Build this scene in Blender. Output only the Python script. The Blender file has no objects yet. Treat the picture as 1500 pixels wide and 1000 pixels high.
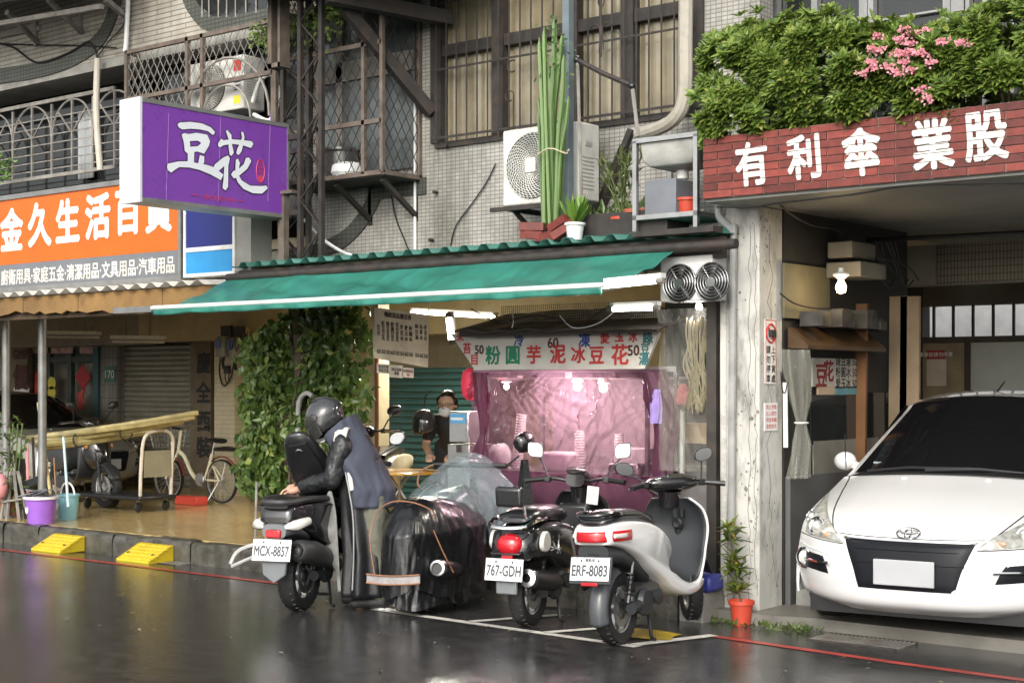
import bpy, bmesh, math, random
from mathutils import Vector, Matrix, Euler, noise
random.seed(11)
S = bpy.context.scene
COL = S.collection
R = math.radians
V = Vector
# ---------------------------------------------------------------- camera, world, sun, exposure
CAMZ, YAW, FPX, HOR = 1.6, R(38.7), 2200.0, 563.0
cd = bpy.data.cameras.new('camera'); cam = bpy.data.objects.new('camera', cd); COL.objects.link(cam)
cam.location = (0, 0, CAMZ); cam.rotation_euler = (R(90), 0, YAW)
cd.sensor_fit = 'HORIZONTAL'; cd.sensor_width = 36; cd.lens = 36 * FPX / 1500; cd.shift_y = (HOR - 500) / 1500
cd.clip_start = 0.1; cd.clip_end = 2000
S.camera = cam
SUN_EL, SUN_AZ = R(29), R(158)          # azimuth clockwise from +Y: behind the camera, a little to its right
W = bpy.data.worlds.new('World'); S.world = W; W.use_nodes = True
nt = W.node_tree; bg = nt.nodes['Background']
sky = nt.nodes.new('ShaderNodeTexSky'); sky.sky_type = 'NISHITA'; sky.sun_disc = False
sky.sun_elevation = SUN_EL; sky.sun_rotation = SUN_AZ; sky.dust_density = 4; sky.air_density = 1.2; sky.ozone_density = 1
hs = nt.nodes.new('ShaderNodeHueSaturation'); hs.inputs['Saturation'].default_value = 0.22
nt.links.new(sky.outputs[0], hs.inputs['Color']); nt.links.new(hs.outputs[0], bg.inputs['Color'])
bg.inputs['Strength'].default_value = 0.15
sl = bpy.data.lights.new('sun', 'SUN'); sl.energy = 0.5; sl.angle = R(10); sl.color = (1, .96, .88)
sun = bpy.data.objects.new('sun', sl); COL.objects.link(sun)
sun.location = (0, -5, 20); sun.rotation_euler = (R(90) - SUN_EL, 0, math.pi - SUN_AZ)
S.view_settings.view_transform = 'Standard'; S.view_settings.look = 'None'
S.view_settings.exposure = 0.88; S.view_settings.gamma = 1; S.view_settings.use_curve_mapping = False
S.render.engine = 'CYCLES'; S.cycles.use_denoising = True; S.cycles.max_bounces = 8
S.cycles.diffuse_bounces = 4; S.cycles.glossy_bounces = 4; S.cycles.transparent_max_bounces = 16
S.cycles.caustics_reflective = False; S.cycles.caustics_refractive = False; S.cycles.sample_clamp_indirect = 6

# ---------------------------------------------------------------- where a line of sight meets a real plane
def ray(px, py):
    u = (px - 750) / FPX; v = (HOR - py) / FPX
    s, c = math.sin(YAW), math.cos(YAW)
    return V((-s + c * u, c + s * u, v))
O3 = V((0, 0, CAMZ))
def AY(px, py, y): d = ray(px, py); return O3 + d * (y / d.y)
def AX(px, py, x): d = ray(px, py); return O3 + d * (x / d.x)
def AZ(px, py, z): d = ray(px, py); return O3 + d * ((z - CAMZ) / d.z)
def roadz(y): return 0.0 if y < 7 else (-.03 * (y - 7) if y < 9 else -.06)
def GR(px, py):
    d = ray(px, py); t = 1.39 / (-d.z - .03 * d.y); p = O3 + d * t
    return p if p.y > 7 else AZ(px, py, 0)

# ---------------------------------------------------------------- materials
MATS = {}
def mat(name, col, rough=.5, metal=0, var=.12, vs=6, bump=0, bs=40, coat=0, spec=.5, dirt=0, ds=2.5, dcol=(.05, .045, .04),
        alpha=1, trans=0, emit=0, ecol=None, streak=0, dmap=None):
    if name in MATS: return MATS[name]
    m = bpy.data.materials.new(name); m.use_nodes = True; n = m.node_tree; b = n.nodes['Principled BSDF']; L = n.links.new
    b.inputs['Roughness'].default_value = rough; b.inputs['Metallic'].default_value = metal
    b.inputs['Coat Weight'].default_value = coat; b.inputs['Coat Roughness'].default_value = .06
    b.inputs['Specular IOR Level'].default_value = spec
    b.inputs['Alpha'].default_value = alpha; b.inputs['Transmission Weight'].default_value = trans
    geo = n.nodes.new('ShaderNodeNewGeometry')
    c4 = (*col, 1); out = None
    if var:
        t = n.nodes.new('ShaderNodeTexNoise'); t.inputs['Scale'].default_value = vs; t.inputs['Detail'].default_value = 6
        L(geo.outputs['Position'], t.inputs['Vector'])
        r = n.nodes.new('ShaderNodeValToRGB'); e = r.color_ramp.elements
        e[0].position, e[1].position = .3, .7
        e[0].color = (*[x * (1 - var) for x in col], 1); e[1].color = (*[min(1, x * (1 + var)) for x in col], 1)
        L(t.outputs[0], r.inputs[0]); out = r.outputs[0]
        mr = n.nodes.new('ShaderNodeMapRange'); mr.inputs[3].default_value = max(.02, rough * .8); mr.inputs[4].default_value = min(1, rough * 1.25)
        L(t.outputs[0], mr.inputs[0]); L(mr.outputs[0], b.inputs['Roughness'])
    else: b.inputs['Base Color'].default_value = c4
    if dirt:
        t2 = n.nodes.new('ShaderNodeTexNoise'); t2.inputs['Scale'].default_value = ds; t2.inputs['Detail'].default_value = 8; t2.inputs['Roughness'].default_value = .7
        src = geo.outputs['Position']
        if streak or dmap:
            mp = n.nodes.new('ShaderNodeMapping'); mp.inputs['Scale'].default_value = dmap or (1, 1, streak); L(src, mp.inputs[0]); src = mp.outputs[0]
        L(src, t2.inputs['Vector'])
        r2 = n.nodes.new('ShaderNodeValToRGB'); e = r2.color_ramp.elements; e[0].position, e[1].position = .48, .72
        e[0].color = (0, 0, 0, 1); e[1].color = (dirt, dirt, dirt, 1); L(t2.outputs[0], r2.inputs[0])
        mx = n.nodes.new('ShaderNodeMix'); mx.data_type = 'RGBA'; L(r2.outputs[0], mx.inputs[0])
        if out: L(out, mx.inputs[6])
        else: mx.inputs[6].default_value = c4
        mx.inputs[7].default_value = (*dcol, 1); out = mx.outputs[2]
    if out: L(out, b.inputs['Base Color'])
    if emit:
        b.inputs['Emission Color'].default_value = (*(ecol or col), 1); b.inputs['Emission Strength'].default_value = emit
    if bump:
        t3 = n.nodes.new('ShaderNodeTexNoise'); t3.inputs['Scale'].default_value = bs; t3.inputs['Detail'].default_value = 4
        L(geo.outputs['Position'], t3.inputs['Vector'])
        bp = n.nodes.new('ShaderNodeBump'); bp.inputs['Strength'].default_value = bump; bp.inputs['Distance'].default_value = .01
        L(t3.outputs[0], bp.inputs['Height']); L(bp.outputs[0], b.inputs['Normal'])
    MATS[name] = m; return m

def tile_mat(name, c1, c2, mortar, bw, bh, msz=.004, offset=.0, rough=.5, axis='xz', grime=.55, gscale=(1.2, 1.2, .35)):
    """small wall tiles, too small to pick apart: brick texture on the wall's own coordinates, with weather stains"""
    m = bpy.data.materials.new(name); m.use_nodes = True; n = m.node_tree; b = n.nodes['Principled BSDF']; L = n.links.new
    geo = n.nodes.new('ShaderNodeNewGeometry'); sp = n.nodes.new('ShaderNodeSeparateXYZ'); L(geo.outputs['Position'], sp.inputs[0])
    ad = n.nodes.new('ShaderNodeMath'); ad.operation = 'ADD'
    cb = n.nodes.new('ShaderNodeCombineXYZ')
    if axis == 'xz': L(sp.outputs[0], ad.inputs[0]); L(sp.outputs[1], ad.inputs[1]); L(ad.outputs[0], cb.inputs[0]); L(sp.outputs[2], cb.inputs[1])
    else: L(sp.outputs[0], cb.inputs[0]); L(sp.outputs[1], cb.inputs[1])
    br = n.nodes.new('ShaderNodeTexBrick'); br.offset = offset; br.squash = 1
    L(cb.outputs[0], br.inputs['Vector'])
    br.inputs['Color1'].default_value = (*c1, 1); br.inputs['Color2'].default_value = (*c2, 1); br.inputs['Mortar'].default_value = (*mortar, 1)
    br.inputs['Scale'].default_value = 1; br.inputs['Mortar Size'].default_value = msz; br.inputs['Mortar Smooth'].default_value = .1
    br.inputs['Brick Width'].default_value = bw; br.inputs['Row Height'].default_value = bh; br.inputs['Bias'].default_value = 0
    mp = n.nodes.new('ShaderNodeMapping'); mp.inputs['Scale'].default_value = gscale; L(geo.outputs['Position'], mp.inputs[0])
    t = n.nodes.new('ShaderNodeTexNoise'); t.inputs['Scale'].default_value = 1.6; t.inputs['Detail'].default_value = 9; t.inputs['Roughness'].default_value = .68
    L(mp.outputs[0], t.inputs['Vector'])
    r = n.nodes.new('ShaderNodeValToRGB'); e = r.color_ramp.elements; e[0].position, e[1].position = .38, .72
    e[0].color = (1, 1, 1, 1); e[1].color = (1 - grime, 1 - grime, 1 - grime * 1.05, 1); L(t.outputs[0], r.inputs[0])
    mx = n.nodes.new('ShaderNodeMix'); mx.data_type = 'RGBA'; mx.blend_type = 'MULTIPLY'; mx.inputs[0].default_value = 1
    L(br.outputs['Color'], mx.inputs[6]); L(r.outputs[0], mx.inputs[7]); L(mx.outputs[2], b.inputs['Base Color'])
    b.inputs['Roughness'].default_value = rough
    bp = n.nodes.new('ShaderNodeBump'); bp.invert = True; bp.inputs['Strength'].default_value = .5; bp.inputs['Distance'].default_value = .004
    L(br.outputs['Fac'], bp.inputs['Height']); L(bp.outputs[0], b.inputs['Normal'])
    MATS[name] = m; return m

# ---------------------------------------------------------------- mesh builder
class MB:
    def __init__(s): s.bm = bmesh.new()
    def _add(s, verts, faces):
        vs = [s.bm.verts.new(v) for v in verts]
        for f in faces:
            try: s.bm.faces.new([vs[i] for i in f])
            except ValueError: pass
        return vs
    def box(s, c, d, rz=0, M=None):
        c = V(c); hx, hy, hz = d[0] / 2, d[1] / 2, d[2] / 2
        rot = M if M is not None else Matrix.Rotation(rz, 3, 'Z')
        vs = [c + rot @ V((x, y, z)) for x in (-hx, hx) for y in (-hy, hy) for z in (-hz, hz)]
        s._add(vs, [(0, 1, 3, 2), (4, 6, 7, 5), (0, 4, 5, 1), (2, 3, 7, 6), (0, 2, 6, 4), (1, 5, 7, 3)]); return s
    def b2(s, lo, hi):
        return s.box([(a + b) / 2 for a, b in zip(lo, hi)], [abs(b - a) for a, b in zip(lo, hi)])
    def bar(s, p, q, w, h=None, up=(0, 0, 1)):
        p, q = V(p), V(q); h = h or w; d = (q - p)
        if d.length < 1e-6: return s
        d = d.normalized(); u = V(up)
        if abs(d.dot(u)) > .98: u = V((0, 1, 0))
        a = d.cross(u).normalized(); b = a.cross(d)
        vs = [e + a * (i * w / 2) + b * (j * h / 2) for e in (p, q) for i, j in ((-1, -1), (1, -1), (1, 1), (-1, 1))]
        s._add(vs, [(3, 2, 1, 0), (4, 5, 6, 7), (0, 1, 5, 4), (1, 2, 6, 5), (2, 3, 7, 6), (3, 0, 4, 7)]); return s
    def tube(s, pts, r, n=6, cap=True, flat=1):
        pts = [V(p) for p in pts]; rr = r if isinstance(r, (list, tuple)) else [r] * len(pts)
        rings = []; a = None
        for i, p in enumerate(pts):
            d = (pts[min(i + 1, len(pts) - 1)] - pts[max(i - 1, 0)])
            d = d.normalized() if d.length > 1e-9 else V((0, 0, 1))
            if a is None:
                a = d.cross(V((0, 0, 1)) if abs(d.z) < .9 else V((0, 1, 0))).normalized()
            a = (a - d * a.dot(d)).normalized(); b = d.cross(a)
            rings.append([p + (a * math.cos(2 * math.pi * k / n) + b * (math.sin(2 * math.pi * k / n) * flat)) * rr[i] for k in range(n)])
        return s.loft(rings, cap)
    def loft(s, rings, cap=True, closed=True):
        n = len(rings[0]); vs = [v for r in rings for v in r]; f = []
        for i in range(len(rings) - 1):
            for k in range(n if closed else n - 1):
                k2 = (k + 1) % n; f.append((i * n + k, i * n + k2, (i + 1) * n + k2, (i + 1) * n + k))
        if cap: f.append(tuple(range(n - 1, -1, -1))); f.append(tuple(range((len(rings) - 1) * n, len(rings) * n)))
        s._add(vs, f); return s
    def cyl(s, p, q, r, r2=None, n=16): return s.tube([p, q], [r, r if r2 is None else r2], n)
    def lathe(s, prof, o=(0, 0, 0), axis=(0, 0, 1), n=20, sx=1, sy=1, cap=False):
        ax = V(axis).normalized(); a = ax.cross(V((0, 0, 1)) if abs(ax.z) < .9 else V((1, 0, 0))).normalized(); b = ax.cross(a); o = V(o)
        rings = [[o + ax * z + (a * math.cos(2 * math.pi * k / n) * sx + b * math.sin(2 * math.pi * k / n) * sy) * max(r, 1e-4) for k in range(n)] for r, z in prof]
        return s.loft(rings, cap)
    def ball(s, c, r, n=12, m=8):
        rx, ry, rz = (r, r, r) if not isinstance(r, (tuple, list)) else r; c = V(c)
        rings = []
        for i in range(m + 1):
            t = math.pi * i / m; q = max(math.sin(t), 1e-3)
            rings.append([c + V((rx * q * math.cos(2 * math.pi * k / n), ry * q * math.sin(2 * math.pi * k / n), -rz * math.cos(t))) for k in range(n)])
        return s.loft(rings, True)
    def prism(s, poly, d0, d1, o=(0, 0, 0), ex=(1, 0, 0), ey=(0, 0, 1)):
        """polygon in the (ex, ey) plane, extruded along ex x ey from d0 to d1"""
        o, ex, ey = V(o), V(ex), V(ey); ez = ex.cross(ey).normalized()
        return s.loft([[o + ex * a + ey * b + ez * d for a, b in poly] for d in (d0, d1)], True)
    def grid(s, fn, nu, nv):
        vs = [V(fn(i / nu, j / nv)) for i in range(nu + 1) for j in range(nv + 1)]
        f = [(i * (nv + 1) + j, (i + 1) * (nv + 1) + j, (i + 1) * (nv + 1) + j + 1, i * (nv + 1) + j + 1) for i in range(nu) for j in range(nv)]
        s._add(vs, f); return s
    def face(s, *pts): s._add([V(p) for p in pts], [tuple(range(len(pts)))]); return s
    def add_mesh(s, me, M):
        vs = [M @ v.co for v in me.vertices]; s._add(vs, [tuple(p.vertices) for p in me.polygons]); return s
    def mesh(s, name, m, ang=35, M=None):
        me = bpy.data.meshes.new(name)
        if M is not None: bmesh.ops.transform(s.bm, matrix=M, verts=s.bm.verts)
        bmesh.ops.recalc_face_normals(s.bm, faces=s.bm.faces)
        s.bm.to_mesh(me); s.bm.free()
        me.polygons.foreach_set('use_smooth', [True] * len(me.polygons)); me.set_sharp_from_angle(angle=R(ang))
        if m: me.materials.append(m)
        return me
    def build(s, name, m, parent=None, world=False, bevel=0, ang=35, solid=0, sub=0, seg=2):
        M = wm(parent).inverted() if (world and parent) else None
        o = bpy.data.objects.new(name, s.mesh(name, m, ang, M)); COL.objects.link(o); o.parent = parent
        if solid: d = o.modifiers.new('thickness', 'SOLIDIFY'); d.thickness = solid; d.offset = 0
        if sub: d = o.modifiers.new('smooth', 'SUBSURF'); d.levels = d.render_levels = sub
        if bevel:
            d = o.modifiers.new('edges', 'BEVEL'); d.width = bevel; d.segments = seg; d.limit_method = 'ANGLE'; d.angle_limit = R(40); d.harden_normals = False
        return o
def wm(o):
    m = Matrix.Identity(4)
    while o is not None: m = Matrix.LocRotScale(o.location, o.rotation_euler, o.scale) @ m; o = o.parent
    return m
def tag(o, label=None, cat=None, group=None, kind=None):
    for k, v in (('label', label), ('category', cat), ('group', group), ('kind', kind)):
        if v: o[k] = v
    return o
def T(name, label, cat, loc=(0, 0, 0), rz=0, group=None):
    o = bpy.data.objects.new(name, None); COL.objects.link(o); o.empty_display_size = .1
    o.location = loc; o.rotation_euler = (0, 0, rz); return tag(o, label, cat, group)
def copy_tree(o, parent=None):
    c = o.copy(); COL.objects.link(c); c.parent = parent
    for ch in list(o.children): copy_tree(ch, c)
    return c
def piece(name, me, parent, loc=(0, 0, 0), rot=(0, 0, 0), sc=(1, 1, 1)):
    o = bpy.data.objects.new(name, me); COL.objects.link(o); o.parent = parent
    o.location = loc; o.rotation_euler = rot; o.scale = sc; return o
_tc = {}
def text_me(body, bold=0, ext=0, spacing=1.0, line=1.0, align='CENTER', res=3):
    c = bpy.data.curves.new('t', 'FONT'); c.body = body; c.align_x = align; c.align_y = 'CENTER'; c.extrude = ext
    c.space_character = spacing; c.space_line = line; c.resolution_u = res
    o = bpy.data.objects.new('t', c); COL.objects.link(o); bpy.context.view_layer.update()
    me = bpy.data.meshes.new_from_object(o.evaluated_get(bpy.context.evaluated_depsgraph_get()))
    bpy.data.objects.remove(o)
    if bold:                                   # a heavier hand: the glyph repeated round itself, each layer a hair in front
        b = MB(); k = 6
        for i in range(k + 1):
            a = 2 * math.pi * i / k; r_ = 0 if i == k else bold
            b.add_mesh(me, Matrix.Translation((r_ * math.cos(a), r_ * math.sin(a), .0006 * i)))
        b.bm.to_mesh(me); b.bm.free()
    return me
def txt(mb, body, pos, right, up, size, w=1, h=1, **k):
    """add flat lettering to a builder: pos = centre, right/up = directions on the sign, w/h stretch"""
    me = text_me(body, **k); r, u = V(right).normalized(), V(up).normalized(); n = r.cross(u)
    xs = [v.co.x for v in me.vertices]; ys = [v.co.y for v in me.vertices]
    if not xs: return mb
    cx, cy = (min(xs) + max(xs)) / 2, (min(ys) + max(ys)) / 2
    M = Matrix(((*(r * size * w), 0), (*(u * size * h), 0), (*(n * size), 0), (0, 0, 0, 1))).transposed()
    M = Matrix.Translation(V(pos)) @ M @ Matrix.Translation((-cx, -cy, 0))
    mb.add_mesh(me, M); bpy.data.meshes.remove(me); return mb
def lerp(a, b, t): return a + (b - a) * t
def arc(c, r, a0, a1, n, ex=(1, 0, 0), ey=(0, 0, 1)):
    c, ex, ey = V(c), V(ex), V(ey)
    return [c + ex * (r * math.cos(R(lerp(a0, a1, i / n)))) + ey * (r * math.sin(R(lerp(a0, a1, i / n)))) for i in range(n + 1)]
def smooth_path(pts, k=4):
    pts = [V(p) for p in pts]; out = []
    for i in range(len(pts) - 1):
        p0, p1, p2, p3 = pts[max(i - 1, 0)], pts[i], pts[i + 1], pts[min(i + 2, len(pts) - 1)]
        for j in range(k):
            t = j / k
            out.append(.5 * ((2 * p1) + (p2 - p0) * t + (2 * p0 - 5 * p1 + 4 * p2 - p3) * t * t + (3 * p1 - p0 - 3 * p2 + p3) * t ** 3))
    return out + [pts[-1]]

def leaf_mat(name, c1, c2, rough=.4, trans=.3, c3=None):
    if name in MATS: return MATS[name]
    m = bpy.data.materials.new(name); m.use_nodes = True; n = m.node_tree; b = n.nodes['Principled BSDF']; L = n.links.new
    g = n.nodes.new('ShaderNodeNewGeometry'); r = n.nodes.new('ShaderNodeValToRGB'); e = r.color_ramp.elements
    e[0].color = (*c1, 1); e[1].color = (*c2, 1)
    if c3: k = r.color_ramp.elements.new(.93); k.color = (*c2, 1); e[len(e) - 1].color = (*c3, 1)
    oi = n.nodes.new('ShaderNodeObjectInfo'); ad = n.nodes.new('ShaderNodeMath'); ad.operation = 'ADD'; fr = n.nodes.new('ShaderNodeMath'); fr.operation = 'FRACT'
    L(g.outputs['Random Per Island'], ad.inputs[0]); L(oi.outputs['Random'], ad.inputs[1]); L(ad.outputs[0], fr.inputs[0]); L(fr.outputs[0], r.inputs[0])
    L(r.outputs[0], b.inputs['Base Color']); b.inputs['Roughness'].default_value = rough
    t = n.nodes.new('ShaderNodeBsdfTranslucent'); L(r.outputs[0], t.inputs[0]); mx = n.nodes.new('ShaderNodeMixShader'); mx.inputs[0].default_value = trans
    L(b.outputs[0], mx.inputs[1]); L(t.outputs[0], mx.inputs[2]); L(mx.outputs[0], n.nodes['Material Output'].inputs[0]); MATS[name] = m; return m
def rdir(up=0.0):
    v = V((random.gauss(0, 1), random.gauss(0, 1), random.gauss(0, 1) + up)); return v.normalized()
def leaves_me(name, items, m):
    """items: (base, direction, normal, length, width): folded pointed leaves"""
    vs, fs = [], []
    for p, d, nn, l, w in items:
        s = d.cross(nn)
        if s.length < 1e-4: s = d.orthogonal()
        s = s.normalized() * w / 2; u = s.cross(d).normalized(); k = len(vs)
        vs += [p, p + d * l * .38 + s + u * w * .14, p + d * l * .45 - u * w * .08, p + d * l * .38 - s + u * w * .14, p + d * l * .75 + s * .62 - u * w * .02, p + d * l - u * w * .35, p + d * l * .75 - s * .62 - u * w * .02]
        fs += [(k, k + 1, k + 2), (k, k + 2, k + 3), (k + 1, k + 4, k + 5, k + 2), (k + 2, k + 5, k + 6, k + 3)]
    me = bpy.data.meshes.new(name); me.from_pydata(vs, [], fs); me.materials.append(m); return me
def leaves(name, items, m, parent=None, kind='stuff', world=True):
    me = leaves_me(name, items, m)
    if parent and world: me.transform(wm(parent).inverted())
    o = bpy.data.objects.new(name, me); COL.objects.link(o); o.parent = parent
    if kind: o['kind'] = kind
    return o
def rosette(p, ax, n, l, w, spread=.9):
    out = []; a = ax.orthogonal().normalized(); b = ax.cross(a); ph = random.random() * 6
    for k in range(n):
        t = ph + k * 2.4; d = (ax * random.uniform(.25, 1.0) + (a * math.cos(t) + b * math.sin(t)) * spread).normalized()
        out.append((p, d, ax, l * random.uniform(.7, 1.15), w * random.uniform(.8, 1.1)))
    return out
# ---------------------------------------------------------------- shared materials
def road_mat():
    m = bpy.data.materials.new('wet_asphalt'); m.use_nodes = True; n = m.node_tree; b = n.nodes['Principled BSDF']; L = n.links.new
    g = n.nodes.new('ShaderNodeNewGeometry')
    def noise_(sc, det, rg=.5):
        t = n.nodes.new('ShaderNodeTexNoise'); t.inputs['Scale'].default_value = sc; t.inputs['Detail'].default_value = det; t.inputs['Roughness'].default_value = rg
        L(g.outputs['Position'], t.inputs['Vector']); return t.outputs[0]
    big = noise_(.8, 7, .6); mid = noise_(9, 6); fine = noise_(65, 6, .75)
    r = n.nodes.new('ShaderNodeValToRGB'); e = r.color_ramp.elements; e[0].position, e[1].position = .35, .68
    e[0].color = (.027, .027, .027, 1); e[1].color = (.058, .057, .056, 1); L(mid, r.inputs[0]); L(r.outputs[0], b.inputs['Base Color'])
    mr = n.nodes.new('ShaderNodeMapRange'); mr.inputs[1].default_value = .38; mr.inputs[2].default_value = .64; mr.inputs[3].default_value = .015; mr.inputs[4].default_value = .085
    L(big, mr.inputs[0])
    ma = n.nodes.new('ShaderNodeMath'); ma.operation = 'MULTIPLY_ADD'; ma.inputs[1].default_value = .06; L(mid, ma.inputs[0]); L(mr.outputs[0], ma.inputs[2])
    L(ma.outputs[0], b.inputs['Roughness'])
    mr2 = n.nodes.new('ShaderNodeMapRange'); mr2.inputs[1].default_value = .36; mr2.inputs[2].default_value = .62; mr2.inputs[3].default_value = .08; mr2.inputs[4].default_value = .3
    L(big, mr2.inputs[0])
    b1 = n.nodes.new('ShaderNodeBump'); b1.inputs['Distance'].default_value = .004; L(fine, b1.inputs['Height']); L(mr2.outputs[0], b1.inputs['Strength'])
    rip = noise_(34, 4, .6)
    b2 = n.nodes.new('ShaderNodeBump'); b2.inputs['Strength'].default_value = .2; b2.inputs['Distance'].default_value = .01; L(rip, b2.inputs['Height']); L(b1.outputs[0], b2.inputs['Normal'])
    L(b2.outputs[0], b.inputs['Normal']); b.inputs['Specular IOR Level'].default_value = .75
    return m
M_road = road_mat()
M_black = mat('black_plastic', (.012, .012, .013), .35, var=.2)
M_dark = mat('dark_iron', (.03, .026, .023), .6, var=.35, vs=12, dirt=.5, dcol=(.07, .035, .02), ds=6)
M_iron = mat('brown_iron', (.13, .105, .085), .6, var=.35, vs=10, dirt=.5, dcol=(.12, .055, .025), ds=8)
M_greyiron = mat('weathered_grey_iron', (.25, .235, .21), .55, var=.3, vs=9, dirt=.5, dcol=(.1, .06, .04), ds=6)
M_white = mat('white_paint', (.72, .72, .7), .45, var=.06, dirt=.25, ds=4)
M_steel = mat('steel', (.55, .55, .54), .32, 1, var=.12, dirt=.3, ds=5, dcol=(.2, .18, .15))
M_conc = mat('concrete', (.3, .29, .26), .75, var=.22, vs=5, dirt=.55, ds=2, bump=.35, bs=60)
M_cream = mat('cream_paint', (.46, .41, .29), .6, var=.08, dirt=.3, ds=2.4)
M_rubber = mat('rubber', (.015, .015, .015), .55, var=.2, bump=.2, bs=120)
M_yellow = mat('yellow_floor', (.46, .34, .15), .13, var=.25, vs=14, dirt=.45, ds=2.2, dcol=(.2, .14, .06), bump=.12, bs=90, spec=.6)
M_whiteline = mat('road_paint', (.66, .64, .58), .35, var=.12, vs=20, dirt=.6, ds=7)
M_redline = mat('red_road_paint', (.42, .05, .04), .35, var=.25, vs=12, dirt=.6, ds=6, dcol=(.04, .03, .03))
M_wood = mat('weathered_plywood', (.25, .145, .05), .7, var=.3, vs=6, dirt=.75, ds=3, dcol=(.05, .03, .02), bump=.3, bs=30)
M_glassdark = mat('dark_window_glass', (.02, .022, .022), .06, var=.1, spec=.7)
M_silvergrey = mat('aluminium_frame', (.32, .32, .31), .4, .6, var=.1, dirt=.35)
M_red = mat('red_plastic', (.55, .06, .04), .45, var=.1)
M_chrome = mat('chrome', (.8, .8, .8), .08, 1, var=0)
M_cable = mat('black_cable', (.015, .014, .013), .5, var=.2)
M_lampwarm = mat('tube_light', (1, .95, .85), .5, var=0, emit=9, ecol=(1, .95, .84))

# ---------------------------------------------------------------- ground
mb = MB(); ys = [-150, -30, -6, 0, 4, 7, 9, 30, 150]; xs = [-200, -60, -30, -20, -12, -8, -4, 0, 8, 30, 200]
for i in range(len(xs) - 1):
    for j in range(len(ys) - 1):
        q = [(xs[i], ys[j]), (xs[i + 1], ys[j]), (xs[i + 1], ys[j + 1]), (xs[i], ys[j + 1])]
        mb.face(*[(x, y, roadz(y)) for x, y in q])
bmesh.ops.remove_doubles(mb.bm, verts=mb.bm.verts, dist=.001)
tag(mb.build('road', M_road), kind='structure')
def strip(name, pts, w, m, lift=.004, jag=0):
    mb = MB(); pts = [V((p[0], p[1], 0)) for p in pts]
    for a, b in zip(pts, pts[1:]):
        d = (b - a).normalized(); s = V((-d.y, d.x, 0)) * (w / 2); k = max(1, int((b - a).length / .35)); q = []
        for i in range(k + 1):
            p = a.lerp(b, i / k); j1, j2 = random.uniform(-jag, jag), random.uniform(-jag, jag)
            q.append((p + s * (1 + j1), p - s * (1 + j2)))
        for (a1, a2), (b1, b2) in zip(q, q[1:]):
            mb.face(*[(v.x, v.y, roadz(v.y) + lift) for v in (a1, a2, b2, b1)])
    return tag(mb.build(name, m), kind='structure')
strip('red_kerb_line', [(-45, 8.5), (-9.2, 8.48)], .085, M_redline, jag=.12)
strip('red_kerb_line', [GR(1040, 931), GR(1330, 973), GR(1600, 1010)], .085, M_redline, jag=.12)
A_, B_, C_ = GR(548, 892), GR(925, 946), GR(1046, 931)
strip('parking_line', [A_, B_ + (B_ - A_).normalized() * .05], .09, M_whiteline, jag=.05)
strip('parking_line', [B_ + V((.0, .035, 0)), C_], .09, M_whiteline, .008, jag=.05)
strip('parking_line', [GR(690, 911), GR(690, 911) + V((.28, .98, 0)) * .75], .08, M_whiteline, .008, jag=.05)
strip('parking_line', [GR(800, 927), GR(800, 927) + V((.3, .95, 0)) * .75], .08, M_whiteline, .008, jag=.05)
mb = MB(); c = GR(905, 930) + V((.12, .1, 0))
mb.face(*[(c.x + r_ * math.cos(a), c.y + .8 * r_ * math.sin(a), roadz(c.y + .8 * r_ * math.sin(a)) + .0125) for a, r_ in [(i * .42, random.uniform(.22, .34)) for i in range(15)]])
tag(mb.build('yellow_paint_patch', mat('yellow_road_paint', (.5, .36, .02), .3, var=.3, vs=15, dirt=.7, ds=8)), kind='structure')
its_ = []
for k in range(520):                       # grit, twigs and leaves; the smallest pale bits stand in for raindrop glints
    x, y = random.uniform(-13, -1), random.triangular(4.5, 9.0, 8.6); s_ = random.choice((.005, .005, .006, .008, .012, .02)); its_.append((V((x, y, roadz(y) + .006)), V((random.gauss(0, 1), random.gauss(0, 1), .1)).normalized(), V((0, 0, 1)), s_ * 2, s_))
leaves('road_litter_and_glints', its_, leaf_mat('litter', (.06, .05, .035), (.3, .25, .16), .6, .0)); tag(bpy.data.objects['road_litter_and_glints'], 'grit, fallen leaves and painted glint specks scattered on the wet road', 'litter')
# raised arcade floor with its kerb of dark stones
mb = MB(); mb.b2((-40, 9.13, -.1), (-5.56, 14.6, .15)); tag(mb.build('arcade_floor', M_yellow), kind='structure')
tag(MB().b2((-5.7, 8.99, -.1), (-5.5, 9.285, .152)).build('kerb_end', M_conc, bevel=.015), kind='structure')
ks = []
for L_ in (.55, .7, .62):
    b = MB()
    def ksf(u, v):
        prof_ = [(.075, .12), (.0, .122), (-.055, .115), (-.072, .09), (-.078, .0), (-.08, -.12)]; i_ = min(4, int(v * 5)); t_ = v * 5 - i_; y_, z_ = lerp(prof_[i_][0], prof_[i_ + 1][0], t_), lerp(prof_[i_][1], prof_[i_ + 1][1], t_); n_ = noise.noise((u * 5 + L_ * 30, v * 4, 1)) * .014
        return (lerp(-L_ / 2, L_ / 2, u) * .992, y_ - n_, z_ + n_ * .6)
    b.grid(ksf, 14, 10); b.box((0, .01, -.01), (L_ * .98, .1, .2)); ks.append((L_, b.mesh('kerb_stone', mat('kerb_granite', (.075, .07, .058), .3, var=.5, vs=7, dirt=.7, ds=4, dcol=(.025, .028, .018), bump=.9, bs=16))))
kroot = T('kerb', None, None); kroot['kind'] = 'structure'; x = -34.0; i = 0
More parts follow.
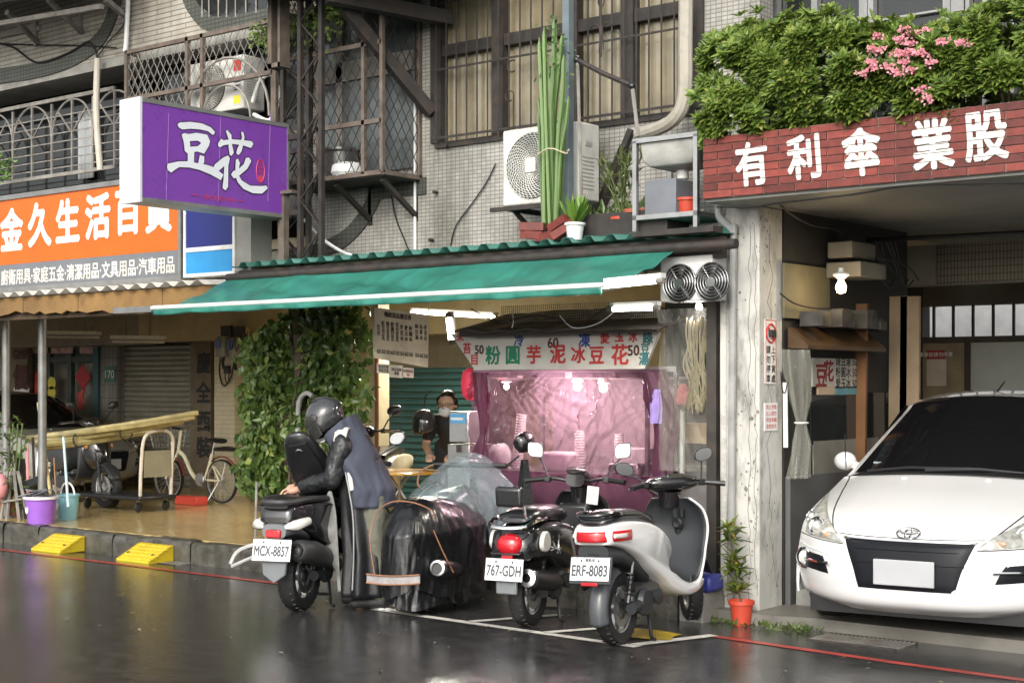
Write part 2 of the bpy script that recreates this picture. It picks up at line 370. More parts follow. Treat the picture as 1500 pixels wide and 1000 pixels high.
while x < -5.7:
    L_, me = ks[i % 3]; o = piece('kerb_stone', me, kroot, (x + L_ / 2, 9.055 + random.uniform(-.012, .012), .03 + random.uniform(-.008, .006)), (random.uniform(-.02, .02), random.uniform(-.01, .01), random.uniform(-.012, .012)))
    if x + L_ > -5.62: o.location.x = -5.7 - L_ / 2
    x += L_; i += 1
# concrete slab of the garage, with a worn front edge
mb = MB(); poly = [(-5.55, 9.17), (-5.1, 9.12), (-4.75, 9.22), (-4.3, 9.2), (-1, 9.2), (-1, 18), (-8, 18), (-8, 14.7), (-5.55, 14.7)]
mb.loft([[(x, y, -.1) for x, y in poly], [(x, y, .02) for x, y in poly]]); tag(mb.build('garage_floor', mat('garage_concrete', (.16, .15, .13), .4, var=.3, vs=4, dirt=.6, ds=2, bump=.3, bs=50)), kind='structure')
# gutter grate and its bars
def grate(px, py, w, d, label):
    p = GR(px, py); r = T('drain_grate', label, 'drain grate', (p.x, p.y, roadz(p.y)))
    b = MB(); b.b2((-w / 2, -d / 2, .001), (w / 2, -d / 2 + .02, .012)).b2((-w / 2, d / 2 - .02, .001), (w / 2, d / 2, .012)); b.build('frame', M_dark, r)
    bb = MB(); bb.box((0, 0, .006), (.012, d - .04, .01)); me = bb.mesh('bar', M_greyiron); n = int(w / .03)
    for i in range(n): piece('bar', me, r, (-w / 2 + (i + .5) * w / n, 0, 0))
grate(235, 822, .75, .3, 'iron drain grate in the gutter below the right yellow kerb ramp')
grate(1262, 940, .62, .34, 'iron drain grate in the wet road in front of the white car')

# ---------------------------------------------------------------- building: tiled upper storey over the stall, and the panelled one left of it
M_mosaic = tile_mat('grey_mosaic_tiles', (.46, .445, .405), (.37, .355, .32), (.2, .19, .172), .05, .033, .0038, grime=.66)
M_siding = tile_mat('long_beige_tiles', (.45, .42, .36), (.39, .36, .3), (.18, .165, .14), .45, .05, .006, .5, grime=.55)
M_bandtile = tile_mat('dark_green_band_tiles', (.1, .105, .085), (.085, .09, .075), (.045, .045, .04), .06, .04, .006, grime=.4)
YW = 10.0
bld = T('tofu_shop_building', 'grey mosaic tiled building storey above the green awning', 'building', (-8, YW, 0))
zb, zt = 3.74, 5.45
wl, wr = AY(640, 100, YW).x, AY(1022, 100, YW).x
mb = MB()
mb.b2((-10.55, YW, 2.55), (-5.62, YW + .2, zb)); mb.b2((-10.55, YW, zb), (wl, YW + .2, 6.5)); mb.b2((wr, YW, zb), (-5.62, YW + .2, 6.5)); mb.b2((wl, YW, zt), (wr, YW + .2, 6.5))
mb.build('wall', M_mosaic, bld, True)
# curved band of dark tiles under the cage (a big arc on the wall)
def band(parent, pts, Y, w, m=M_bandtile, th=.02):
    b = MB(); q = [AY(px, py, Y) for px, py in pts]; q = smooth_path(q, 5); rings = []
    for i, p in enumerate(q):
        d = (q[min(i + 1, len(q) - 1)] - q[max(i - 1, 0)]).normalized(); s = V((-d.z, 0, d.x)) * (w / 2)
        rings.append([p + s + V((0, -th, 0)), p - s + V((0, -th, 0)), p - s, p + s])
    b.loft(rings); return b.build('tile_band', m, parent, True)
band(bld, [(625, 272), (560, 280), (545, 300), (530, 325), (505, 350), (470, 367), (425, 378)], YW, .15)
# windows: frames, curtained panes, bars
M_curtpane = mat('pane_with_beige_curtain', (.23, .195, .125), .12, var=.25, vs=4, spec=.8, dirt=.3, ds=2.5, dcol=(.12, .11, .08), streak=.15)
wn = MB(); wn.b2((wl, YW - .03, zb - .05), (wr, YW + .16, zb)); xm = [AY(x_, 100, YW).x for x_ in (640, 730, 838, 920, 1022)]
ztr = AY(700, 62, YW).z
for x_ in xm: wn.b2((x_ - .06, YW - .02, zb), (x_ + .06, YW + .12, zt))
wn.b2((wl, YW, ztr - .07), (wr, YW + .1, ztr + .03))
wf = wn.build('window_frame', M_dark, bld, True)
for a, b in zip(xm, xm[1:]):
    for z0, z1 in ((zb, ztr - .07), (ztr + .03, zt)):
        nn = MB(); xc = (a + b) / 2
        # curtain folds just behind the glass line
        nn.grid(lambda u, v: (lerp(a + .06, b - .06, u), YW + .08 + .004 * math.sin(u * 34 + 2 * math.sin(u * 7)), lerp(z0, z1, v)), 40, 1); nn.build('pane', M_curtpane, bld, True, ang=80)
gb = MB().b2((wl, YW - .085, zb + .02), (wr, YW - .07, zb + .04)).b2((wl, YW - .085, zb + .62), (wr, YW - .07, zb + .635)).b2((wl, YW - .085, zb + 1.2), (wr, YW - .07, zb + 1.215))
grille = T('window_grille', 'black iron bar grille over the curtained upper windows', 'window grille', (wl, YW - .08, zb))
gb.build('rail', M_dark, grille, True)
b = MB(); b.cyl((0, 0, -.02), (0, 0, 1.7), .008, n=6); me = b.mesh('bar', M_dark); x_ = wl + .06
while x_ < wr - .04: piece('bar', me, grille, (x_ - wl, 0, 0)); x_ += .118
b = MB(); xo = AY(890, 80, YW).x  # forged scrolls
for s in (-1, 1):
    b.tube([(xo + s * .02, YW - .09, zb + .55)] + arc((xo + s * .06, YW - .09, zb + .72), .05, 180 if s > 0 else 0, 20 if s > 0 else 160, 8), .007, 5)
b.tube([(xo, YW - .09, zb + .5), (xo, YW - .09, zb + 1.0)], .007, 5); b.tube(arc((xo + .03, YW - .09, zb + .95), .06, 120, 240, 6), .006, 5); b.tube(arc((xo - .03, YW - .09, zb + .95), .06, -60, 60, 6), .006, 5)
b.build('scroll', M_dark, grille, True); b = MB()
xo2 = wl + .9
b.tube(arc((xo2, YW - .09, zb + .3), .045, 0, 300, 9), .007, 5); b.tube([(xo2 + .045, YW - .09, zb + .3), (xo2 + .045, YW - .09, zb)], .007, 5); b.tube(arc((xo2 + .03, YW - .09, zb + .55), .05, 60, 300, 9), .007, 5)
b.build('scroll', M_dark, grille, True)

# the neighbour storey on the left: beige parapet of long tiles above, arched window grille below
nb = T('beige_panel_building', 'beige long tiled building storey above the orange shop sign', 'building', (-14, YW, 0))
zp = 5.02
mb = MB().b2((-26, YW - .35, zp), (-10.4, YW - .1, 7.2)); mb.build('parapet', M_siding, nb, True)
mb = MB().b2((-26, YW - .35, zp - .1), (-10.4, YW + .6, zp - .003)); mb.build('slab_edge', M_conc, nb, True)
mb = MB().b2((-26, YW - .1, 3.2), (-10.56, YW + .05, 3.75)).b2((-26, YW + .45, 2.5), (-10.56, YW + .6, zp - .1)); mb.build('wall', mat('dark_room_wall', (.06, .06, .055), .7, var=.3), nb, True)
band(nb, [(178, -60), (172, 0), (150, 55), (110, 85), (60, 102), (0, 112), (-40, 116)], YW - .35, .17)
band(nb, [(268, -40), (280, 5), (310, 35), (360, 30), (420, 18)], YW - .35, .15)
mb = MB(); q = [AY(*p, YW - .36) for p in ((284, 0), (312, 26), (345, 24), (390, 14), (395, -50), (280, -50))]
mb.face(*q); mb.build('round_window', M_glassdark, nb, True)
b = MB()
for px in (296, 306, 320, 332, 345, 360, 375): b.cyl(AY(px, -50, YW - .37), AY(px, 26 if px < 350 else 20, YW - .37), .008, n=5)
b.build('window_bars', M_greyiron, nb, True)
# arched grille
gy = YW - .15; g = T('arched_window_grille', 'grey iron window grille with round arches above the orange sign', 'window grille', (-14, gy, 0))
z0 = AY(100, 257, gy).z; z1 = AY(100, 148, gy).z
pxs = [-35, 19, 49, 79, 108, 138, 168]; X = [AY(p_, 200, gy).x for p_ in pxs]
fr = MB().b2((-20, gy - .015, z0), (X[-1], gy + .015, z0 + .04)).b2((-20, gy - .015, z1 + .02), (X[-1], gy + .015, z1 + .06)); fr.build('frame', M_greyiron, g, True)
step = (X[-1] - X[1]) / 5; h_ = (z1 - z0)
b = MB(); b.box((0, 0, h_ / 2), (.022, .022, h_)); me = b.mesh('bar', M_greyiron)
for i in range(-4, 6): piece('bar', me, g, (X[1] + step * i + 14, 0, z0))
b = MB(); b.box((0, 0, 0), (step * 9.6, .012, .012)); me = b.mesh('crossbar', M_greyiron)
for i in range(7): piece('crossbar', me, g, (X[1] + step * .5 + 14, 0, z0 + .1 + i * .095))
aw = step * 2; b = MB(); b.tube(arc((0, 0, 0), step * .98, 0, 180, 14), .012, 5)
for a_ in (45, 90, 135): b.bar((0, 0, 0), (step * .97 * math.cos(R(a_)), 0, step * .97 * math.sin(R(a_))), .016)
me = b.mesh('arch', M_greyiron)
for i in (-3, -1, 1, 3, 5): piece('arch', me, g, (X[1] + step * i + 14, 0, z1 - step * .95))
mb = MB().b2((-22, YW + .2, z0 - .2), (X[-1] + .1, YW + .23, z1 + .2)); gl = mb.build('window_glass', M_glassdark); tag(gl, 'dark sliding window glass behind the arched iron grille', 'window')
cu = MB(); cu.grid(lambda u, v: (lerp(AY(112, 0, YW + .1).x, AY(134, 0, YW + .1).x, u), YW + .12 + .02 * math.sin(u * 26), lerp(z0, z0 + .75, v)), 30, 2)
tag(cu.build('curtain', mat('pale_cloth', (.5, .52, .52), .8), ang=80, solid=.004), 'pale grey curtain hanging behind the arched window grille', 'curtain')
# third storey steel brackets and corrugated canopy at the very top left
cn = T('roof_canopy', 'grey corrugated canopy on iron brackets at the top left', 'canopy', AY(60, 0, 9.0))
b = MB(); b.bar(AY(-40, 5, 9.0), AY(165, -25, 9.0), .06); b.bar(AY(-40, 60, YW - .36), AY(60, 42, YW - .36), .05)
b.bar(AY(-30, 40, 9.0), AY(150, 10, 9.2), .05); b.bar(AY(10, 18, 9.1), AY(55, 62, YW - .37), .045); b.bar(AY(70, 0, 9.1), AY(120, 48, YW - .37), .045); b.bar(AY(118, 10, YW - .37), AY(118, 50, YW - .37), .04); b.bar(AY(53, 28, YW - .37), AY(53, 68, YW - .37), .04)
b.bar(AY(155, 0, 9.3), AY(186, 26, YW - .37), .05); b.build('bracket', M_greyiron, cn, True)
za = AY(60, 2, 9.0).z; b = MB(); b.grid(lambda u, v: (lerp(-16.5, -12.3, u), lerp(8.4, YW - .36, v), za + .25 + .28 * v - .1 + .02 * math.sin(u * 190)), 160, 1); b.build('roof_sheet', mat('grey_sheet', (.4, .4, .38), .5, dirt=.5), cn, True, ang=80, solid=.004)
# protruding cages of diamond mesh
def diamond(mbx, p00, ex, ez, w, h, s, t=.0055):
    """diamond wires clipped to a w x h rectangle"""
    p00, ex, ez = V(p00), V(ex), V(ez)
    k = 1.6
    for sg in (1, -1):
        c = -h / k
        while c < w + h / k:
            pts = []
            for y_ in (0, h):
                x_ = c + sg * (y_ - h / 2) / k
                pts.append((x_, y_))
            (xa, ya), (xb, yb) = pts
            if xa > xb: (xa, ya), (xb, yb) = (xb, yb), (xa, ya)
            if xb > 0 and xa < w:
                if xa < 0: ya += (yb - ya) * (0 - xa) / (xb - xa); xa = 0
                if xb > w: yb = ya + (yb - ya) * (w - xa) / (xb - xa); xb = w
                mbx.bar(p00 + ex * xa + ez * ya, p00 + ex * xb + ez * yb, t, up=ex.cross(ez))
            c += s
    return mbx
CY = 9.5
cage = T('lattice_window_cage', 'brown iron window cage of diamond mesh with an air conditioner inside', 'window cage', (-11.5, CY, 4.2))
cx0, cx1 = AY(186, 100, CY).x, AY(401, 100, CY).x
ctop = 5.0; cmid = AY(300, 125, CY).z; cbot = 3.42
b = MB()
for x_ in (cx0, AY(275, 100, CY).x, AY(297, 100, CY).x, cx1): b.b2((x_ - .02, CY - .02, cbot), (x_ + .02, CY + .02, ctop))
b.b2((cx0, CY - .02, cmid - .02), (cx1, CY + .02, cmid + .02)).b2((cx0, CY - .02, ctop - .04), (cx1, CY + .02, ctop)).b2((cx0, CY - .02, cbot), (cx1, CY + .02, cbot + .04))
for x_ in (cx0, cx1): b.b2((x_ - .02, CY, cmid - .02), (x_ + .02, YW, cmid + .02)).b2((x_ - .02, CY, ctop - .04), (x_ + .02, YW, ctop))
b.build('frame', M_iron, cage, True)
b = MB(); diamond(b, (cx0, CY, cmid), (1, 0, 0), (0, 0, 1), cx1 - cx0, ctop - cmid, .1); diamond(b, (cx0, CY, cbot), (1, 0, 0), (0, 0, 1), AY(275, 100, CY).x - cx0, cmid - cbot, .1); diamond(b, (cx0, YW, cbot), (0, -1, 0), (0, 0, 1), .5, ctop - cbot, .1)
tag(b.build('mesh_screen', M_greyiron, cage, True), kind='stuff')
b = MB(); b.tube(arc(AY(330, 165, CY) + V((0, 0, -.1)), .62, 0, 180, 16), .014, 5); b.tube(arc(AY(330, 165, CY) + V((0, 0, -.1)), .36, 0, 180, 14), .012, 5); b.build('arch', M_greyiron, cage, True)
b = MB().b2((cx0, YW - .02, cbot), (cx1, YW, ctop)); b.build('window_pane', M_glassdark, cage, True)
# second cage, a full box
k2 = T('box_window_cage', 'dark iron box cage of diamond mesh projecting beside the lattice tower', 'window cage', (-9.8, CY, 3.45))
p = AY(560, 252, CY); kx1, kz = p.x, p.z; kx0 = -10.42; kt = 5.15
b = MB()
for x_ in (kx0, AY(467, 100, CY).x, AY(533, 100, CY).x, kx1): b.b2((x_ - .018, CY - .018, kz), (x_ + .018, CY + .018, kt))
for z_ in (kz, AY(533, 180, CY).z, AY(533, 66, CY).z): b.b2((kx0, CY - .018, z_ - .02), (kx1, CY + .018, z_ + .02))
b.b2((kx1 - .018, CY, kz - .02), (kx1 + .018, YW, kz + .02)).b2((kx1 - .018, YW - .04, kz), (kx1 + .018, YW, kt)); b.build('frame', M_iron, k2, True)
b = MB(); diamond(b, (kx0, CY, kz), (1, 0, 0), (0, 0, 1), kx1 - kx0, kt - kz, .105); diamond(b, (kx1, CY, kz), (0, 1, 0), (0, 0, 1), .5, kt - kz, .105); tag(b.build('mesh_screen', M_dark, k2, True), kind='stuff')
b = MB().b2((kx0, CY, kz - .03), (kx1, YW, kz - .01)); b.build('floor_plate', M_dark, k2, True)
for px in (498, 565):
    b = MB(); q = AY(px, 262, CY + .1); b.bar((q.x, YW, kz - .38), (q.x, YW, kz - .03), .04).bar((q.x, CY + .05, kz - .05), (q.x, YW, kz - .34), .04); b.build('bracket', M_dark, k2, True)
b = MB().b2((kx0 + .1, YW - .03, kz + .1), (kx1 - .05, YW - .01, kt)); b.build('window_pane', mat('grey_window_glass', (.1, .115, .115), .1, var=.15, spec=.8), k2, True)
b = MB(); b.b2((kx0 + .1, YW - .06, 4.42), (kx1 - .05, YW - .03, 4.6)); b.b2((AY(503, 0, YW).x - .04, YW - .06, kz + .1), (AY(503, 0, YW).x + .04, YW - .03, kt)); b.build('window_frame', M_greyiron, k2, True)
q = AY(501, 252, 9.75); b = MB(); b.lathe([(.11, 0), (.15, .04), (.155, .26), (.17, .28), (.165, .3), (.02, .33), (.02, .36), (0, .36)], (q.x, q.y, kz), n=20); tag(b.build('cooking_pot', mat('dark_pot_metal', (.12, .12, .115), .35, .7)), 'grey lidded pot standing in the iron box cage', 'pot')
b = MB(); q = AY(510, 245, 9.62); b.lathe([(.02, 0), (.12, 0), (.15, .05), (.14, .11), (.1, .14), (.02, .145)], (q.x, q.y, kz), n=14, sx=1.1); tag(b.build('white_bundle', M_white), 'white bundled cloth beside the pot in the iron cage', 'bundle')
# dark canopy beams over the cages
bm_ = T('overhead_beam', 'dark steel beam running under the canopy at the top edge', 'beam', AY(560, 10, 9.3))
MB().bar(AY(480, -6, 9.0), AY(660, 28, YW), .12).build('beam', M_dark, bm_, True); MB().bar(AY(505, 12, 9.25), AY(632, 165, YW - .02), .1).build('brace', M_dark, bm_, True)
b = MB(); b.grid(lambda u, v: (lerp(-10.3, -8.0, u), lerp(8.7, YW, v), 5.0 + .22 * v + .015 * math.sin(u * 120)), 120, 1); b.build('roof_sheet', mat('corrugated_sheet', (.3, .29, .27), .5, dirt=.6), bm_, True, ang=80, solid=.004)

# ---------------------------------------------------------------- right building: brick parapet over the garage
zb0, zb1 = AY(1030, 292, 8.9).z, AY(1030, 203, 8.9).z; bx0 = AY(1030, 250, 8.9).x
gar = T('garage_building', 'grey garage bay with concrete ceiling behind the white car', 'building', (-4, 9.3, 0))
MB().b2((bx0 + .005, 8.925, zb0 - .02), (1.5, 9.1, zb1 - .005)).b2((bx0 + .03, 9.1, zb0 - .02), (1.5, 15, zb0 + .2)).build('ceiling_slab', mat('grey_soffit', (.22, .22, .2), .5, var=.15, vs=3, dirt=.5, ds=1.5), gar, True)
par = T('brick_parapet', 'red brick parapet with white painted characters over the garage', 'parapet', (bx0, 8.9, zb0))
def brick_mat():
    m = mat('red_brick', (.19, .036, .026), .45, var=.25, vs=18, dirt=.4, ds=6, dcol=(.07, .02, .015), bump=.2, bs=50).copy(); n = m.node_tree; b = n.nodes['Principled BSDF']
    oi = n.nodes.new('ShaderNodeObjectInfo'); mr = n.nodes.new('ShaderNodeMapRange'); mr.inputs[3].default_value = .55; mr.inputs[4].default_value = 1.35; n.links.new(oi.outputs['Random'], mr.inputs[0])
    hv = n.nodes.new('ShaderNodeHueSaturation'); n.links.new(mr.outputs[0], hv.inputs['Value']); src = b.inputs['Base Color'].links[0].from_socket
    n.links.new(src, hv.inputs['Color']); n.links.new(hv.outputs[0], b.inputs['Base Color']); return m
M_brick = brick_mat(); rows = 8; rh = (zb1 - zb0) / rows
MB().b2((bx0 + .004, 8.906, zb0), (1.5, 8.924, zb1)).build('mortar', mat('pale_mortar', (.32, .28, .24), .8), par, True)
bl = .235; me = MB().box((0, 0, 0), (bl - .009, .026, rh - .007)).mesh('brick', M_brick); me2 = MB().box((0, 0, 0), (bl / 2 - .009, .026, rh - .007)).mesh('brick', M_brick)
for r_ in range(rows):
    x = 0
    if r_ % 2: piece('brick', me2, par, (bl / 4, .006, (r_ + .5) * rh)); x = bl / 2
    while x < 2.5:
        piece('brick', me, par, (x + bl / 2, .006 + random.uniform(-.002, .001), (r_ + .5) * rh), (0, random.uniform(-.006, .006), 0)); x += bl
M_brush = mat('white_brush_paint', (.74, .73, .68), .5, var=.05, dirt=.55, ds=14, dcol=(.3, .15, .1))
for ch, px, py, s in (('有', 1101, 240, .235), ('利', 1177, 230, .235), ('傘', 1262, 222, .25), ('業', 1366, 211, .25), ('股', 1444, 199, .25), ('份', 1535, 186, .25)):
    lt = MB(); p = AY(px, py, 8.884); r0 = MB()
    txt(r0, ch, (p.x, 8.8835, p.z), (1, 0, .03), (-.08, 0, 1), s, 1.1, 1.3, bold=.032)
    bmesh.ops.triangulate(r0.bm, faces=r0.bm.faces[:]); bmesh.ops.remove_doubles(r0.bm, verts=r0.bm.verts[:], dist=1e-5)
    for k in range(rows):                      # the joints stay free of paint
        t_ = r0.bm.copy()
        g_ = lambda: t_.verts[:] + t_.edges[:] + t_.faces[:]
        bmesh.ops.bisect_plane(t_, geom=g_(), plane_co=(0, 0, zb0 + (k + 1) * rh - .002), plane_no=(0, 0, 1), clear_outer=True)
        bmesh.ops.bisect_plane(t_, geom=g_(), plane_co=(0, 0, zb0 + k * rh + .002), plane_no=(0, 0, -1), clear_outer=True)
        mm = bpy.data.meshes.new('t'); t_.to_mesh(mm); t_.free(); lt.add_mesh(mm, Matrix.Identity(4)); bpy.data.meshes.remove(mm)
    r0.bm.free(); tag(lt.build('painted_character', M_brush, par, True), kind='stuff')
# soil trough behind the bricks, upper dark windows
MB().b2((bx0 + .05, 9.11, zb1 - .12), (-1, 9.9, zb1 - .02)).build('planter_trough', M_conc, par, True)
uw = T('upper_window_row', 'dark aluminium windows behind the flower hedge', 'window', (-4, 10.4, 3.2))
MB().b2((-6.0, 10.4, 3.0), (1.5, 10.6, 3.25)).build('sill', M_conc, uw, True)
for a, b_ in ((1040, 1135), (1138, 1195), (1198, 1265), (1275, 1388), (1415, 1440), (1450, 1500), (1510, 1600)):
    MB().b2((AY(a, 50, 10.45).x, 10.44, 3.2), (AY(b_, 50, 10.45).x, 10.46, 5.2)).build('pane', M_glassdark, uw, True)
b = MB()
for px, w_ in ((1038, .1), (1137, .06), (1196, .05), (1268, .07), (1278, .05), (1390, .06), (1405, .1), (1420, .03), (1445, .03), (1465, .03), (1485, .03), (1505, .04)):
    x = AY(px, 50, 10.4).x; b.b2((x - w_ / 2, 10.36, 3.2), (x + w_ / 2, 10.43, 5.2))
b.build('mullion', M_silvergrey, uw, True)
b = MB()
for i in range(4): z = 4.1 + i * .2; b.bar(AY(1282, 0, 10.4) * V((1, 1, 0)) + V((0, 0, z)), AY(1385, 0, 10.4) * V((1, 1, 0)) + V((0, 0, z)), .015)
b.build('slat_line', M_silvergrey, uw, True)
MB().b2((-6.2, 10.5, 2.9), (1.5, 10.7, 6)).build('backing_wall', mat('dark_room_wall', (.06, .06, .055)), uw, True)
# column
M_column = mat('peeling_white_paint', (.5, .49, .455), .7, var=.1, vs=5, dirt=.8, ds=8, dcol=(.09, .085, .07), bump=.4, bs=25, streak=.35)
cxl, cxr = AY(1060, 500, 9.29).x, AY(1112, 500, 9.29).x
col = T('concrete_column', 'tall square column of peeling white paint beside the garage', 'column', ((cxl + cxr) / 2, 9.45, 0))
MB().b2((cxl, 9.29, -.08), (cxr, 9.63, zb0 - .02)).build('shaft', M_column, col, True, bevel=.012)
b = MB(); random.seed(5)
for k, (px, x0_) in enumerate(((1098, 0), (1107, 0))):    # branching cracks in the paint
    y_ = 330; q = []
    while y_ < 880: q.append(AY(px + random.uniform(-2.5, 2.5), y_, 9.2885)); y_ += random.uniform(12, 22)
    b.tube(q, .0016, 4)
q = []; y_ = 330
while y_ < 860: q.append(AX(1128 + random.uniform(-5, 5), y_, cxr + .0015)); y_ += random.uniform(12, 25)
b.tube(q, .0014, 4); b.build('crack', mat('crack_black', (.09, .08, .07), .9, var=0), col, True)
b = MB()                                                   # flaked spots
for k in range(130):
    s_ = random.uniform(.002, .011) * (1 if random.random() < .85 else 1.8); px, py = (random.gauss(1102, 10), random.uniform(560, 880)) if random.random() < .6 else (random.uniform(1062, 1111), random.uniform(320, 890))
    if 1062 < px < 1111:
        c = AY(px, py, 9.2893 - .0008); b.face(*[c + V((s_ * random.uniform(.5, 1.2) * math.cos(a_), -random.random() * .0004, s_ * random.uniform(.6, 1.6) * math.sin(a_))) for a_ in (0, 1, 2, 3.1, 4, 5.1)])
for k in range(60):
    s_ = random.uniform(.003, .011); px, py = (random.gauss(1120, 4), random.uniform(310, 400)) if k < 40 else (random.uniform(1115, 1143), random.uniform(310, 880))
    c = AX(px, py, cxr + .0008); b.face(*[c + V((random.random() * .0004, s_ * random.uniform(.5, 1.2) * math.cos(a_), s_ * random.uniform(.6, 1.8) * math.sin(a_))) for a_ in (0, 1, 2, 3.1, 4, 5.1)])
tag(b.build('flaked_patch', mat('bare_concrete', (.2, .185, .16), .9, var=.3), col, True), kind='stuff')
M_signw = mat('sign_white', (.74, .73, .7), .4, var=.04, dirt=.2)
M_ink = mat('black_ink', (.02, .02, .02), .6, var=0); M_redink = mat('red_ink', (.5, .04, .04), .6, var=0)
fx = cxr + .004
def plate_X(name, label, cat, x, px0, py0, px1, py1, m=M_signw, th=.006):
    a, c = AX(px0, py0, x), AX(px1, py1, x); r = T(name, label, cat, (x, a.y, c.z))
    MB().b2((x - th, a.y, c.z), (x, c.y, a.z)).build('board', m, r, True); return r, a, c
sgn, a, c = plate_X('no_parking_sign', 'narrow white no parking sign with red circle on the column', 'sign', fx + .004, 1121, 467, 1137, 562)
b = MB(); w_ = (c.y - a.y); b.tube(arc((fx + .006, (a.y + c.y) / 2, a.z - .1), .065, 0, 360, 20, (0, 1, 0)), .008, 4); b.bar((fx + .006, a.y + .04, a.z - .06), (fx + .006, c.y - .04, a.z - .15), .012); 
b.b2((fx + .005, a.y + .004, c.z + .004), (fx + .006, a.y + .01, a.z - .004)).b2((fx + .005, c.y - .01, c.z + .004), (fx + .006, c.y - .004, a.z - .004)).b2((fx + .005, a.y, a.z - .01), (fx + .006, c.y, a.z - .004)); b.build('red_circle', M_redink, sgn, True)
b = MB()
for k, ch in enumerate('上下貨處'): txt(b, ch, (fx + .0055, lerp(a.y, c.y, .72), a.z - .215 - k * .068), (0, 1, 0), (0, 0, 1), .06, bold=.02)
for k, ch in enumerate('請勿停車'): txt(b, ch, (fx + .0055, lerp(a.y, c.y, .28), a.z - .215 - k * .068), (0, 1, 0), (0, 0, 1), .06, bold=.02)
b.bar((fx + .0062, lerp(a.y, c.y, .3), a.z - .1), (fx + .0062, lerp(a.y, c.y, .72), a.z - .1), .05); b.build('lettering', M_ink, sgn, True)
sgn, a, c = plate_X('notice_plate', 'small white notice with faded red characters low on the column', 'sign', fx + .004, 1120, 590, 1139, 630)
b = MB()
for k in range(4): txt(b, ('禁止停車', '出入請勿', '停放車輛', '違者拖吊')[k], (fx + .0055, (a.y + c.y) / 2, a.z - .03 - k * .045), (0, 1, 0), (0, 0, 1), .038)
b.build('lettering', M_redink, sgn, True)
# drain pipes left of the column
def pipe(name, pts, r_, m, label, cat='pipe', k=4, n=10, group=None):
    b = MB().tube(smooth_path(pts, k) if k else pts, r_, n); o = b.build(name, m, None); return tag(o, label, cat, group)
M_pipe = mat('grey_pvc', (.3, .3, .29), .5, var=.15, dirt=.4, ds=4)
yp = 9.24
pipe('drain_pipe', [AY(1054, 296, yp), AY(1054, 318, yp), AY(1073, 338, yp), AY(1074, 360, yp), AY(1072, 700, yp), AY(1070, 880, yp)], .028, M_pipe, 'grey drain pipe with two bends along the column face')
pipe('drain_pipe', [AY(1062, 335, yp + .06), AY(1061, 520, yp + .06), AY(1062, 870, yp + .06)], .03, mat('old_white_pipe', (.5, .49, .46), .6, dirt=.6, ds=5), 'straight old white pipe left of the bent drain pipe')
pipe('drain_pipe', [AY(1005, -20, 9.75), AY(1004, 60, 9.75), AY(1003, 140, 9.75), AY(990, 172, 9.75), AY(965, 188, 9.8), AY(935, 197, 9.85)], .055, mat('bandaged_pipe', (.4, .37, .31), .75, dirt=.4, ds=6), 'thick grey wrapped pipe bending above the sink')
pipe('wall_pipe', [AY(188, -10, 9.58), AY(185, 60, 9.58), AY(183, 76, 9.58)], .025, M_white, 'white pipe coming down the beige parapet')
pipe('wall_pipe', [AY(143, 86, 9.55), AY(141, 150, 9.55), AY(143, 200, 9.55), AY(147, 250, 9.55)], .035, mat('beige_pipe', (.5, .46, .38), .6, dirt=.3), 'beige pipe in front of the arched grille')
pipe('wall_conduit', [AY(608, 150, YW - .02), AY(608, 366, YW - .02)], .014, M_white, 'thin white conduit on the tiles below the box cage', k=0)
# black post right of the stall
pst = T('steel_post', 'black steel post between the stall and the white column', 'post', AY(1046, 700, 9.3) * V((1, 1, 0)))
x = AY(1047, 600, 9.32).x; MB().b2((x - .045, 9.28, .1), (x + .035, 9.36, 2.6)).build('post_shaft', M_dark, pst, True)
# ---------------------------------------------------------------- arcade behind: ceiling, back walls, shutters, shop front
YB = 13.8
arc_b = T('arcade_building', 'dim arcade interior with cream beam and shop fronts', 'building', (-14, YB, 0))
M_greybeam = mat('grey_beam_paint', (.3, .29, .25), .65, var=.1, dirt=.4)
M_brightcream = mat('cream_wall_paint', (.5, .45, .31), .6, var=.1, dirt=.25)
MB().b2((-40, 10.22, 2.95), (-5.6, 15, 3.05)).build('ceiling', M_cream, arc_b, True)
MB().b2((-40, 10.25, 2.6), (-10.5, 10.45, 2.948)).build('front_beam', M_greybeam, arc_b, True)
bx = AY(205, 480, 13.3).x
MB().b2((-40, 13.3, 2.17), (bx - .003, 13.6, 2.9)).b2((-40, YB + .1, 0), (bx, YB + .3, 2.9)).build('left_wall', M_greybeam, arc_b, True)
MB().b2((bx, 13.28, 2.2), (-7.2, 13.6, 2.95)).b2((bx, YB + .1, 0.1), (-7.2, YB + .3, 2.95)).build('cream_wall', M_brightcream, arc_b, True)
MB().b2((-6.4, 9.9, .1), (-5.62, 10.0, 2.55)).build('side_wall', mat('dark_board', (.07, .065, .055), .6, dirt=.4), arc_b, True)
def shutter(px0, px1, Y, z1, col, label, h=.075):
    x0, x1 = AY(px0, 600, Y).x, AY(px1, 600, Y).x; r = T('roller_shutter', label, 'shutter', ((x0 + x1) / 2, Y, .15))
    m = mat('shutter_%d' % len(MATS), col, .4, .3, var=.15, vs=3, dirt=.35, ds=2)
    b = MB(); w_ = x1 - x0
    b.loft([[V((x_, *p)) for p in ((.0, 0), (-.022, h * .3), (-.022, h * .62), (0, h * .97), (.012, h * .97), (.012, 0))] for x_ in (-w_ / 2, w_ / 2)]); me = b.mesh('slat', m)
    n = int((z1 - .15) / h)
    for i in range(n): piece('slat', me, r, (0, random.uniform(-.003, .003), i * h))
    MB().b2((x0 - .05, Y - .04, .15), (x0, Y + .04, z1)).build('guide_rail', M_greyiron, r, True); MB().b2((x1, Y - .04, .15), (x1 + .05, Y + .04, z1)).build('guide_rail', M_greyiron, r, True); return r
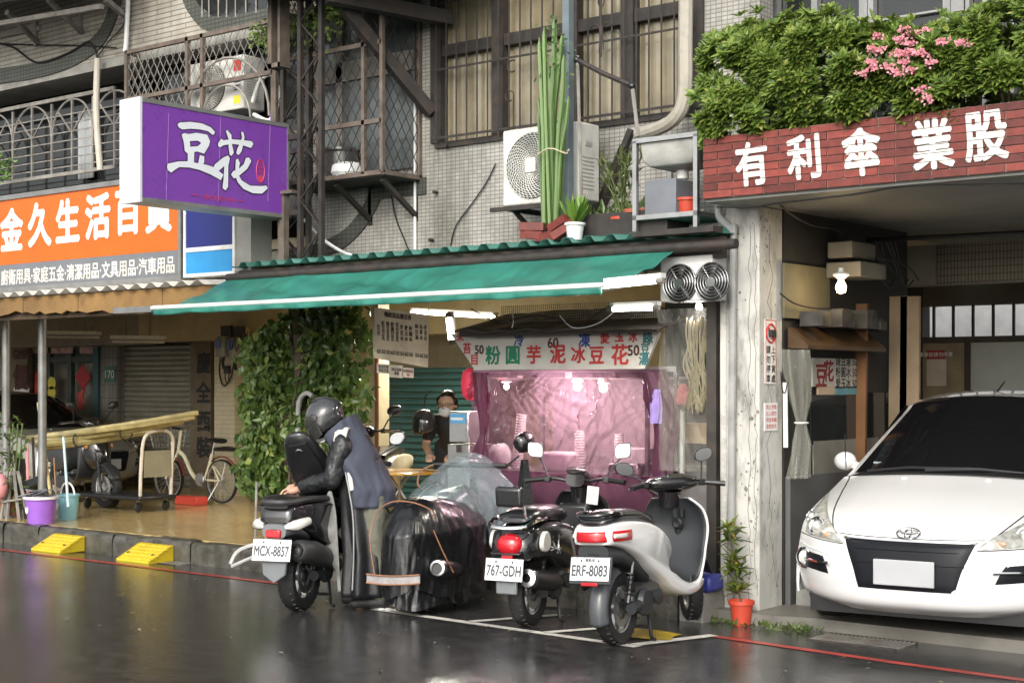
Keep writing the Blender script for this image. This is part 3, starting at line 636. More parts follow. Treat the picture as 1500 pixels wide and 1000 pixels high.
shutter(174, 282, YB, 2.2, (.32, .3, .24), 'grey brown roller shutter behind the cream bicycle')
shutter(347, 452, YB, 2.2, (.16, .14, .11), 'dark roller shutter half hidden by the climbing plant')
shutter(552, 702, 13.2, 1.82, (.03, .085, .085), 'dark teal roller shutter behind the bent woman')
MB_ = MB().b2((AY(548, 0, 13.15).x - .15, 13.16, .15), (AY(704, 0, 13.15).x + 1.2, 13.28, .2)); tag(MB_.build('shutter_threshold', M_conc), 'low concrete threshold under the teal shutter', 'threshold')
p0, p1 = AY(283, 500, 13.65), AY(313, 680, 13.65)
sb = T('tailor_signboard', 'vertical brown board with four dark characters beside the shutter', 'sign', (p0.x, 13.65, .15))
MB().b2((p0.x, 13.6, .15), (p1.x, 13.7, 2.19)).build('board', mat('dark_tan_board', (.16, .125, .08), .6, var=.2, dirt=.5), sb, True)
b = MB()
for ch, py in zip('慶全西裝', (531, 574, 617, 655)): p = AY(298, py, 13.59); txt(b, ch, p, (1, 0, 0), (0, 0, 1), .36, .85, .85, bold=.035)
b.build('lettering', M_ink, sb, True)
cc = T('arcade_column', 'cream tiled column with electric meters between two shutters', 'column', (AY(329, 0, 13.0).x, 13.1, .15))
q0, q1 = AY(314, 0, 13.0).x, AY(344, 0, 13.0).x
MB().b2((q0, 13.0, .12), (q1, 13.25, 2.35)).build('shaft', tile_mat('cream_tiles', (.6, .54, .38), (.56, .5, .35), (.36, .32, .22), .24, .06, .003, .5, grime=.25), cc, True)
def meter(px, py, label):
    p = AY(px, py, 12.92); r = T('electric_meter', label, 'meter', p); b = MB(); b.lathe([(.0, -.13), (.09, -.13), (.1, -.11), (.1, .1), (.08, .14), (0, .14)], (0, 0, 0), n=14); b.build('case', mat('grey_meter', (.22, .22, .2), .4), r)
    MB().b2((-.055, -.105, -.02), (.055, -.098, .1)).build('dial', mat('blue_dial', (.08, .14, .32), .3), r); MB().b2((-.09, .02, .12), (.09, .08, .28)).build('box', M_dark, r)
    b = MB(); b.tube([(0, 0, -.12), (0, -.02, -.2), (.03, -.03, -.28)], .02, 6); b.build('cable', M_cable, r)
meter(328, 508, 'left grey electric meter with blue dial above the cream column'); meter(346, 510, 'right grey electric meter with blue dial above the cream column')
b = MB(); p = AY(332, 540, 12.96); b.tube(smooth_path([p + V((-.12, 0, .15)), p + V((-.14, 0, -.05)), p + V((-.04, -.02, -.22)), p + V((.08, 0, -.12)), p + V((.15, 0, .1))], 5), .012, 6); b.tube(smooth_path([p, p + V((-.03, 0, -.12)), p + V((.03, 0, -.18)), p + V((.05, 0, 0))], 5), .009, 5); b.b2(p - V((.05, .01, .06)), p + V((.05, .03, .04)))
tag(b.build('wall_cable', M_cable), 'black cables looping on the cream column under the meters', 'cable')
b = MB()
for k in range(7): p = AY(345 + k * 8, 500, 12.9); b.tube(smooth_path([p + V((0, 0, .1)), p + V((.15, -.2, -.1 - .03 * k)), p + V((.35, -.4, -.05)), p + V((.6, -.6, .1))], 5), .006, 4)
tag(b.build('cable_tangle', M_cable), 'tangle of thin cables between the meters and the climbing plant', 'cable')
pl = T('house_pillar', 'grey tiled pillar with green house number plate', 'pillar', (AY(158, 0, 13.7).x, 13.7, .15))
MB().b2((AY(147, 0, 13.65).x, 13.65, .12), (AY(172, 0, 13.65).x, 13.78, 2.2)).build('shaft', tile_mat('grey_tall_tiles', (.28, .27, .24), (.25, .24, .21), (.12, .115, .1), .09, .2, .006), pl, True)
p = AY(161, 548, 13.64); MB().b2(p - V((.14, .005, .12)), p + V((.14, .004, .12))).build('number_plate', mat('green_plate', (.05, .15, .12), .4), pl, True)
b = MB(); txt(b, '170', p + V((0, -.008, 0)), (1, 0, 0), (0, 0, 1), .17); b.build('lettering', M_signw, pl, True)
# lit shop door on the far left
sd = T('shop_door', 'glass shop door with red diamond and lit shelves inside', 'door', (AY(95, 0, 13.75).x, 13.75, .15))
fx0, fx1 = AY(-10, 0, 13.7).x, AY(146, 0, 13.7).x
MB().b2((fx0, 14.6, .2), (fx1, 14.65, 2.3)).build('lit_interior', mat('lit_shop_interior', (.6, .55, .45), .6, var=.5, vs=5, emit=.22, ecol=(1, .88, .7)), sd, True)
b = MB()
for px in (44, 72, 103, 145): x = AY(px, 0, 13.7).x; b.b2((x - .05, 13.68, .15), (x + .05, 13.75, 2.2))
for z in (1.98, 2.17, .7): b.b2((AY(44, 0, 13.7).x, 13.685, z - .04), (fx1, 13.745, z + .04))
b.build('door_frame', mat('dark_green_frame', (.05, .07, .06), .5), sd, True)
MB().b2((AY(139, 0, 13.66).x, 13.62, .15), (AY(147, 0, 13.66).x, 13.675, 2.15)).build('teal_jamb', mat('teal_paint', (.04, .1, .11), .5), sd, True)
b = MB()   # goods on shelves seen through the glass
for k in range(5): z = .75 + k * .27; b.b2((AY(46, 0, 14.3).x, 14.2, z), (AY(143, 0, 14.3).x, 14.45, z + .02))
b.build('shelf', M_greyiron, sd, True)
gm = [mat('goods_%d' % i, c, .4, var=0) for i, c in enumerate(((.5, .07, .06), (.55, .5, .42), (.1, .25, .2), (.5, .35, .08), (.7, .68, .62)))]; gmes = [MB().lathe([(0, 0), (.05, 0), (.05, .12), (.02, .16), (.02, .2), (0, .2)], n=8).mesh('jar', m) for m in gm]
for k in range(5):
    for i in range(13): piece('jar', random.choice(gmes), sd, V((lerp(AY(48, 0, 14.3).x, AY(141, 0, 14.3).x, (i + random.random() * .6) / 13), 14.32, .77 + k * .27)) - sd.location, sc=(1, 1, random.uniform(.6, 1)))
def dia(px, py, s, m, name, h=1):
    p = AY(px, py, 13.66); MB().prism([(0, s * h), (s, 0), (0, -s * h), (-s, 0)], 0, .01, p, (1, 0, 0), (0, 0, 1)).build(name, m, sd, True)
dia(122, 552, .2, mat('deep_red_paper', (.4, .025, .03), .5), 'red_diamond'); dia(120, 586, .07, M_red, 'red_ornament'); dia(122, 572, .05, M_red, 'red_ornament')
for px, py, c in ((76, 561, (.7, .62, .06)), (76, 575, (.45, .6, .72))): p = AY(px, py, 13.66); MB().cyl(p, p + V((0, -.006, 0)), .1, n=20).build('round_sticker', mat('sticker_%d' % px, c, .4), sd, True)
for px, py0, py1 in ((55, 545, 595), (118, 575, 600)): a_ = AY(px - 4, py0, 13.66); c_ = AY(px + 4, py1, 13.66); MB().b2((a_.x, 13.655, c_.z), (c_.x, 13.665, a_.z)).build('red_banner', M_red, sd, True)
for px0, px1 in ((46, 70), (75, 107), (117, 144)): a_ = AY(px0, 507, 13.66); c_ = AY(px1, 517, 13.66); MB().b2((a_.x, 13.655, c_.z), (c_.x, 13.665, a_.z)).build('transom_poster', mat('poster_pink', (.7, .45, .42), .5, var=.4, vs=9), sd, True)
b = MB()
for ch, px, py, s in (('GMP', 30, 519, .2), ('優', 30, 552, .42)): txt(b, ch, AY(px, py, 13.55), (1, 0, 0), (0, 0, 1), s, bold=.03)
lf = T('shop_wall_sign', 'brown wall board with dark letters left of the shop door', 'sign', (AY(28, 0, 13.6).x, 13.6, .15)); MB().b2((AY(10, 0, 13.6).x, 13.57, .15), (AY(43, 0, 13.6).x, 13.66, 2.16)).build('board', mat('brown_board', (.17, .14, .1), .6, dirt=.4), lf, True); b.build('lettering', mat('maroon_ink', (.07, .02, .02), .6), lf, True)
MB().b2((AY(20, 0, 13.55).x, 13.55, 1.2), (AY(42, 0, 13.55).x, 13.565, 1.55)).build('paper', M_signw, lf, True)
# tube lamps (unlit) under the left beam
for px0, px1, py, lab in ((70, 145, 493, 'unlit white fluorescent fitting over the shop door'), (165, 240, 500, 'unlit white fluorescent fitting over the left shutter')):
    a_, c_ = AY(px0, py, 12.9), AY(px1, py + 1, 12.9); r = T('ceiling_light', lab, 'light fitting', a_); MB().bar(a_ + V((0, 0, .06)), c_ + V((0, 0, .06)), .09, .05).build('housing', M_white, r, True); MB().cyl(a_, c_, .018, n=8).build('tube', M_white, r, True)
    MB().bar(a_ + V((.3, 0, .08)), a_ + V((.3, 0, 1.5)), .015).bar(c_ + V((-.3, 0, .08)), c_ + V((-.3, 0, 1.5)), .015).build('hanger', M_greyiron, r, True)
# ---------------------------------------------------------------- orange shop sign, blue sign, canopy of the left shop
YS = 9.1
xr = AY(267, 330, YS).x; so1, so0 = AY(267, 251, YS).z, AY(267, 411, YS).z; xl = -24
os_ = T('orange_shop_sign', 'long orange shop sign with white characters over a grey strip', 'sign', (xr, YS, so0))
M_orange = mat('orange_acrylic', (.6, .125, .01), .3, var=.07, dirt=.15, ds=2); M_signgrey = mat('grey_acrylic', (.16, .17, .185), .35, var=.06)
zs = lerp(so0, so1, .285)
MB().b2((xl, YS, zs), (xr - .04, YS + .2, so1 - .05)).build('orange_panel', M_orange, os_, True); MB().b2((xl, YS + .001, so0 + .05), (xr - .04, YS + .2, zs - .001)).build('grey_panel', M_signgrey, os_, True)
MB().b2((xl, YS - .02, so1 - .05), (xr, YS + .22, so1)).b2((xl, YS - .02, so0), (xr, YS + .22, so0 + .05)).b2((xr - .04, YS - .02, so0 + .05), (xr, YS + .22, so1 - .05)).build('frame', M_silvergrey, os_, True)
M_sgl = mat('sign_letter_white', (.74, .71, .64), .45, dirt=.2, ds=10)
for ch, px, py in (('金', 17, 336), ('久', 58, 329), ('生', 99, 323), ('活', 143, 317), ('百', 187, 311), ('貨', 232, 305)): b = MB(); txt(b, ch, AY(px, py, YS - .004), (1, 0, 0), (0, 0, 1), .44, .95, 1.06, bold=.045); b.build('sign_character', M_sgl, os_, True)
b = MB()
x = AY(0, 300, YS).x
txt(b, '鑫', (x - .5, YS - .004, AY(-40, 342, YS).z), (1, 0, 0), (0, 0, 1), .44, bold=.04)
s_ = '廚衛用具·家庭五金·清潔用品·文具用品·汽車用品'; xa, xb = AY(2, 405, YS).x, AY(256, 385, YS).x
me_w = MB(); txt(me_w, s_, (0, 0, 0), (1, 0, 0), (0, 0, 1), 1, bold=.02); w_ = max(v.co.x for v in me_w.bm.verts) - min(v.co.x for v in me_w.bm.verts); me_w.bm.free()
txt(b, s_, ((xa + xb) / 2, YS - .004, (zs + so0 + .03) / 2), (1, 0, 0), (0, 0, 1), (xb - xa) / w_, 1, 1.25, bold=.02); b.build('lettering', M_sgl, os_, True)
bs = T('blue_sign_box', 'plain two tone blue sign box with grey side', 'sign', (AY(272, 0, YS).x, YS, so0))
x0, x1 = AY(271, 350, YS).x, AY(346, 350, YS).x; zz0, zz1 = AY(310, 404, YS).z, AY(310, 285, YS).z; zm = AY(310, 364, YS).z
MB().b2((x0 + .03, YS - .01, zm + .02), (x1 - .03, YS + .15, zz1)).build('dark_blue_panel', mat('dark_blue', (.015, .022, .16), .3, var=.08), bs, True); MB().b2((x0 + .03, YS - .01, zz0 + .03), (x1 - .03, YS + .15, zm - .02)).build('light_blue_panel', mat('sky_blue', (.03, .26, .56), .3, var=.08), bs, True)
MB().b2((x0, YS - .02, zz0), (x0 + .03, YS + .2, zz1)).b2((x1 - .03, YS - .02, zz0), (x1, YS + .2, zz1)).b2((x0 + .03, YS - .02, zm - .02), (x1 - .03, YS + .16, zm + .02)).b2((x0 + .03, YS - .02, zz0), (x1 - .03, YS + .16, zz0 + .03)).build('frame', M_white, bs, True)
MB().b2((x1 + .002, YS, zz0 + .02), (x1 + .2, YS + .25, zz1)).build('side_box', mat('pale_grey_box', (.3, .29, .26), .5, dirt=.3), bs, True)
cnp = T('shop_canopy', 'rotten yellow plywood canopy edge with corrugated sheet below the orange sign', 'canopy', (-13, 9.2, 2.4))
zc = so0 - .03; cx1_ = AY(332, 410, 9.0).x
b = MB(); b.grid(lambda u, v: (lerp(-24, cx1_, u), lerp(8.75, 10.3, v), zc - .03 + .08 * v + .025 * math.sin(u * (24 + cx1_) * -1 * 2 * math.pi / .22)), 420, 1); b.build('corrugated_sheet', mat('translucent_sheet', (.5, .48, .42), .4, dirt=.55, ds=4), cnp, True, ang=80, solid=.004)
x = -24.0
while x < cx1_:                      # individual plywood boards, each rotten in its own way
    L_ = random.uniform(.9, 1.5); h0 = random.uniform(.14, .2); e = min(x + L_, cx1_)
    b = MB(); n_ = 10; top = [(lerp(x, e - .01, i / n_), zc - .06) for i in range(n_ + 1)]; bot = [(lerp(e - .01, x, i / n_), zc - .06 - h0 - random.uniform(-.035, .03)) for i in range(n_ + 1)]
    b.prism(top + bot, -.012, .012, (0, 8.84, 0), (1, 0, 0), (0, 0, 1)); b.build('plywood_board', M_wood, cnp, True); x += L_
MB().b2((-24, 8.9, zc - .28), (cx1_, 8.98, zc - .1)).build('edge_beam', mat('rotten_beam', (.07, .045, .025), .8, var=.4, dirt=.5), cnp, True)
M_post = mat('galvanised_post', (.22, .22, .21), .45, .4, var=.2, dirt=.4)
for px, lab in ((9, 'grey pipe post at the left edge holding the plywood canopy'), (62, 'grey pipe post left of the purple bucket')):
    x = AY(px, 600, 9.35).x; r = T('canopy_post', lab, 'post', (x, 9.35, .15)); MB().cyl((0, 0, 0), (0, 0, 2.35), .045, n=12).build('pipe', M_post, r); MB().cyl((0, 0, 0), (0, 0, .02), .09, n=12).build('foot_plate', M_post, r)
# ---------------------------------------------------------------- purple sign hung out over the street
XS = -9.9
q00, q11 = AX(205, 297, XS), AX(423, 183, XS); ya, yb = q00.y, q11.y; pz0, pz1 = (q00.z + AX(423, 318, XS).z) / 2, (AX(205, 141, XS).z + q11.z) / 2
ps = T('purple_sign', 'purple light box sign with two large white characters', 'sign', (XS, yb, pz0))
th = .25; f_ = .035
MB().b2((XS - th, ya + .02, pz0 + .02), (XS - .012, yb - .02, pz1 - .02)).build('box', M_white, ps, True)
MB().b2((XS - th - .01, ya - .004, pz0 - .004), (XS + .004, ya + .02, pz1 + .004)).build('white_end', mat('white_end_sheet', (.66, .67, .7), .4, var=.04, dirt=.2), ps, True)
MB().b2((XS - th, ya + .02, pz1 - f_), (XS + .006, yb, pz1)).b2((XS - th, ya + .02, pz0), (XS + .006, yb, pz0 + f_)).b2((XS - th, yb - f_ * .6, pz0 + f_), (XS + .006, yb, pz1 - f_)).build('frame', M_silvergrey, ps, True)
MB().b2((XS - .012, ya + .02, pz0 + f_), (XS - .001, yb - f_ * .6, pz1 - f_)).build('purple_face', mat('purple_acrylic', (.19, .05, .36), .28, var=.05, spec=.6), ps, True)
def cpt(x, y, d): return AX(230 + x / 7.145, 165 + y / 7.145, XS) * V((0, 1, 1)) + V((XS + d, 0, 0))
strokes = [[(210,125),(235,105),(350,98),(470,115),(560,155),(605,205),(590,235),(570,228),(530,195),(450,178),(350,170),(260,178),(225,155)],
 [(255,232),(282,215),(335,228),(345,360),(345,425),(320,430),(288,405),(275,300)], [(325,226),(410,212),(522,232),(552,300),(545,330),(462,322),(425,295),(340,300)],
 [(552,300),(540,350),(490,432),(420,408),(330,422),(336,360),(425,352),(462,318)], [(318,415),(387,410),(383,535),(318,535)], [(445,445),(492,460),(488,535),(455,545),(428,530)],
 [(100,570),(110,535),(220,512),(320,510),(420,530),(520,548),(590,572),(690,650),(665,708),(560,650),(440,600),(330,575),(230,572),(175,605),(145,630),(112,605)],
 [(635,320),(670,275),(690,290),(780,280),(900,290),(985,300),(1005,330),(980,372),(900,345),(780,328),(690,345),(655,365),(635,352)],
 [(718,200),(728,180),(775,235),(780,330),(800,420),(775,455),(755,440),(745,360),(748,290)], [(875,205),(900,205),(912,260),(895,350),(880,410),(850,445),(825,430),(835,380),(870,310),(885,260)],
 [(590,570),(600,545),(690,470),(740,450),(758,480),(745,545),(700,560),(630,620)], [(700,545),(742,545),(740,690),(738,780),(712,815),(680,790),(692,700)],
 [(925,475),(960,472),(982,510),(940,590),(850,665),(800,692),(770,650),(790,615),(850,590),(905,540)], [(820,495),(842,482),(862,530),(845,620),(815,620)],
 [(815,665),(852,660),(880,710),(970,765),(1090,770),(1140,763),(1155,795),(1095,848),(1000,845),(900,800),(840,730)]]
def grow(poly, w_):
    n = len(poly); ar = sum(poly[i][0] * poly[(i + 1) % n][1] - poly[(i + 1) % n][0] * poly[i][1] for i in range(n)); sg = 1 if ar > 0 else -1; o = []
    for i in range(n):
        a, b_ = V((*poly[i - 1], 0)), V((*poly[(i + 1) % n], 0)); d = (b_ - a).normalized(); o.append((poly[i][0] + d.y * w_ * sg, poly[i][1] - d.x * w_ * sg))
    return o
bw, bo = MB(), MB()
for k, st in enumerate(strokes):
    bw.face(*[cpt(x, y, .0035 + .0002 * k) for x, y in st]); bo.face(*[cpt(x, y, .0006 + .00012 * k) for x, y in grow(st, 11)])
bo.build('character_outline', mat('outline_dark', (.03, .02, .05), .4, var=0), ps, True); bw.build('character', mat('letter_white_acrylic', (.78, .79, .84), .35, var=.03), ps, True)
b = MB(); b.tube([cpt(1080 + 42 * math.cos(a_ * .3142), 612 + 122 * math.sin(a_ * .3142), .003) for a_ in range(21)], .0035, 4)
txt(b, '豆\n花', cpt(1080, 575, .004), (0, 1, 0), (0, 0, 1), .07, line=.8); b.face(*[cpt(1080 + 34 * math.cos(a_ * .2), 690 + 38 * math.sin(a_ * .2), .004) for a_ in range(32)])
txt(b, 'SINCE 創 1964', cpt(640, 895, .004), (0, 1, 0), (0, 0, 1), .052, bold=.01)
for x0_, x1_ in ((360, 440), (825, 905)): b.bar(cpt(x0_, 860 + (x0_ - 360) * .125, .003), cpt(x1_, 860 + (x1_ - 360) * .125, .003), .005)
b.build('red_print', mat('pink_red_print', (.6, .06, .14), .4, var=0), ps, True)
for x_ in (110, 655, 1175): MB().bar(cpt(x_ + 14, 10, .0008), cpt(x_ - 14, 930, .0008), .004).build('panel_seam', mat('seam_violet', (.3, .16, .42), .4, var=0), ps, True)
# lattice steel tower that carries the sign
tw = T('lattice_tower', 'rusty steel lattice tower behind the purple sign', 'tower', (-9.6, 9.2, 2.6))
q = [AY(440, 200, 9.15), AY(471, 200, 9.15), AY(441, 200, 9.5), AY(411, 200, 9.42)]
cor = [(AY(440, 0, 9.15).x, 9.15), (AY(471, 0, 9.15).x, 9.15), (AY(452, 0, 9.45).x, 9.45), (AY(415, 0, 9.42).x, 9.42)]
for x, y in cor: MB().box((x, y, 4.1), (.042, .042, 3.1)).build('upright', M_dark, tw, True)
b = MB(); z = 2.7; k = 0
while z < 5.4:
    for i in range(4):
        a_, c_ = cor[i], cor[(i + 1) % 4]
        if (k + i) % 2: a_, c_ = c_, a_
        b.bar((a_[0], a_[1], z), (c_[0], c_[1], z + .26), .012)
    z += .26; k += 1
tag(b.build('lacing', M_dark, tw, True), kind='stuff')
b = MB()
for pz in (pz0 + .05, pz1 - .12): b.bar((XS - .1, yb, pz), (cor[0][0], 9.2, pz), .05)
b.bar((XS, yb + .02, pz1 - .25), (cor[0][0], 9.15, pz1 - .25), .04); b.build('sign_arm', M_dark, tw, True)
b = MB(); x_ = AY(400, 0, 9.1).x; b.b2((x_ - .05, 9.08, AY(400, 100, 9.1).z), (x_ + .11, 9.2, AY(400, 100, 9.1).z + .04)).b2((x_ - .05, 9.08, AY(400, 100, 9.1).z), (x_, 9.2, 5.4)).b2((x_ + .08, 9.08, AY(400, 100, 9.1).z), (x_ + .11, 9.2, 5.4)); b.build('gate_stub', M_iron, tw, True)
b = MB(); x_ = AY(416, 340, 9.12).x; b.b2((x_ - .06, 9.1, 2.7), (x_ + .02, 9.16, AY(416, 285, 9.12).z)); b.b2((x_ - .1, 9.08, AY(416, 285, 9.12).z), (x_ + .14, 9.2, AY(416, 285, 9.12).z + .03)); b.build('stub_post', M_iron, tw, True)
# ---------------------------------------------------------------- corrugated green roof and the cloth awning
M_greenroof = mat('green_roof_sheet', (.03, .13, .1), .45, var=.2, vs=5, dirt=.5, ds=3, dcol=(.05, .06, .05))
zr = 2.68; rx0, rx1 = AY(342, 387, 9.0).x, AY(1052, 335, 9.0).x
gr = T('green_corrugated_roof', 'green corrugated sheet roof edge above the cloth awning', 'roof', ((rx0 + rx1) / 2, 9.0, zr))
def prof(x):
    t = (x % .2) / .2
    return .042 * (min(1, max(0, (t - .3) / .16)) - min(1, max(0, (t - .74) / .16)))
b = MB(); n_ = int((rx1 - rx0) / .01); b.grid(lambda u, v: (lerp(rx0, rx1, u), lerp(8.98, YW, v), zr - .03 + .05 * v + prof(lerp(rx0, rx1, u))), n_, 1); b.build('roof_sheet', M_greenroof, gr, True, ang=25, solid=.004)
MB().b2((rx0, 9.06, zr - .2), (rx1, 9.12, zr - .05)).build('edge_beam', M_dark, gr, True)
b = MB(); x = rx0 + .3
while x < rx1: b.bar((x, 9.1, zr - .14), (x, YW, zr + .06), .05); x += 1.1
b.build('rafter', M_dark, gr, True)
q = AY(1000, 349, 8.9); MB().b2((AY(930, 0, 8.95).x, 8.9, zr - .03), (rx1 + .02, 9.03, zr + .01)).build('flashing', M_dark, gr, True)
# awning cloth: folded from the roller under the roof down to the front bar
ax0, ax1 = AY(226, 447, 8.0).x, AY(882, 428, 8.0).x; az = AY(550, 437, 8.0).z
tx0, tx1 = AY(336, 400, 8.97).x, AY(990, 366, 8.97).x; tz = zr - .13
aw_ = T('green_awning', 'sloping turquoise green cloth awning over the stall', 'awning', ((ax0 + ax1) / 2, 8.5, az))
def cloth(u, v):
    x = lerp(lerp(tx0, tx1, u), lerp(ax0, ax1, u), v); y = lerp(8.97, 8.0, v); z = lerp(tz, az, v)
    z += -.05 * math.sin(math.pi * v) + .006 * math.sin(u * 60 + v * 14) * math.sin(math.pi * v) + .02 * (1 - 2.5 * abs(noise.noise((u * 16 - v * 3.5, v * 1.2, 3)))) * math.sin(math.pi * v) + .012 * math.sin(u * 23 - v * 19) * v * (1 - v) * 3 + .012 * noise.noise((x * 3, y * 2, 1)) - .028 * abs(math.sin(u * math.pi * 5)) * math.sin(math.pi * v)
    return (x, y, z)
b = MB(); b.grid(cloth, 220, 24)
M_awn = mat('turquoise_awning_cloth', (.03, .185, .14), .42, var=.25, vs=2.2, dirt=.75, ds=1.6, dcol=(.015, .1, .075), dmap=(5, .7, .7), bump=.12, bs=90, spec=.5)
b.build('cloth', M_awn, aw_, True, ang=80, solid=.003)
b = MB(); b.grid(lambda u, v: (lerp(ax0, ax1, u), 8.0 - .012 + .01 * math.sin(u * 90) * v, az - .002 - (.045 + .012 * noise.noise((u * 14, 0, 0))) * v), 160, 3); b.build('valance', M_awn, aw_, True, ang=80, solid=.003)
MB().cyl((ax0 - .03, 8.0, az + .012), (ax1 + .03, 8.0, az + .012), .02, n=10).build('front_bar', mat('pale_bar', (.6, .62, .6), .35, var=.1), aw_, True)
MB().cyl((tx0, 8.95, tz + .01), (tx1 + .5, 8.95, tz + .01), .035, n=12).build('roller', M_dark, aw_, True)
b = MB()
for x0_, x1_ in ((tx0 + .3, ax0 + .25), (tx1 - .3, ax1 - .15), (lerp(tx0, tx1, .5), lerp(ax0, ax1, .5))):
    m_ = V(((x0_ + x1_) / 2 + .3, 8.5, (tz + az) / 2 - .09)); b.tube([(x0_, 9.0, tz - .12), m_, (x1_, 8.02, az - .03)], .018, 6)
b.build('folding_arm', M_greyiron, aw_, True)
b = MB(); b.b2((ax0 - .55, 7.985, az - .02), (ax0 - .02, 8.025, az + .03)); 
b.build('bar_extension', M_steel, aw_, True)
# ---------------------------------------------------------------- things on the wall and on the green roof
def ac_unit(p, w, h, d, label, stickers=False):
    r = T('air_conditioner', label, 'air conditioner', p)
    MB().b2((0, 0, 0), (w, d, h)).build('case', M_acw, r, bevel=.015)
    fc = V((w * .4, -.001, h * .5)); fr = min(w * .37, h * .43)
    MB().cyl(fc + V((0, .004, 0)), fc + V((0, -.004, 0)), fr, n=36).build('fan_opening', mat('ac_dark', (.06, .06, .058), .6), r)
    b = MB()
    for k in range(1, 15): b.tube([fc + V((fr * k / 14.5 * math.cos(a * math.pi / 16), -.014, fr * k / 14.5 * math.sin(a * math.pi / 16))) for a in range(33)], .0028, 3, cap=False)
    for k in range(40):
        a0 = k * 2 * math.pi / 40; b.tube([fc + V((fr * t * math.cos(a0 + t * 1.0), -.018, fr * t * math.sin(a0 + t * 1.0))) for t in (.2, .45, .7, 1)], .003, 3)
    tag(b.build('fan_guard', M_acw, r), kind='stuff')
    MB().b2(fc + V((-fr * .2, -.03, -fr * .22)), fc + V((fr * .2, -.02, fr * .22))).build('hub_plate', M_acw, r, bevel=.008)
    MB().b2((w * .82, -.004, h * .06), (w * .985, -.0005, h * .94)).build('service_panel', mat('ac_panel', (.55, .55, .52), .5), r)
    if stickers:
        MB().b2((w * .84, -.007, h * .7), (w * .97, -.004, h * .9)).build('red_label', M_red, r); MB().b2((w * .84, -.007, h * .1), (w * .96, -.004, h * .25)).build('yellow_label', mat('label_yellow', (.7, .6, .04), .5), r)
        b = MB()
        for k in range(4): b.b2((w * .85, -.006, h * (.35 + k * .07)), (w * .96, -.004, h * (.375 + k * .07)))
        b.build('printed_lines', M_ink, r)
    b = MB()
    for k in range(9): b.b2((w, d * .15, h * .15 + k * h * .05), (w + .004, d * .7, h * .15 + k * h * .05 + .008))
    b.b2((w + .0005, d * .3, h * .7), (w + .006, d * .6, h * .76)); b.build('side_vent', mat('ac_grey', (.35, .35, .34), .5), r)
    return r
M_acw = mat('ac_casing', (.62, .61, .56), .45, var=.06, dirt=.35, ds=4)
p0 = AY(736, 303, 9.5); p1 = AY(848, 303, 9.5); w_ = p1.x - p0.x; h_ = AY(736, 192, 9.5).z - p0.z
ac_unit(p0, w_, h_, .28, 'large cream air conditioner on a bracket above the green roof'); AC0 = p0
br_ = T('air_conditioner_bracket', 'slotted black steel bracket under the cream air conditioner', 'bracket', p0 - V((0, 0, .1)))
b = MB()
for x in (p0.x + .08, p0.x + w_ - .1): b.bar((x, 9.48, p0.z - .025), (x, YW, p0.z - .025), .04, .04); b.bar((x, 9.55, p0.z - .03), (x, YW - .01, p0.z - .3), .03)
b.bar((p0.x - .12, 9.5, p0.z - .02), (p0.x + w_ + .05, 9.5, p0.z - .02), .035); b.build('steel_angle', M_dark, br_, True)
p2 = AY(277, 172, 9.62); ac_unit(p2, .8, .52, .28, 'white air conditioner with red label inside the lattice cage', True)
b = MB(); q = AY(370, 150, 9.7); b.tube(smooth_path([q, q + V((.12, 0, .2)), q + V((.3, 0, .22)), q + V((.36, 0, 0)), q + V((.25, 0, -.2)), q + V((.02, 0, -.12))], 5), .022, 7); tag(b.build('air_conditioner_hose', M_white), 'white looped hose beside the air conditioner in the cage', 'hose')
# cables on the upper wall
def cable(pts, label, r_=.007, m=M_cable, Y=None, k=5): return tag(MB().tube(smooth_path(pts, k), r_, 5).build('wall_cable', m), label, 'cable')
yq = YW - .36 - .02
cable([AY(-10, 62, yq), AY(20, 70, yq), AY(55, 92, yq), AY(100, 78, yq), AY(128, 62, yq), AY(138, 72, yq), AY(142, 85, yq)], 'thick black cable drooping across the beige parapet', .012)
cable([AY(-10, 64, yq), AY(60, 66, yq), AY(120, 67, yq), AY(170, 70, yq)], 'thin straight black wire across the beige parapet')
cable([AY(142, 85, yq), AY(160, 60, yq), AY(180, 38, yq), AY(186, 10, yq)], 'black wire rising beside the white parapet pipe')
cable([AY(573, 285, YW - .02), AY(580, 320, YW - .02), AY(592, 350, YW - .02), AY(598, 365, YW - .02)], 'black wire hanging on the tiles under the box cage')
cable([AY(726, 240, YW - .02), AY(712, 268, YW - .02), AY(690, 300, YW - .02), AY(668, 330, YW - .02), AY(660, 360, YW - .02)], 'black wire crossing the mosaic tiles left of the air conditioner', .006)
cable([AY(446, 322, 9.6), AY(470, 348, 9.6), AY(500, 368, 9.6), AY(520, 376, 9.6)], 'white hose running down behind the lattice tower', .016, M_white)
for px, py in ((657, 215), (640, 282), (634, 352)): p = AY(px, py, YW - .01); tag(MB().cyl(p, p + V((0, -.05, 0)), .015, n=8).build('wall_bolt', M_dark), {215: 'dark bolt stub under the curtained window', 282: 'dark bolt stub midway down the mosaic wall', 352: 'dark bolt stub just above the green roof'}[py], 'bolt')
# blue grey pole through the roof
p = AY(832, 300, 9.35); pr = T('roof_pole', 'tall blue grey steel pole rising behind the cactus', 'pole', (p.x, 9.35, 2.7)); MB().box((0, 0, 1.4), (.062, .062, 2.8)).build('pole', mat('blue_grey_paint', (.14, .18, .2), .45, var=.15, dirt=.35), pr); MB().box((0, 0, .02), (.14, .14, .012)).build('base_plate', M_dark, pr)
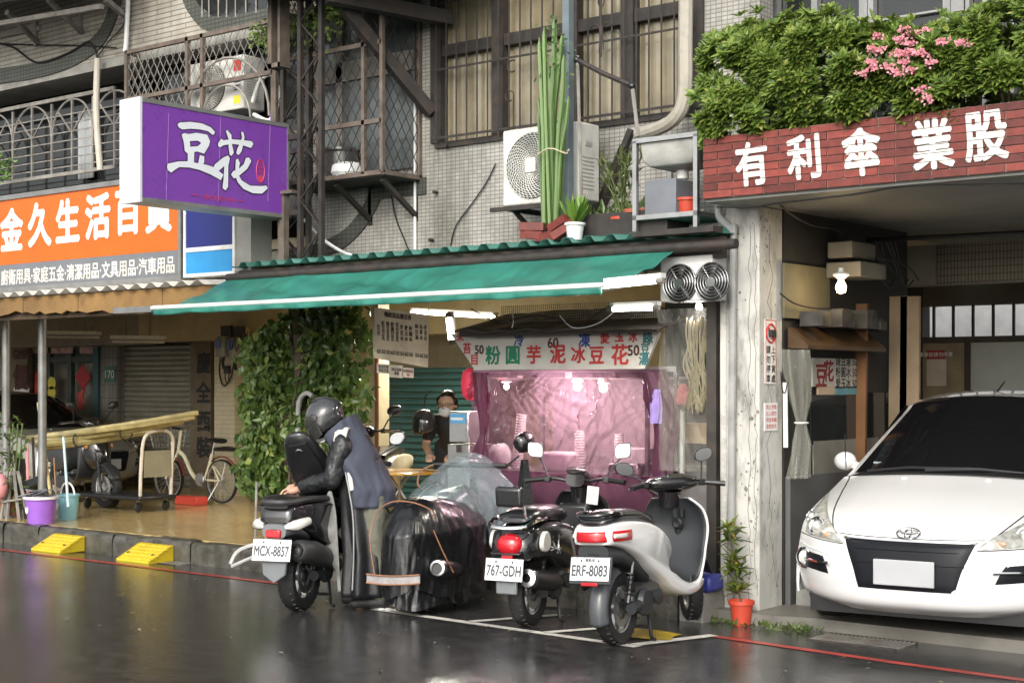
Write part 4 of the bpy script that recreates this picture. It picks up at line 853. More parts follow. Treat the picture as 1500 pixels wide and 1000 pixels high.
# cactus
cz = zr + .03
p = AY(806, 330, 9.18); M_cact = leaf_mat('cactus_green', (.06, .12, .03), (.13, .21, .06), .5, .0)
ct = T('tall_cactus', 'tall clump of slim green cactus columns tied with a cord', 'cactus', (p.x, 9.18, cz))
def cactus_col(pts, r_):
    b = MB(); pts = smooth_path(pts, 4); rings = []
    for i, q in enumerate(pts):
        t = i / (len(pts) - 1); rr = r_ * .82 * (1 if t < .93 else (1 - t) / .07 * .85 + .12); rings.append([q + V((math.cos(a * math.pi / 5), math.sin(a * math.pi / 5), 0)) * rr * (1 if a % 2 else .6) for a in range(10)])
    b.loft(rings); return b
for k, (pxb, pxm, pxt, yt, ym, r_) in enumerate(((798, 796, 790, 55, 190, .026), (803, 806, 812, 22, 180, .028), (808, 812, 824, 48, 170, .026), (814, 818, 826, 80, 200, .026), (818, 824, 829, 150, 230, .022), (800, 797, 788, 142, 220, .022), (806, 800, 797, 40, 170, .024), (811, 808, 804, 95, 200, .024), (796, 792, 789, 160, 240, .02), (815, 822, 833, 140, 220, .016))):
    yo = 9.16 + (k % 3) * .04; cactus_col([AY(pxb, 335, yo), AY((pxb + pxm) / 2, (335 + ym) / 2, yo), AY(pxm, ym, yo), AY((pxm + pxt) / 2 + (k % 2) * 2, (ym + yt) / 2, yo), AY(pxt, yt, yo)], r_).build('cactus_stem', M_cact, ct, True, ang=60)
its = []
for k in range(70): py = random.uniform(22, 130); its.append((AY(random.gauss(812, 7 + (py - 20) * .1), py, 9.16 + random.uniform(-.04, .08)), rdir(.6), rdir(), .05, .018))
leaves('cactus_tip_leaves', its, leaf_mat('cactus_leaf', (.05, .12, .03), (.13, .22, .06)), ct)
b = MB(); q = AY(810, 224, 9.18); b.tube([q + V((.14 * math.cos(a * .35), .09 * math.sin(a * .35), .02 * math.sin(a))) for a in range(19)], .006, 4); b.tube([q + V((.1, 0, 0)), AY(832, 222, 9.33)], .005, 4); b.build('cord', mat('pale_cord', (.5, .45, .3), .8), ct, True)
# planter of loose red bricks at its foot
lb = MB().box((0, 0, 0), (.2, .1, .06)).mesh('loose_brick', M_brick); pc = AY(806, 348, 9.1)
for k, (dx, dz, ry, rz, lab) in enumerate(((-.13, .05, .1, .1, 'loose red brick at the left foot of the cactus'), (.02, .03, -.05, -.1, 'loose red brick lying in front of the cactus'), (.16, .07, -.5, .2, 'loose red brick leaning right at the cactus foot'), (-.14, .115, .05, .3, 'loose red brick stacked on the left brick by the cactus'), (.12, .12, -.35, -.2, 'loose red brick stacked on the right by the cactus'))):
    o = piece('loose_brick', lb, None, (pc.x + dx, 9.07, zr + .01 + dz), (0, ry, rz)); tag(o, lab, 'brick', 'loose bricks round the cactus')
M_terra = mat('terracotta', (.34, .09, .05), .6, var=.15, dirt=.3); M_redpot = mat('red_pot', (.5, .06, .03), .5, var=.1)
def pot(r, p, rad, h, m, name='pot'):
    b = MB(); b.lathe([(0, 0), (rad * .72, 0), (rad * .95, h * .85), (rad * 1.08, h * .85), (rad * 1.08, h), (rad * .95, h), (rad * .9, h * .88), (0, h * .86)], p, n=20); return b.build(name, m, r)
def potted(loc, rad, h, m, label, n, lh, ll, lw, lm, cat='potted plant', up=1.2, stems=6, name='potted_plant', group=None):
    r = T(name, label, cat, loc, 0, group); pot(r, (0, 0, 0), rad, h, m); its = []; b = MB()
    for k in range(stems):
        a = random.random() * 6.28; top = V((math.cos(a) * lh * .35, math.sin(a) * lh * .35, h + lh * random.uniform(.6, 1))); base = V((0, 0, h * .85)); b.tube([base, base.lerp(top, .5) + V((0, 0, .05)), top], .006, 5)
        for i in range(n // stems): t = random.uniform(.2, 1); q = base.lerp(top, t) + V((0, 0, .05 * math.sin(t * 3))); its.append((q, rdir(up), V((0, 0, 1)), ll * random.uniform(.7, 1.2), lw))
    b.build('stem', mat('green_stem', (.12, .16, .05), .6), r); leaves('leaves', its, lm, r, world=False); return r
L_bright = leaf_mat('bright_leaf', (.09, .2, .03), (.22, .36, .06)); L_mid = leaf_mat('mid_leaf', (.05, .1, .02), (.14, .2, .06)); L_olive = leaf_mat('olive_leaf', (.09, .12, .04), (.22, .24, .1))
q = AY(842, 350, 9.08); r = T('potted_plant', 'bright green leafy plant in a small white pot beside the cactus', 'potted plant', (q.x, 9.08, zr + .0)); pot(r, (0, 0, 0), .075, .13, M_white)
its = []
for k in range(36): d = V((random.gauss(0, .5), random.gauss(0, .4), 1)).normalized(); its.append((V((0, 0, .12)), d, V((d.x, d.y, .2)), random.uniform(.14, .26), .05))
leaves('leaves', its, L_bright, r, world=False)
q = AY(912, 345, 9.3); potted((q.x, 9.3, zr + .03), .1, .14, M_redpot, 'olive shrub in a red pot left of the sink stand', 150, .5, .09, .028, L_olive, stems=10)
q = AY(935, 343, 9.3); r = T('plant_pot', 'empty brown terracotta pot under the sink stand', 'pot', (q.x, 9.32, zr + .02)); pot(r, (0, 0, 0), .12, .2, M_terra)
q = AY(868, 338, 9.25); b = MB().b2((q.x - .16, 9.2, zr + .02), (q.x + .7, 9.5, zr + .2)); tag(b.build('planter_trough', M_dark, None), 'long dark planter trough behind the roof edge', 'planter')
its = []
for k in range(60): its.append((V((q.x + random.uniform(-.1, .65), 9.33 + random.uniform(-.1, .1), zr + .2)), rdir(2), rdir(), random.uniform(.06, .14), .035))
pw = T('trough_plant', 'low weeds growing in the dark planter trough', 'plant', (q.x, 9.3, zr + .2)); leaves('leaves', its, L_mid, pw)
# sink stand
sy0, sy1 = 9.15, 9.62
sx0, sx1 = AY(931, 300, sy0).x, AY(1020, 300, sy0).x; sz1 = AY(975, 202, sy0).z; szs = AY(975, 316, sy0).z
st = T('sink_stand', 'silver metal stand holding a stone sink on the roof', 'stand', ((sx0 + sx1) / 2, 9.4, zr + .02)); lg = MB().b2((-.017, -.017, 0), (.017, .017, sz1 - zr - .02)).mesh('leg', M_steel)
for x in (sx0, sx1):
    for y in (sy0, sy1): piece('leg', lg, st, (x - st.location.x, y - 9.4, 0))
b = MB()
for z in (sz1, szs):
    for y in (sy0, sy1): b.bar((sx0 - .017, y, z), (sx1 + .017, y, z), .034)
    for x in (sx0, sx1): b.bar((x, sy0, z), (x, sy1, z), .034)
b.build('rail', M_steel, st, True); MB().b2((sx0, sy0, szs - .02), (sx1, sy1, szs + .005)).build('shelf', M_conc, st, True)
sk = T('sink', 'grey stone sink basin with drain hanging in the stand', 'sink', ((sx0 + sx1) / 2, 9.38, sz1)); w2 = (sx1 - sx0) / 2 - .03
b = MB(); b.loft([[V((sx_ * a, sy_ * c, z)) for sx_, sy_ in ((-1, -1), (-.3, -1.0), (.3, -1.0), (1, -1), (1, 1), (-1, 1))] for a, c, z in ((w2, .22, 0), (w2, .22, -.02), (w2 * .97, .2, -.14), (w2 * .8, .16, -.19), (w2 * .3, .06, -.21))]); b.build('basin', mat('pale_stone', (.42, .41, .38), .6, var=.15, dirt=.5), sk, bevel=.012)
b = MB(); b.lathe([(.045, -.2), (.045, -.27), (.025, -.28), (.025, -.36)], n=14); b.build('drain', M_white, sk); MB().tube(smooth_path([(0, 0, -.35), (.02, -.02, -.47), (.1, -.05, -.55), (.22, -.05, -.53)], 5), .022, 8).build('drain_hose', M_pipe, sk)
q = AY(966, 312, 9.3); MBx = MB().b2((AY(944, 0, 9.2).x, 9.2, szs + .006), (AY(990, 0, 9.2).x, 9.45, AY(966, 263, 9.2).z)); gc = tag(MBx.build('grey_box', mat('slate_box', (.16, .17, .19), .5), bevel=.006), 'slate grey box on the shelf under the sink', 'box')
q = AY(1004, 308, 9.3); r = T('plant_pot', 'salmon red pot at the right of the sink shelf', 'pot', (q.x, 9.32, szs + .006)); pot(r, (0, 0, 0), .09, .13, M_redpot)
# old pole and leaning dark bar by the sink
rl = T('handrail', 'thin old railing with a dark slanting bar above the sink', 'railing', AY(845, 290, 9.35)); a_, c_, e_ = AY(845, 88, 9.3), AY(926, 126, 9.3), AY(935, 200, 9.3)
b = MB().tube([AY(846, 82, 9.3), AY(849, 200, 9.3), AY(852, 290, 9.3)], .014, 6); b.tube([c_, e_], .016, 6); b.build('upright', M_greyiron, rl, True); MB().tube([a_, a_.lerp(c_, .5) + V((0, 0, -.01)), c_], .02, 7).build('slanting_bar', M_dark, rl, True); b = MB().ball(a_, .03, 8, 6).ball(c_, .03, 8, 6).build('joint_tape', M_black, rl, True)
MB().bar(AY(915, 215, 9.9), AY(880, 300, 9.95), .06).bar(AY(915, 215, 9.9), AY(700 + 225, 190, 9.9), .05).build('wall_strut', M_dark, rl, True)
# ---------------------------------------------------------------- hedge in the brick planter
L_hedge = leaf_mat('hedge_leaf', (.07, .13, .02), (.26, .36, .07), .36, .35, (.42, .42, .12))
M_pink = leaf_mat('pink_petal', (.7, .24, .3), (.8, .42, .46), .6, .2)
def hedge(px0, px1, tops, label, n, y0=8.92, y1=9.65, bottom=None):
    x0, x1 = AY(px0, 150, 9.0).x, AY(px1, 150, 9.0).x; r = T('flowering_hedge', label, 'hedge', ((x0 + x1) / 2, 9.3, zb1)); its = []
    def top(x): 
        px = lerp(px0, px1, (x - x0) / (x1 - x0))
        for (a, ya), (b_, yb_) in zip(tops, tops[1:]):
            if a <= px <= b_: return AY(px, lerp(ya, yb_, (px - a) / (b_ - a)), 9.15).z
        return zb1 + .3
    k = 0
    while k < n:
        x = random.uniform(x0, x1); zt = top(x); f = random.random() ** .7; z = lerp(zb1 - .06, zt, f)
        edge = math.sin(math.pi * min(1, max(0, (z - zb1 + .12) / (zt - zb1 + .2)))) ** .6
        lump = .13 * noise.noise((x * 4.5, z * 4.5, 3)) + .05 * noise.noise((x * 11, z * 11, 9))
        shell = random.random()
        y = (y0 + .22 - .3 * edge + lump) if shell < .72 else random.uniform(y0 + .1, y1)
        if shell > .86: z = zt + lump * .9 - random.random() * .05 + (.08 * random.random() if random.random() < .2 else 0); y = random.uniform(y0 - .05, y1)
        if noise.noise((x * 5, z * 5, 20)) < -.12 and shell < .8: continue
        ax = (V((random.gauss(0, .35), -1 if shell < .8 else -.3, random.uniform(.2, 1.2)))).normalized(); its += rosette(V((x, y, z)), ax, 7, .082, .034); k += 1
    leaves('foliage', its, L_hedge, r)
    b = MB()
    for k in range(int(abs(x1 - x0) * 9)):
        x = random.uniform(x0 + .05, x1 - .05); b.tube([(x, 9.35, zb1 - .06), (x + random.uniform(-.1, .1), 9.3, zb1 + .2), (x + random.uniform(-.2, .2), 9.2, zb1 + .45)], [.012, .009, .004], 5)
    b.build('stems', mat('woody_stem', (.08, .06, .04), .8), r, True); return r
hedge(1036, 1150, [(1010, 140), (1036, 95), (1060, 62), (1090, 52), (1125, 50), (1160, 50)], 'rounded green hedge bush at the left end of the brick planter', 900)
hedge(1140, 1262, [(1130, 55), (1145, 38), (1172, 30), (1200, 45), (1230, 48), (1270, 56)], 'leafy green hedge bush above the umbrella character', 820)
fl = hedge(1250, 1425, [(1245, 60), (1280, 55), (1330, 52), (1380, 50), (1430, 52)], 'pink flowering hedge bush in the brick planter', 1050)
hedge(1415, 1620, [(1410, 55), (1440, 35), (1470, 15), (1500, 8), (1620, 0)], 'tall bright green hedge bush at the right frame edge', 1400)
b = MB()
for px, py in ((1323, 45), (1287, 54), (1318, 60), (1335, 52), (1352, 48), (1362, 50), (1380, 63), (1278, 73), (1289, 76), (1314, 79), (1323, 82), (1333, 78), (1345, 80), (1352, 82), (1275, 93), (1279, 101), (1264, 109), (1309, 107), (1317, 109), (1335, 105), (1364, 94), (1349, 133), (1358, 147), (1410, 65), (1333, 66), (1300, 99), (1324, 93)):
    c = AY(px, py, 8.74 if py > 56 else 8.86); its = []
    for k in range(34): d = rdir(.8); its.append((c + d * random.uniform(.0, .022) + V((random.gauss(0, .016), 0, 0)), (d + V((0, -.4, 0))).normalized(), V((0, -1, .3)), .019, .017))
    leaves('flower_cluster', its, M_pink, fl, None)
for px, py0, py1 in ((1175, 40, 12), (1090, 60, 42), (1137, 45, 28)):
    p0_, p1_ = AY(px, py0, 9.2), AY(px + 2, py1, 9.2); its = []
    for k in range(26): its.append((p0_.lerp(p1_, random.random()), rdir(.8), rdir(), .05, .02))
    o = leaves('upright_sprig', its, L_hedge, None, None); tag(o, {1175: 'tallest green sprig standing out of the hedge', 1090: 'short green sprig above the left hedge bush', 1137: 'thin green sprig between the two left hedge bushes'}[px], 'sprig')
# hanging creeper on the third storey ledge
its = []
for k in range(420):
    px = random.uniform(370, 500); py = lerp(48, 14, (px - 370) / 130) + random.gauss(0, 9) + (abs(random.gauss(0, 22)) if random.random() < .35 else 0); its.append((AY(px, py, 9.35 + random.uniform(-.1, .25)), rdir(-.2), rdir(), .06, .04))
cr = T('hanging_creeper', 'pale green creeper hanging over the ledge behind the tower', 'creeper', AY(430, 30, 9.45)); leaves('leaves', its, leaf_mat('creeper_leaf', (.1, .17, .03), (.28, .36, .1)), cr)
its = []
for k in range(90): its.append((AY(random.gauss(2, 8), random.gauss(245, 10), 9.6), rdir(.3), rdir(), .06, .03))
cr = T('window_plant', 'small green plant in the arched grille at the left edge', 'plant', AY(2, 255, 9.6)); leaves('leaves', its, L_bright, cr)
# ---------------------------------------------------------------- the dessert stall
YT = 9.55
sx0_, sx1_ = AY(694, 600, YT).x, AY(985, 600, YT).x; sw = sx1_ - sx0_
stl = T('dessert_cart', 'steel dessert cart behind translucent purple plastic sheet', 'food cart', ((sx0_ + sx1_) / 2, 9.9, .15))
zc_ = AY(840, 694, YT).z; ztp = AY(830, 545, YT).z
MB().b2((sx0_, YT + .06, .2), (sx1_, 10.5, zc_ - .03)).build('cabinet', mat('dull_steel', (.36, .35, .34), .35, .8, var=.15, dirt=.3), stl, True, bevel=.01)
MB().b2((sx0_ - .02, YT + .04, zc_ - .03), (sx1_ + .02, 10.55, zc_)).build('counter_top', M_steel, stl, True)
b = MB()
for x in (sx0_ + .02, sx1_ - .02, AY(948, 600, YT + .08).x):
    b.b2((x - .014, YT + .07, zc_), (x + .014, YT + .1, ztp))
for x in (sx0_ + .02, sx1_ - .02): b.b2((x - .014, 10.45, zc_), (x + .014, 10.48, ztp))
b.build('frame_post', M_steel, stl, True)
MB().b2((sx0_ - .02, YT + .02, ztp), (sx1_ + .02, 10.55, ztp + .04)).build('top_frame', M_steel, stl, True)
MB().b2((sx0_, YT + .3, AY(800, 556, YT + .3).z), (sx1_, 10.4, AY(800, 556, YT + .3).z + .02)).build('upper_shelf', M_steel, stl, True)
MB().b2((sx0_ + .1, 10.5, zc_), (sx1_ - .05, 10.52, ztp)).build('back_panel', mat('pale_back_panel', (.42, .36, .36), .4, var=.1), stl, True)
b = MB()
for (a, c) in ((700, 760), (768, 830), (840, 895), (903, 942)):
    p, q = AY(a, 542, YT + .12), AY(c, 553, YT + .12); b.b2((p.x, YT + .1, q.z), (q.x, YT + .28, p.z))
b.build('shelf_box', mat('box_card', (.45, .38, .33), .6, var=.2), stl, True)
# on the counter: cup stacks, bags, tray, tubs
M_cup = mat('white_cup', (.74, .72, .68), .4, var=.04)
def cups(px, py0, py1, r_, y, lab, tilt=0):
    p = AY(px, py1, y); p.z = zc_; top = AY(px, py0, y).z - zc_; b = MB(); n = int(top / .022)
    b.lathe(sum([[(r_ * (.92 - .15 * k / n), k * .022), (r_ * (1.04 - .15 * k / n), k * .022 + .018)] for k in range(n)], [(0, 0)]) + [(0, n * .022)], p, (tilt, 0, 1), n=14); tag(b.build('cup_stack', M_cup), lab, 'cups', 'cup stacks on the dessert cart')
cups(757, 605, 655, .05, 9.85, 'tallest leaning stack of white cups in the purple cart', .12); cups(851, 628, 655, .05, 9.9, 'short stack of white cups under the bright bulb', -.05); cups(907, 634, 655, .045, 10.1, 'small white cup stack near the right end of the cart')
M_bag = mat('thin_white_bag', (.7, .68, .66), .35, var=.08)
p = AY(733, 655, 9.8); b = MB(); b.ball((p.x, 9.8, zc_ + .1), (.12, .09, .11), 14, 9)
for v in b.bm.verts: v.co += V((noise.noise(v.co * 14), noise.noise(v.co * 14 + V((5, 0, 0))), noise.noise(v.co * 14 + V((0, 9, 0))))) * .03
tag(b.build('plastic_bag', M_bag, ang=70), 'crumpled white bag beside the tallest cup stack', 'bag')
p, q = AY(797, 657, 9.75), AY(835, 690, 9.75); b = MB().b2((p.x, 9.7, zc_), (q.x, 9.9, zc_ + .16)); tag(b.build('plastic_tub', mat('milky_tub', (.7, .6, .62), .3), bevel=.03, seg=3), 'milky rounded tub on the cart counter', 'tub')
p, q = AY(895, 675, 9.75), AY(940, 690, 9.75); b = MB().b2((p.x, 9.7, zc_), (q.x, 10.0, zc_ + .09)); tag(b.build('steel_tray', M_steel, bevel=.02), 'steel tray at the right end of the counter', 'tray')
for k, (px, lab) in enumerate(((915, 'pale square container behind the tray'), (936, 'second pale container at the cart right end'))):
    p = AY(px, 655, 9.95); b = MB().b2((p.x - .08, 9.95, zc_), (p.x + .06, 10.1, zc_ + .2)); tag(b.build('container', M_bag, bevel=.01), lab, 'container')
def bulb(px, py, y, e, lab, r_=.035, col=(1, .93, .88)):
    p = AY(px, py, y); r = T('lamp_bulb', lab, 'lamp', p); MB().ball((0, 0, 0), r_, 12, 8).build('glowing_bulb', mat('bulb_glow', (1, .95, .9), .5, var=0, emit=14, ecol=(1, .93, .86)), r); MB().lathe([(.02, .03), (.05, .04), (.03, .09), (.01, .12), (.01, .3)], n=12).build('socket', M_white, r)
    l = bpy.data.lights.new('lamp_light', 'POINT'); l.energy = e; l.color = col; l.shadow_soft_size = .05; o = bpy.data.objects.new('lamp_light', l); COL.objects.link(o); o.parent = r; o.location = (0, -.06, -.07); return r
bulb(846, 566, 9.85, 14, 'brightest bulb hanging in the middle of the dessert cart'); bulb(884, 568, 9.85, 10, 'second bulb right of the brightest one in the cart'); bulb(742, 566, 9.9, 6, 'left bulb in the dessert cart behind the purple sheet', .025)
# translucent sheets
def sheet_mat(name, col, alpha, rough=.2, kt=1, mixt=.45):
    m = bpy.data.materials.new(name); m.use_nodes = True; n = m.node_tree; b = n.nodes['Principled BSDF']; L = n.links.new
    b.inputs['Base Color'].default_value = (*col, 1); b.inputs['Roughness'].default_value = rough; b.inputs['Specular IOR Level'].default_value = .6
    g = n.nodes.new('ShaderNodeNewGeometry'); mp = n.nodes.new('ShaderNodeMapping'); mp.inputs['Scale'].default_value = (1.3, 1.3, .45); mp.inputs['Rotation'].default_value = (0, .35, 0); L(g.outputs['Position'], mp.inputs[0])
    t = n.nodes.new('ShaderNodeTexNoise'); t.noise_type = 'RIDGED_MULTIFRACTAL'; t.inputs['Scale'].default_value = 3.2; t.inputs['Detail'].default_value = 4; t.inputs['Roughness'].default_value = .55; t.inputs['Distortion'].default_value = 1.0; L(mp.outputs[0], t.inputs['Vector'])
    bp = n.nodes.new('ShaderNodeBump'); bp.inputs['Strength'].default_value = .9; bp.inputs['Distance'].default_value = .06; t9 = n.nodes.new('ShaderNodeMath'); t9.operation = 'MULTIPLY'; t9.inputs[1].default_value = .5; L(t.outputs[0], t9.inputs[0]); L(t9.outputs[0], bp.inputs['Height']); L(bp.outputs[0], b.inputs['Normal'])
    tl = n.nodes.new('ShaderNodeBsdfTranslucent'); tl.inputs[0].default_value = (*[min(1, c * kt) for c in col], 1); L(bp.outputs[0], tl.inputs[1])
    tr = n.nodes.new('ShaderNodeBsdfTransparent'); tr.inputs[0].default_value = (*[min(1, .3 + c * 1.15 * kt) for c in col], 1)
    m1 = n.nodes.new('ShaderNodeMixShader'); m1.inputs[0].default_value = mixt; L(b.outputs[0], m1.inputs[1]); L(tl.outputs[0], m1.inputs[2])
    mr = n.nodes.new('ShaderNodeMapRange'); mr.inputs[1].default_value = .15; mr.inputs[2].default_value = 1.1; mr.inputs[3].default_value = max(0, alpha - .22); mr.inputs[4].default_value = min(1, alpha + .45); L(t.outputs[0], mr.inputs[0])
    m2 = n.nodes.new('ShaderNodeMixShader'); L(mr.outputs[0], m2.inputs[0]); L(tr.outputs[0], m2.inputs[1]); L(m1.outputs[0], m2.inputs[2]); L(m2.outputs[0], n.nodes['Material Output'].inputs[0]); MATS[name] = m; return m
M_purp = sheet_mat('purple_plastic_sheet', (.12, .066, .092), .56, .1, 2.6, .62); M_purp2 = sheet_mat('purple_plastic_folded', (.15, .06, .1), .85, .18, 2, .4); M_clear = sheet_mat('clear_plastic_sheet', (.6, .6, .56), .45, .1)
def drape(fn, nu, nv, name, m, amp=.02, f=14, seed=0, solid=0):
    def g(u, v):
        p = V(fn(u, v)); n1 = noise.noise((p.x * f * .35 + p.z * 1.5, p.z * f * .12, seed)); n2 = noise.noise((p.x * f + 3 * p.z, p.z * f * .3, seed + 5)); return p + V((0, -1, 0)) * amp * (n1 + .6 * n2 + .5 * abs(noise.noise((p.x * f * 1.6 + 6 * p.z, p.z * f * .5 - 3 * p.x, seed + 9))))
    return MB().grid(g, nu, nv).build(name, m, None, ang=80, solid=solid)
zl = AY(840, 752, YT - .03).z
def crinkle(u, v):
    x, z = lerp(sx0_ - .03, sx1_ - .06, u), lerp(ztp + .02, zc_ - .01, v); d = 0
    for cx_, cz_, f, w in ((.12, -.05, 9, 1), (.62, -.25, 12, 1), (1.05, .1, 9, .8), (.4, 1.5, 7, .5)):      # folds fan out from the tied points
        du, dv = (u - cx_) * 1.9, v - cz_; an = math.atan2(dv, du); rr = math.hypot(du, dv); d += w * (1 - 3 * abs(noise.noise((an * f, rr * 1.4, cx_ * 9)))) / (1 + 1.2 * rr)
    d += .8 * (1 - 3 * abs(noise.noise((x * 5 + z * 2, z * 2.2, 4)))) + .5 * (1 - 3 * abs(noise.noise((x * 13 - z * 5, z * 6, 8))))
    return (x, YT - .034 * d * min(1, v * 5), z)
o = MB().grid(crinkle, 210, 120).build('purple_sheet', M_purp, None, ang=80); tag(o, 'translucent purple plastic sheet hung over the cart window', 'plastic sheet')
o = drape(lambda u, v: (lerp(sx0_ + .0, sx1_ + .0, u), YT - .02, lerp(zc_ + .01, .22, v)), 80, 30, 'purple_skirt', M_purp2, .03, 10, 3); tag(o, 'dark purple plastic skirt covering the cart front', 'plastic sheet')
def bundle(px, pys, ws, y, name, m, lab, cat='plastic sheet', n=26):
    b = MB(); rings = []
    for (pxx, py), w_ in zip([(px[i], pys[i]) for i in range(len(pys))], ws):
        c = AY(pxx, py, y); rings.append([c + V((w_ * math.cos(a), .45 * w_ * math.sin(a), 0)) * (1 + .28 * math.sin(a * 5 + py * .02) + .12 * math.sin(a * 11 + py * .05)) for a in [2 * math.pi * k / n for k in range(n)]])
    R2 = []
    for i in range(len(rings) - 1):
        for t in (0, .25, .5, .75): R2.append([p.lerp(q, t) + V((0, -.012 * noise.noise(p * 9 + V((0, 0, t * 3))), 0)) for p, q in zip(rings[i], rings[i + 1])])
    R2.append(rings[-1]); b.loft(R2, False); return tag(b.build(name, m, ang=80), lab, cat)
bundle((704, 706, 709, 708, 703, 700), (545, 580, 612, 638, 665, 692), (.07, .07, .045, .03, .07, .1), YT - .05, 'gathered_sheet', M_purp2, 'purple sheet gathered into a knot at the left cart post')
bundle((958, 970, 976, 970, 972), (545, 585, 620, 680, 752), (.09, .13, .1, .07, .08), YT - .06, 'gathered_sheet', M_purp2, 'purple sheet gathered down the right end of the cart')
bundle((962, 961, 960), (570, 592, 620), (.02, .045, .04), YT - .12, 'hanging_bag', mat('violet_bag', (.28, .2, .5), .3, var=.2), 'violet plastic bag hanging on the right cart post', 'bag')
bundle((1000, 1001, 1001), (562, 575, 592), (.02, .05, .05), YT - .1, 'hanging_bag', sheet_mat('pink_bag', (.6, .2, .22), .7), 'pink plastic bag hanging in front of the clear sheet', 'bag')
# price sign board
sg = T('stall_sign', 'white trapezoid dessert sign with green and red characters', 'sign', (AY(820, 515, YT - .1).x, YT - .1, AY(820, 540, YT - .1).z))
ysn = YT - .1; cor_ = [AY(660, 489, ysn), AY(966, 486, ysn), AY(944, 540, ysn), AY(695, 541, ysn)]
MB().loft([[c + V((0, d, 0)) for c in cor_] for d in (0, .03)]).build('board', mat('aged_white_board', (.66, .63, .58), .5, var=.06, dirt=.35, ds=3), sg, True)
G_ink = mat('green_ink', (.02, .22, .12), .6, var=0); B_ink = mat('blue_ink', (.03, .07, .3), .6, var=0); T_ink = mat('teal_ink', (.03, .16, .17), .6, var=0)
def chars(lst, m, name, parent, y, up=(0, 0, 1), bold=.03):
    for ch, px, py, s in lst: b = MB(); txt(b, ch, AY(px, py, y), (1, 0, 0), up, s, bold=bold); b.build('sign_character', m, parent, True)
yl = ysn - .004
chars([('米', 674, 493, .085), ('苔', 684, 510, .095), ('目', 695, 527, .095), ('芋', 782, 519, .155), ('泥', 817, 518, .16), ('冰', 847, 519, .14), ('豆', 874, 520, .15), ('花', 908, 519, .165), ('愛', 886, 495, .09), ('玉', 907, 493, .09), ('冰', 927, 493, .085)], M_redink, 'lettering', sg, yl)
chars([('粉', 722, 520, .16), ('圓', 751, 520, .16)], G_ink, 'lettering', sg, yl); chars([('冷', 760, 498, .105), ('凍', 856, 498, .115)], B_ink, 'lettering', sg, yl)
chars([('綠', 949, 495, .095), ('豆', 945, 511, .085), ('湯', 943, 526, .095)], T_ink, 'lettering', sg, yl); chars([('50', 702, 512, .1), ('60', 810, 502, .11), ('50', 928, 513, .11)], mat('maroon_ink', (.07, .02, .02), .6), 'lettering', sg, yl)
# stall roof of dark tarpaulin
b = MB(); xa, xb = AY(672, 470, 9.3).x, AY(966, 470, 9.3).x
b.grid(lambda u, v: (lerp(xa, xb, u), lerp(9.25, 10.6, v), AY(800, 482, 9.3).z + .2 * math.sin(v * 1.57) + .025 * noise.noise((u * 9, v * 3, 0)) - .025 * u * (1 - v)), 70, 14); tag(b.build('tarpaulin_roof', mat('brown_tarp', (.06, .05, .04), .45, var=.3, vs=6, bump=.4, bs=12), ang=70, solid=.02), 'sagging brown black tarpaulin roof above the stall sign', 'tarpaulin')
b = MB().b2((xa + .03, 9.27, AY(800, 490, 9.3).z), (xb, 9.33, AY(800, 481, 9.3).z)); b.build('stall_beam', M_dark, stl, True)
b = MB()
for x in (xa + .1, xb - .05): b.b2((x - .02, 9.6, ztp + .03), (x + .02, 9.64, AY(800, 476, 9.3).z + .05))
b.build('roof_prop', M_dark, stl, True)
# tubes
def tube_lamp(a, c, e, lab, r_=.017, emi=None):
    r = T('fluorescent_tube', lab, 'lamp', a); MB().cyl(a, c, r_, n=10).build('glowing_tube', emi or M_lampwarm, r, True); d = (c - a).normalized()
    MB().bar(a + V((0, .03, .035)), c + V((0, .03, .035)), .06, .03).build('housing', M_white, r, True); b = MB(); b.cyl(a - d * .02, a + d * .03, r_ * 1.15, n=10).cyl(c - d * .03, c + d * .02, r_ * 1.15, n=10).build('end_cap', M_greyiron, r, True)
    if e:
        l = bpy.data.lights.new('lamp_light', 'AREA'); l.shape = 'RECTANGLE'; l.size = (c - a).length; l.size_y = .04; l.energy = e; l.color = (1, .93, .78); o = bpy.data.objects.new('lamp_light', l); COL.objects.link(o); o.parent = r
        o.location = (c - a) / 2 + V((0, -.02, -.03)); o.rotation_euler = (R(-25), 0, math.atan2(d.y, d.x))
    return r
tube_lamp(AY(884, 419, 8.05), AY(968, 411, 8.05), 5, 'bright fluorescent tube at the right end of the awning bar'); tube_lamp(AY(893, 453, 9.0), AY(962, 451, 9.0), 8, 'fluorescent tube glowing above the stall sign')
tube_lamp(AY(657, 462, 10.9), AY(662, 503, 10.85), 0, 'bright warm tube at the left corner of the stall roof', .03)
tube_lamp(AY(600, 457, 12.3), AY(725, 464, 12.3), 75, 'long ceiling tube lighting the cream arcade wall', .02)
q = AY(1022, 448, 9.4); bulb(1024, 449, 9.4, 1.2, 'small bright bulb under the twin fan panel', .025)
MB_ = MB(); 
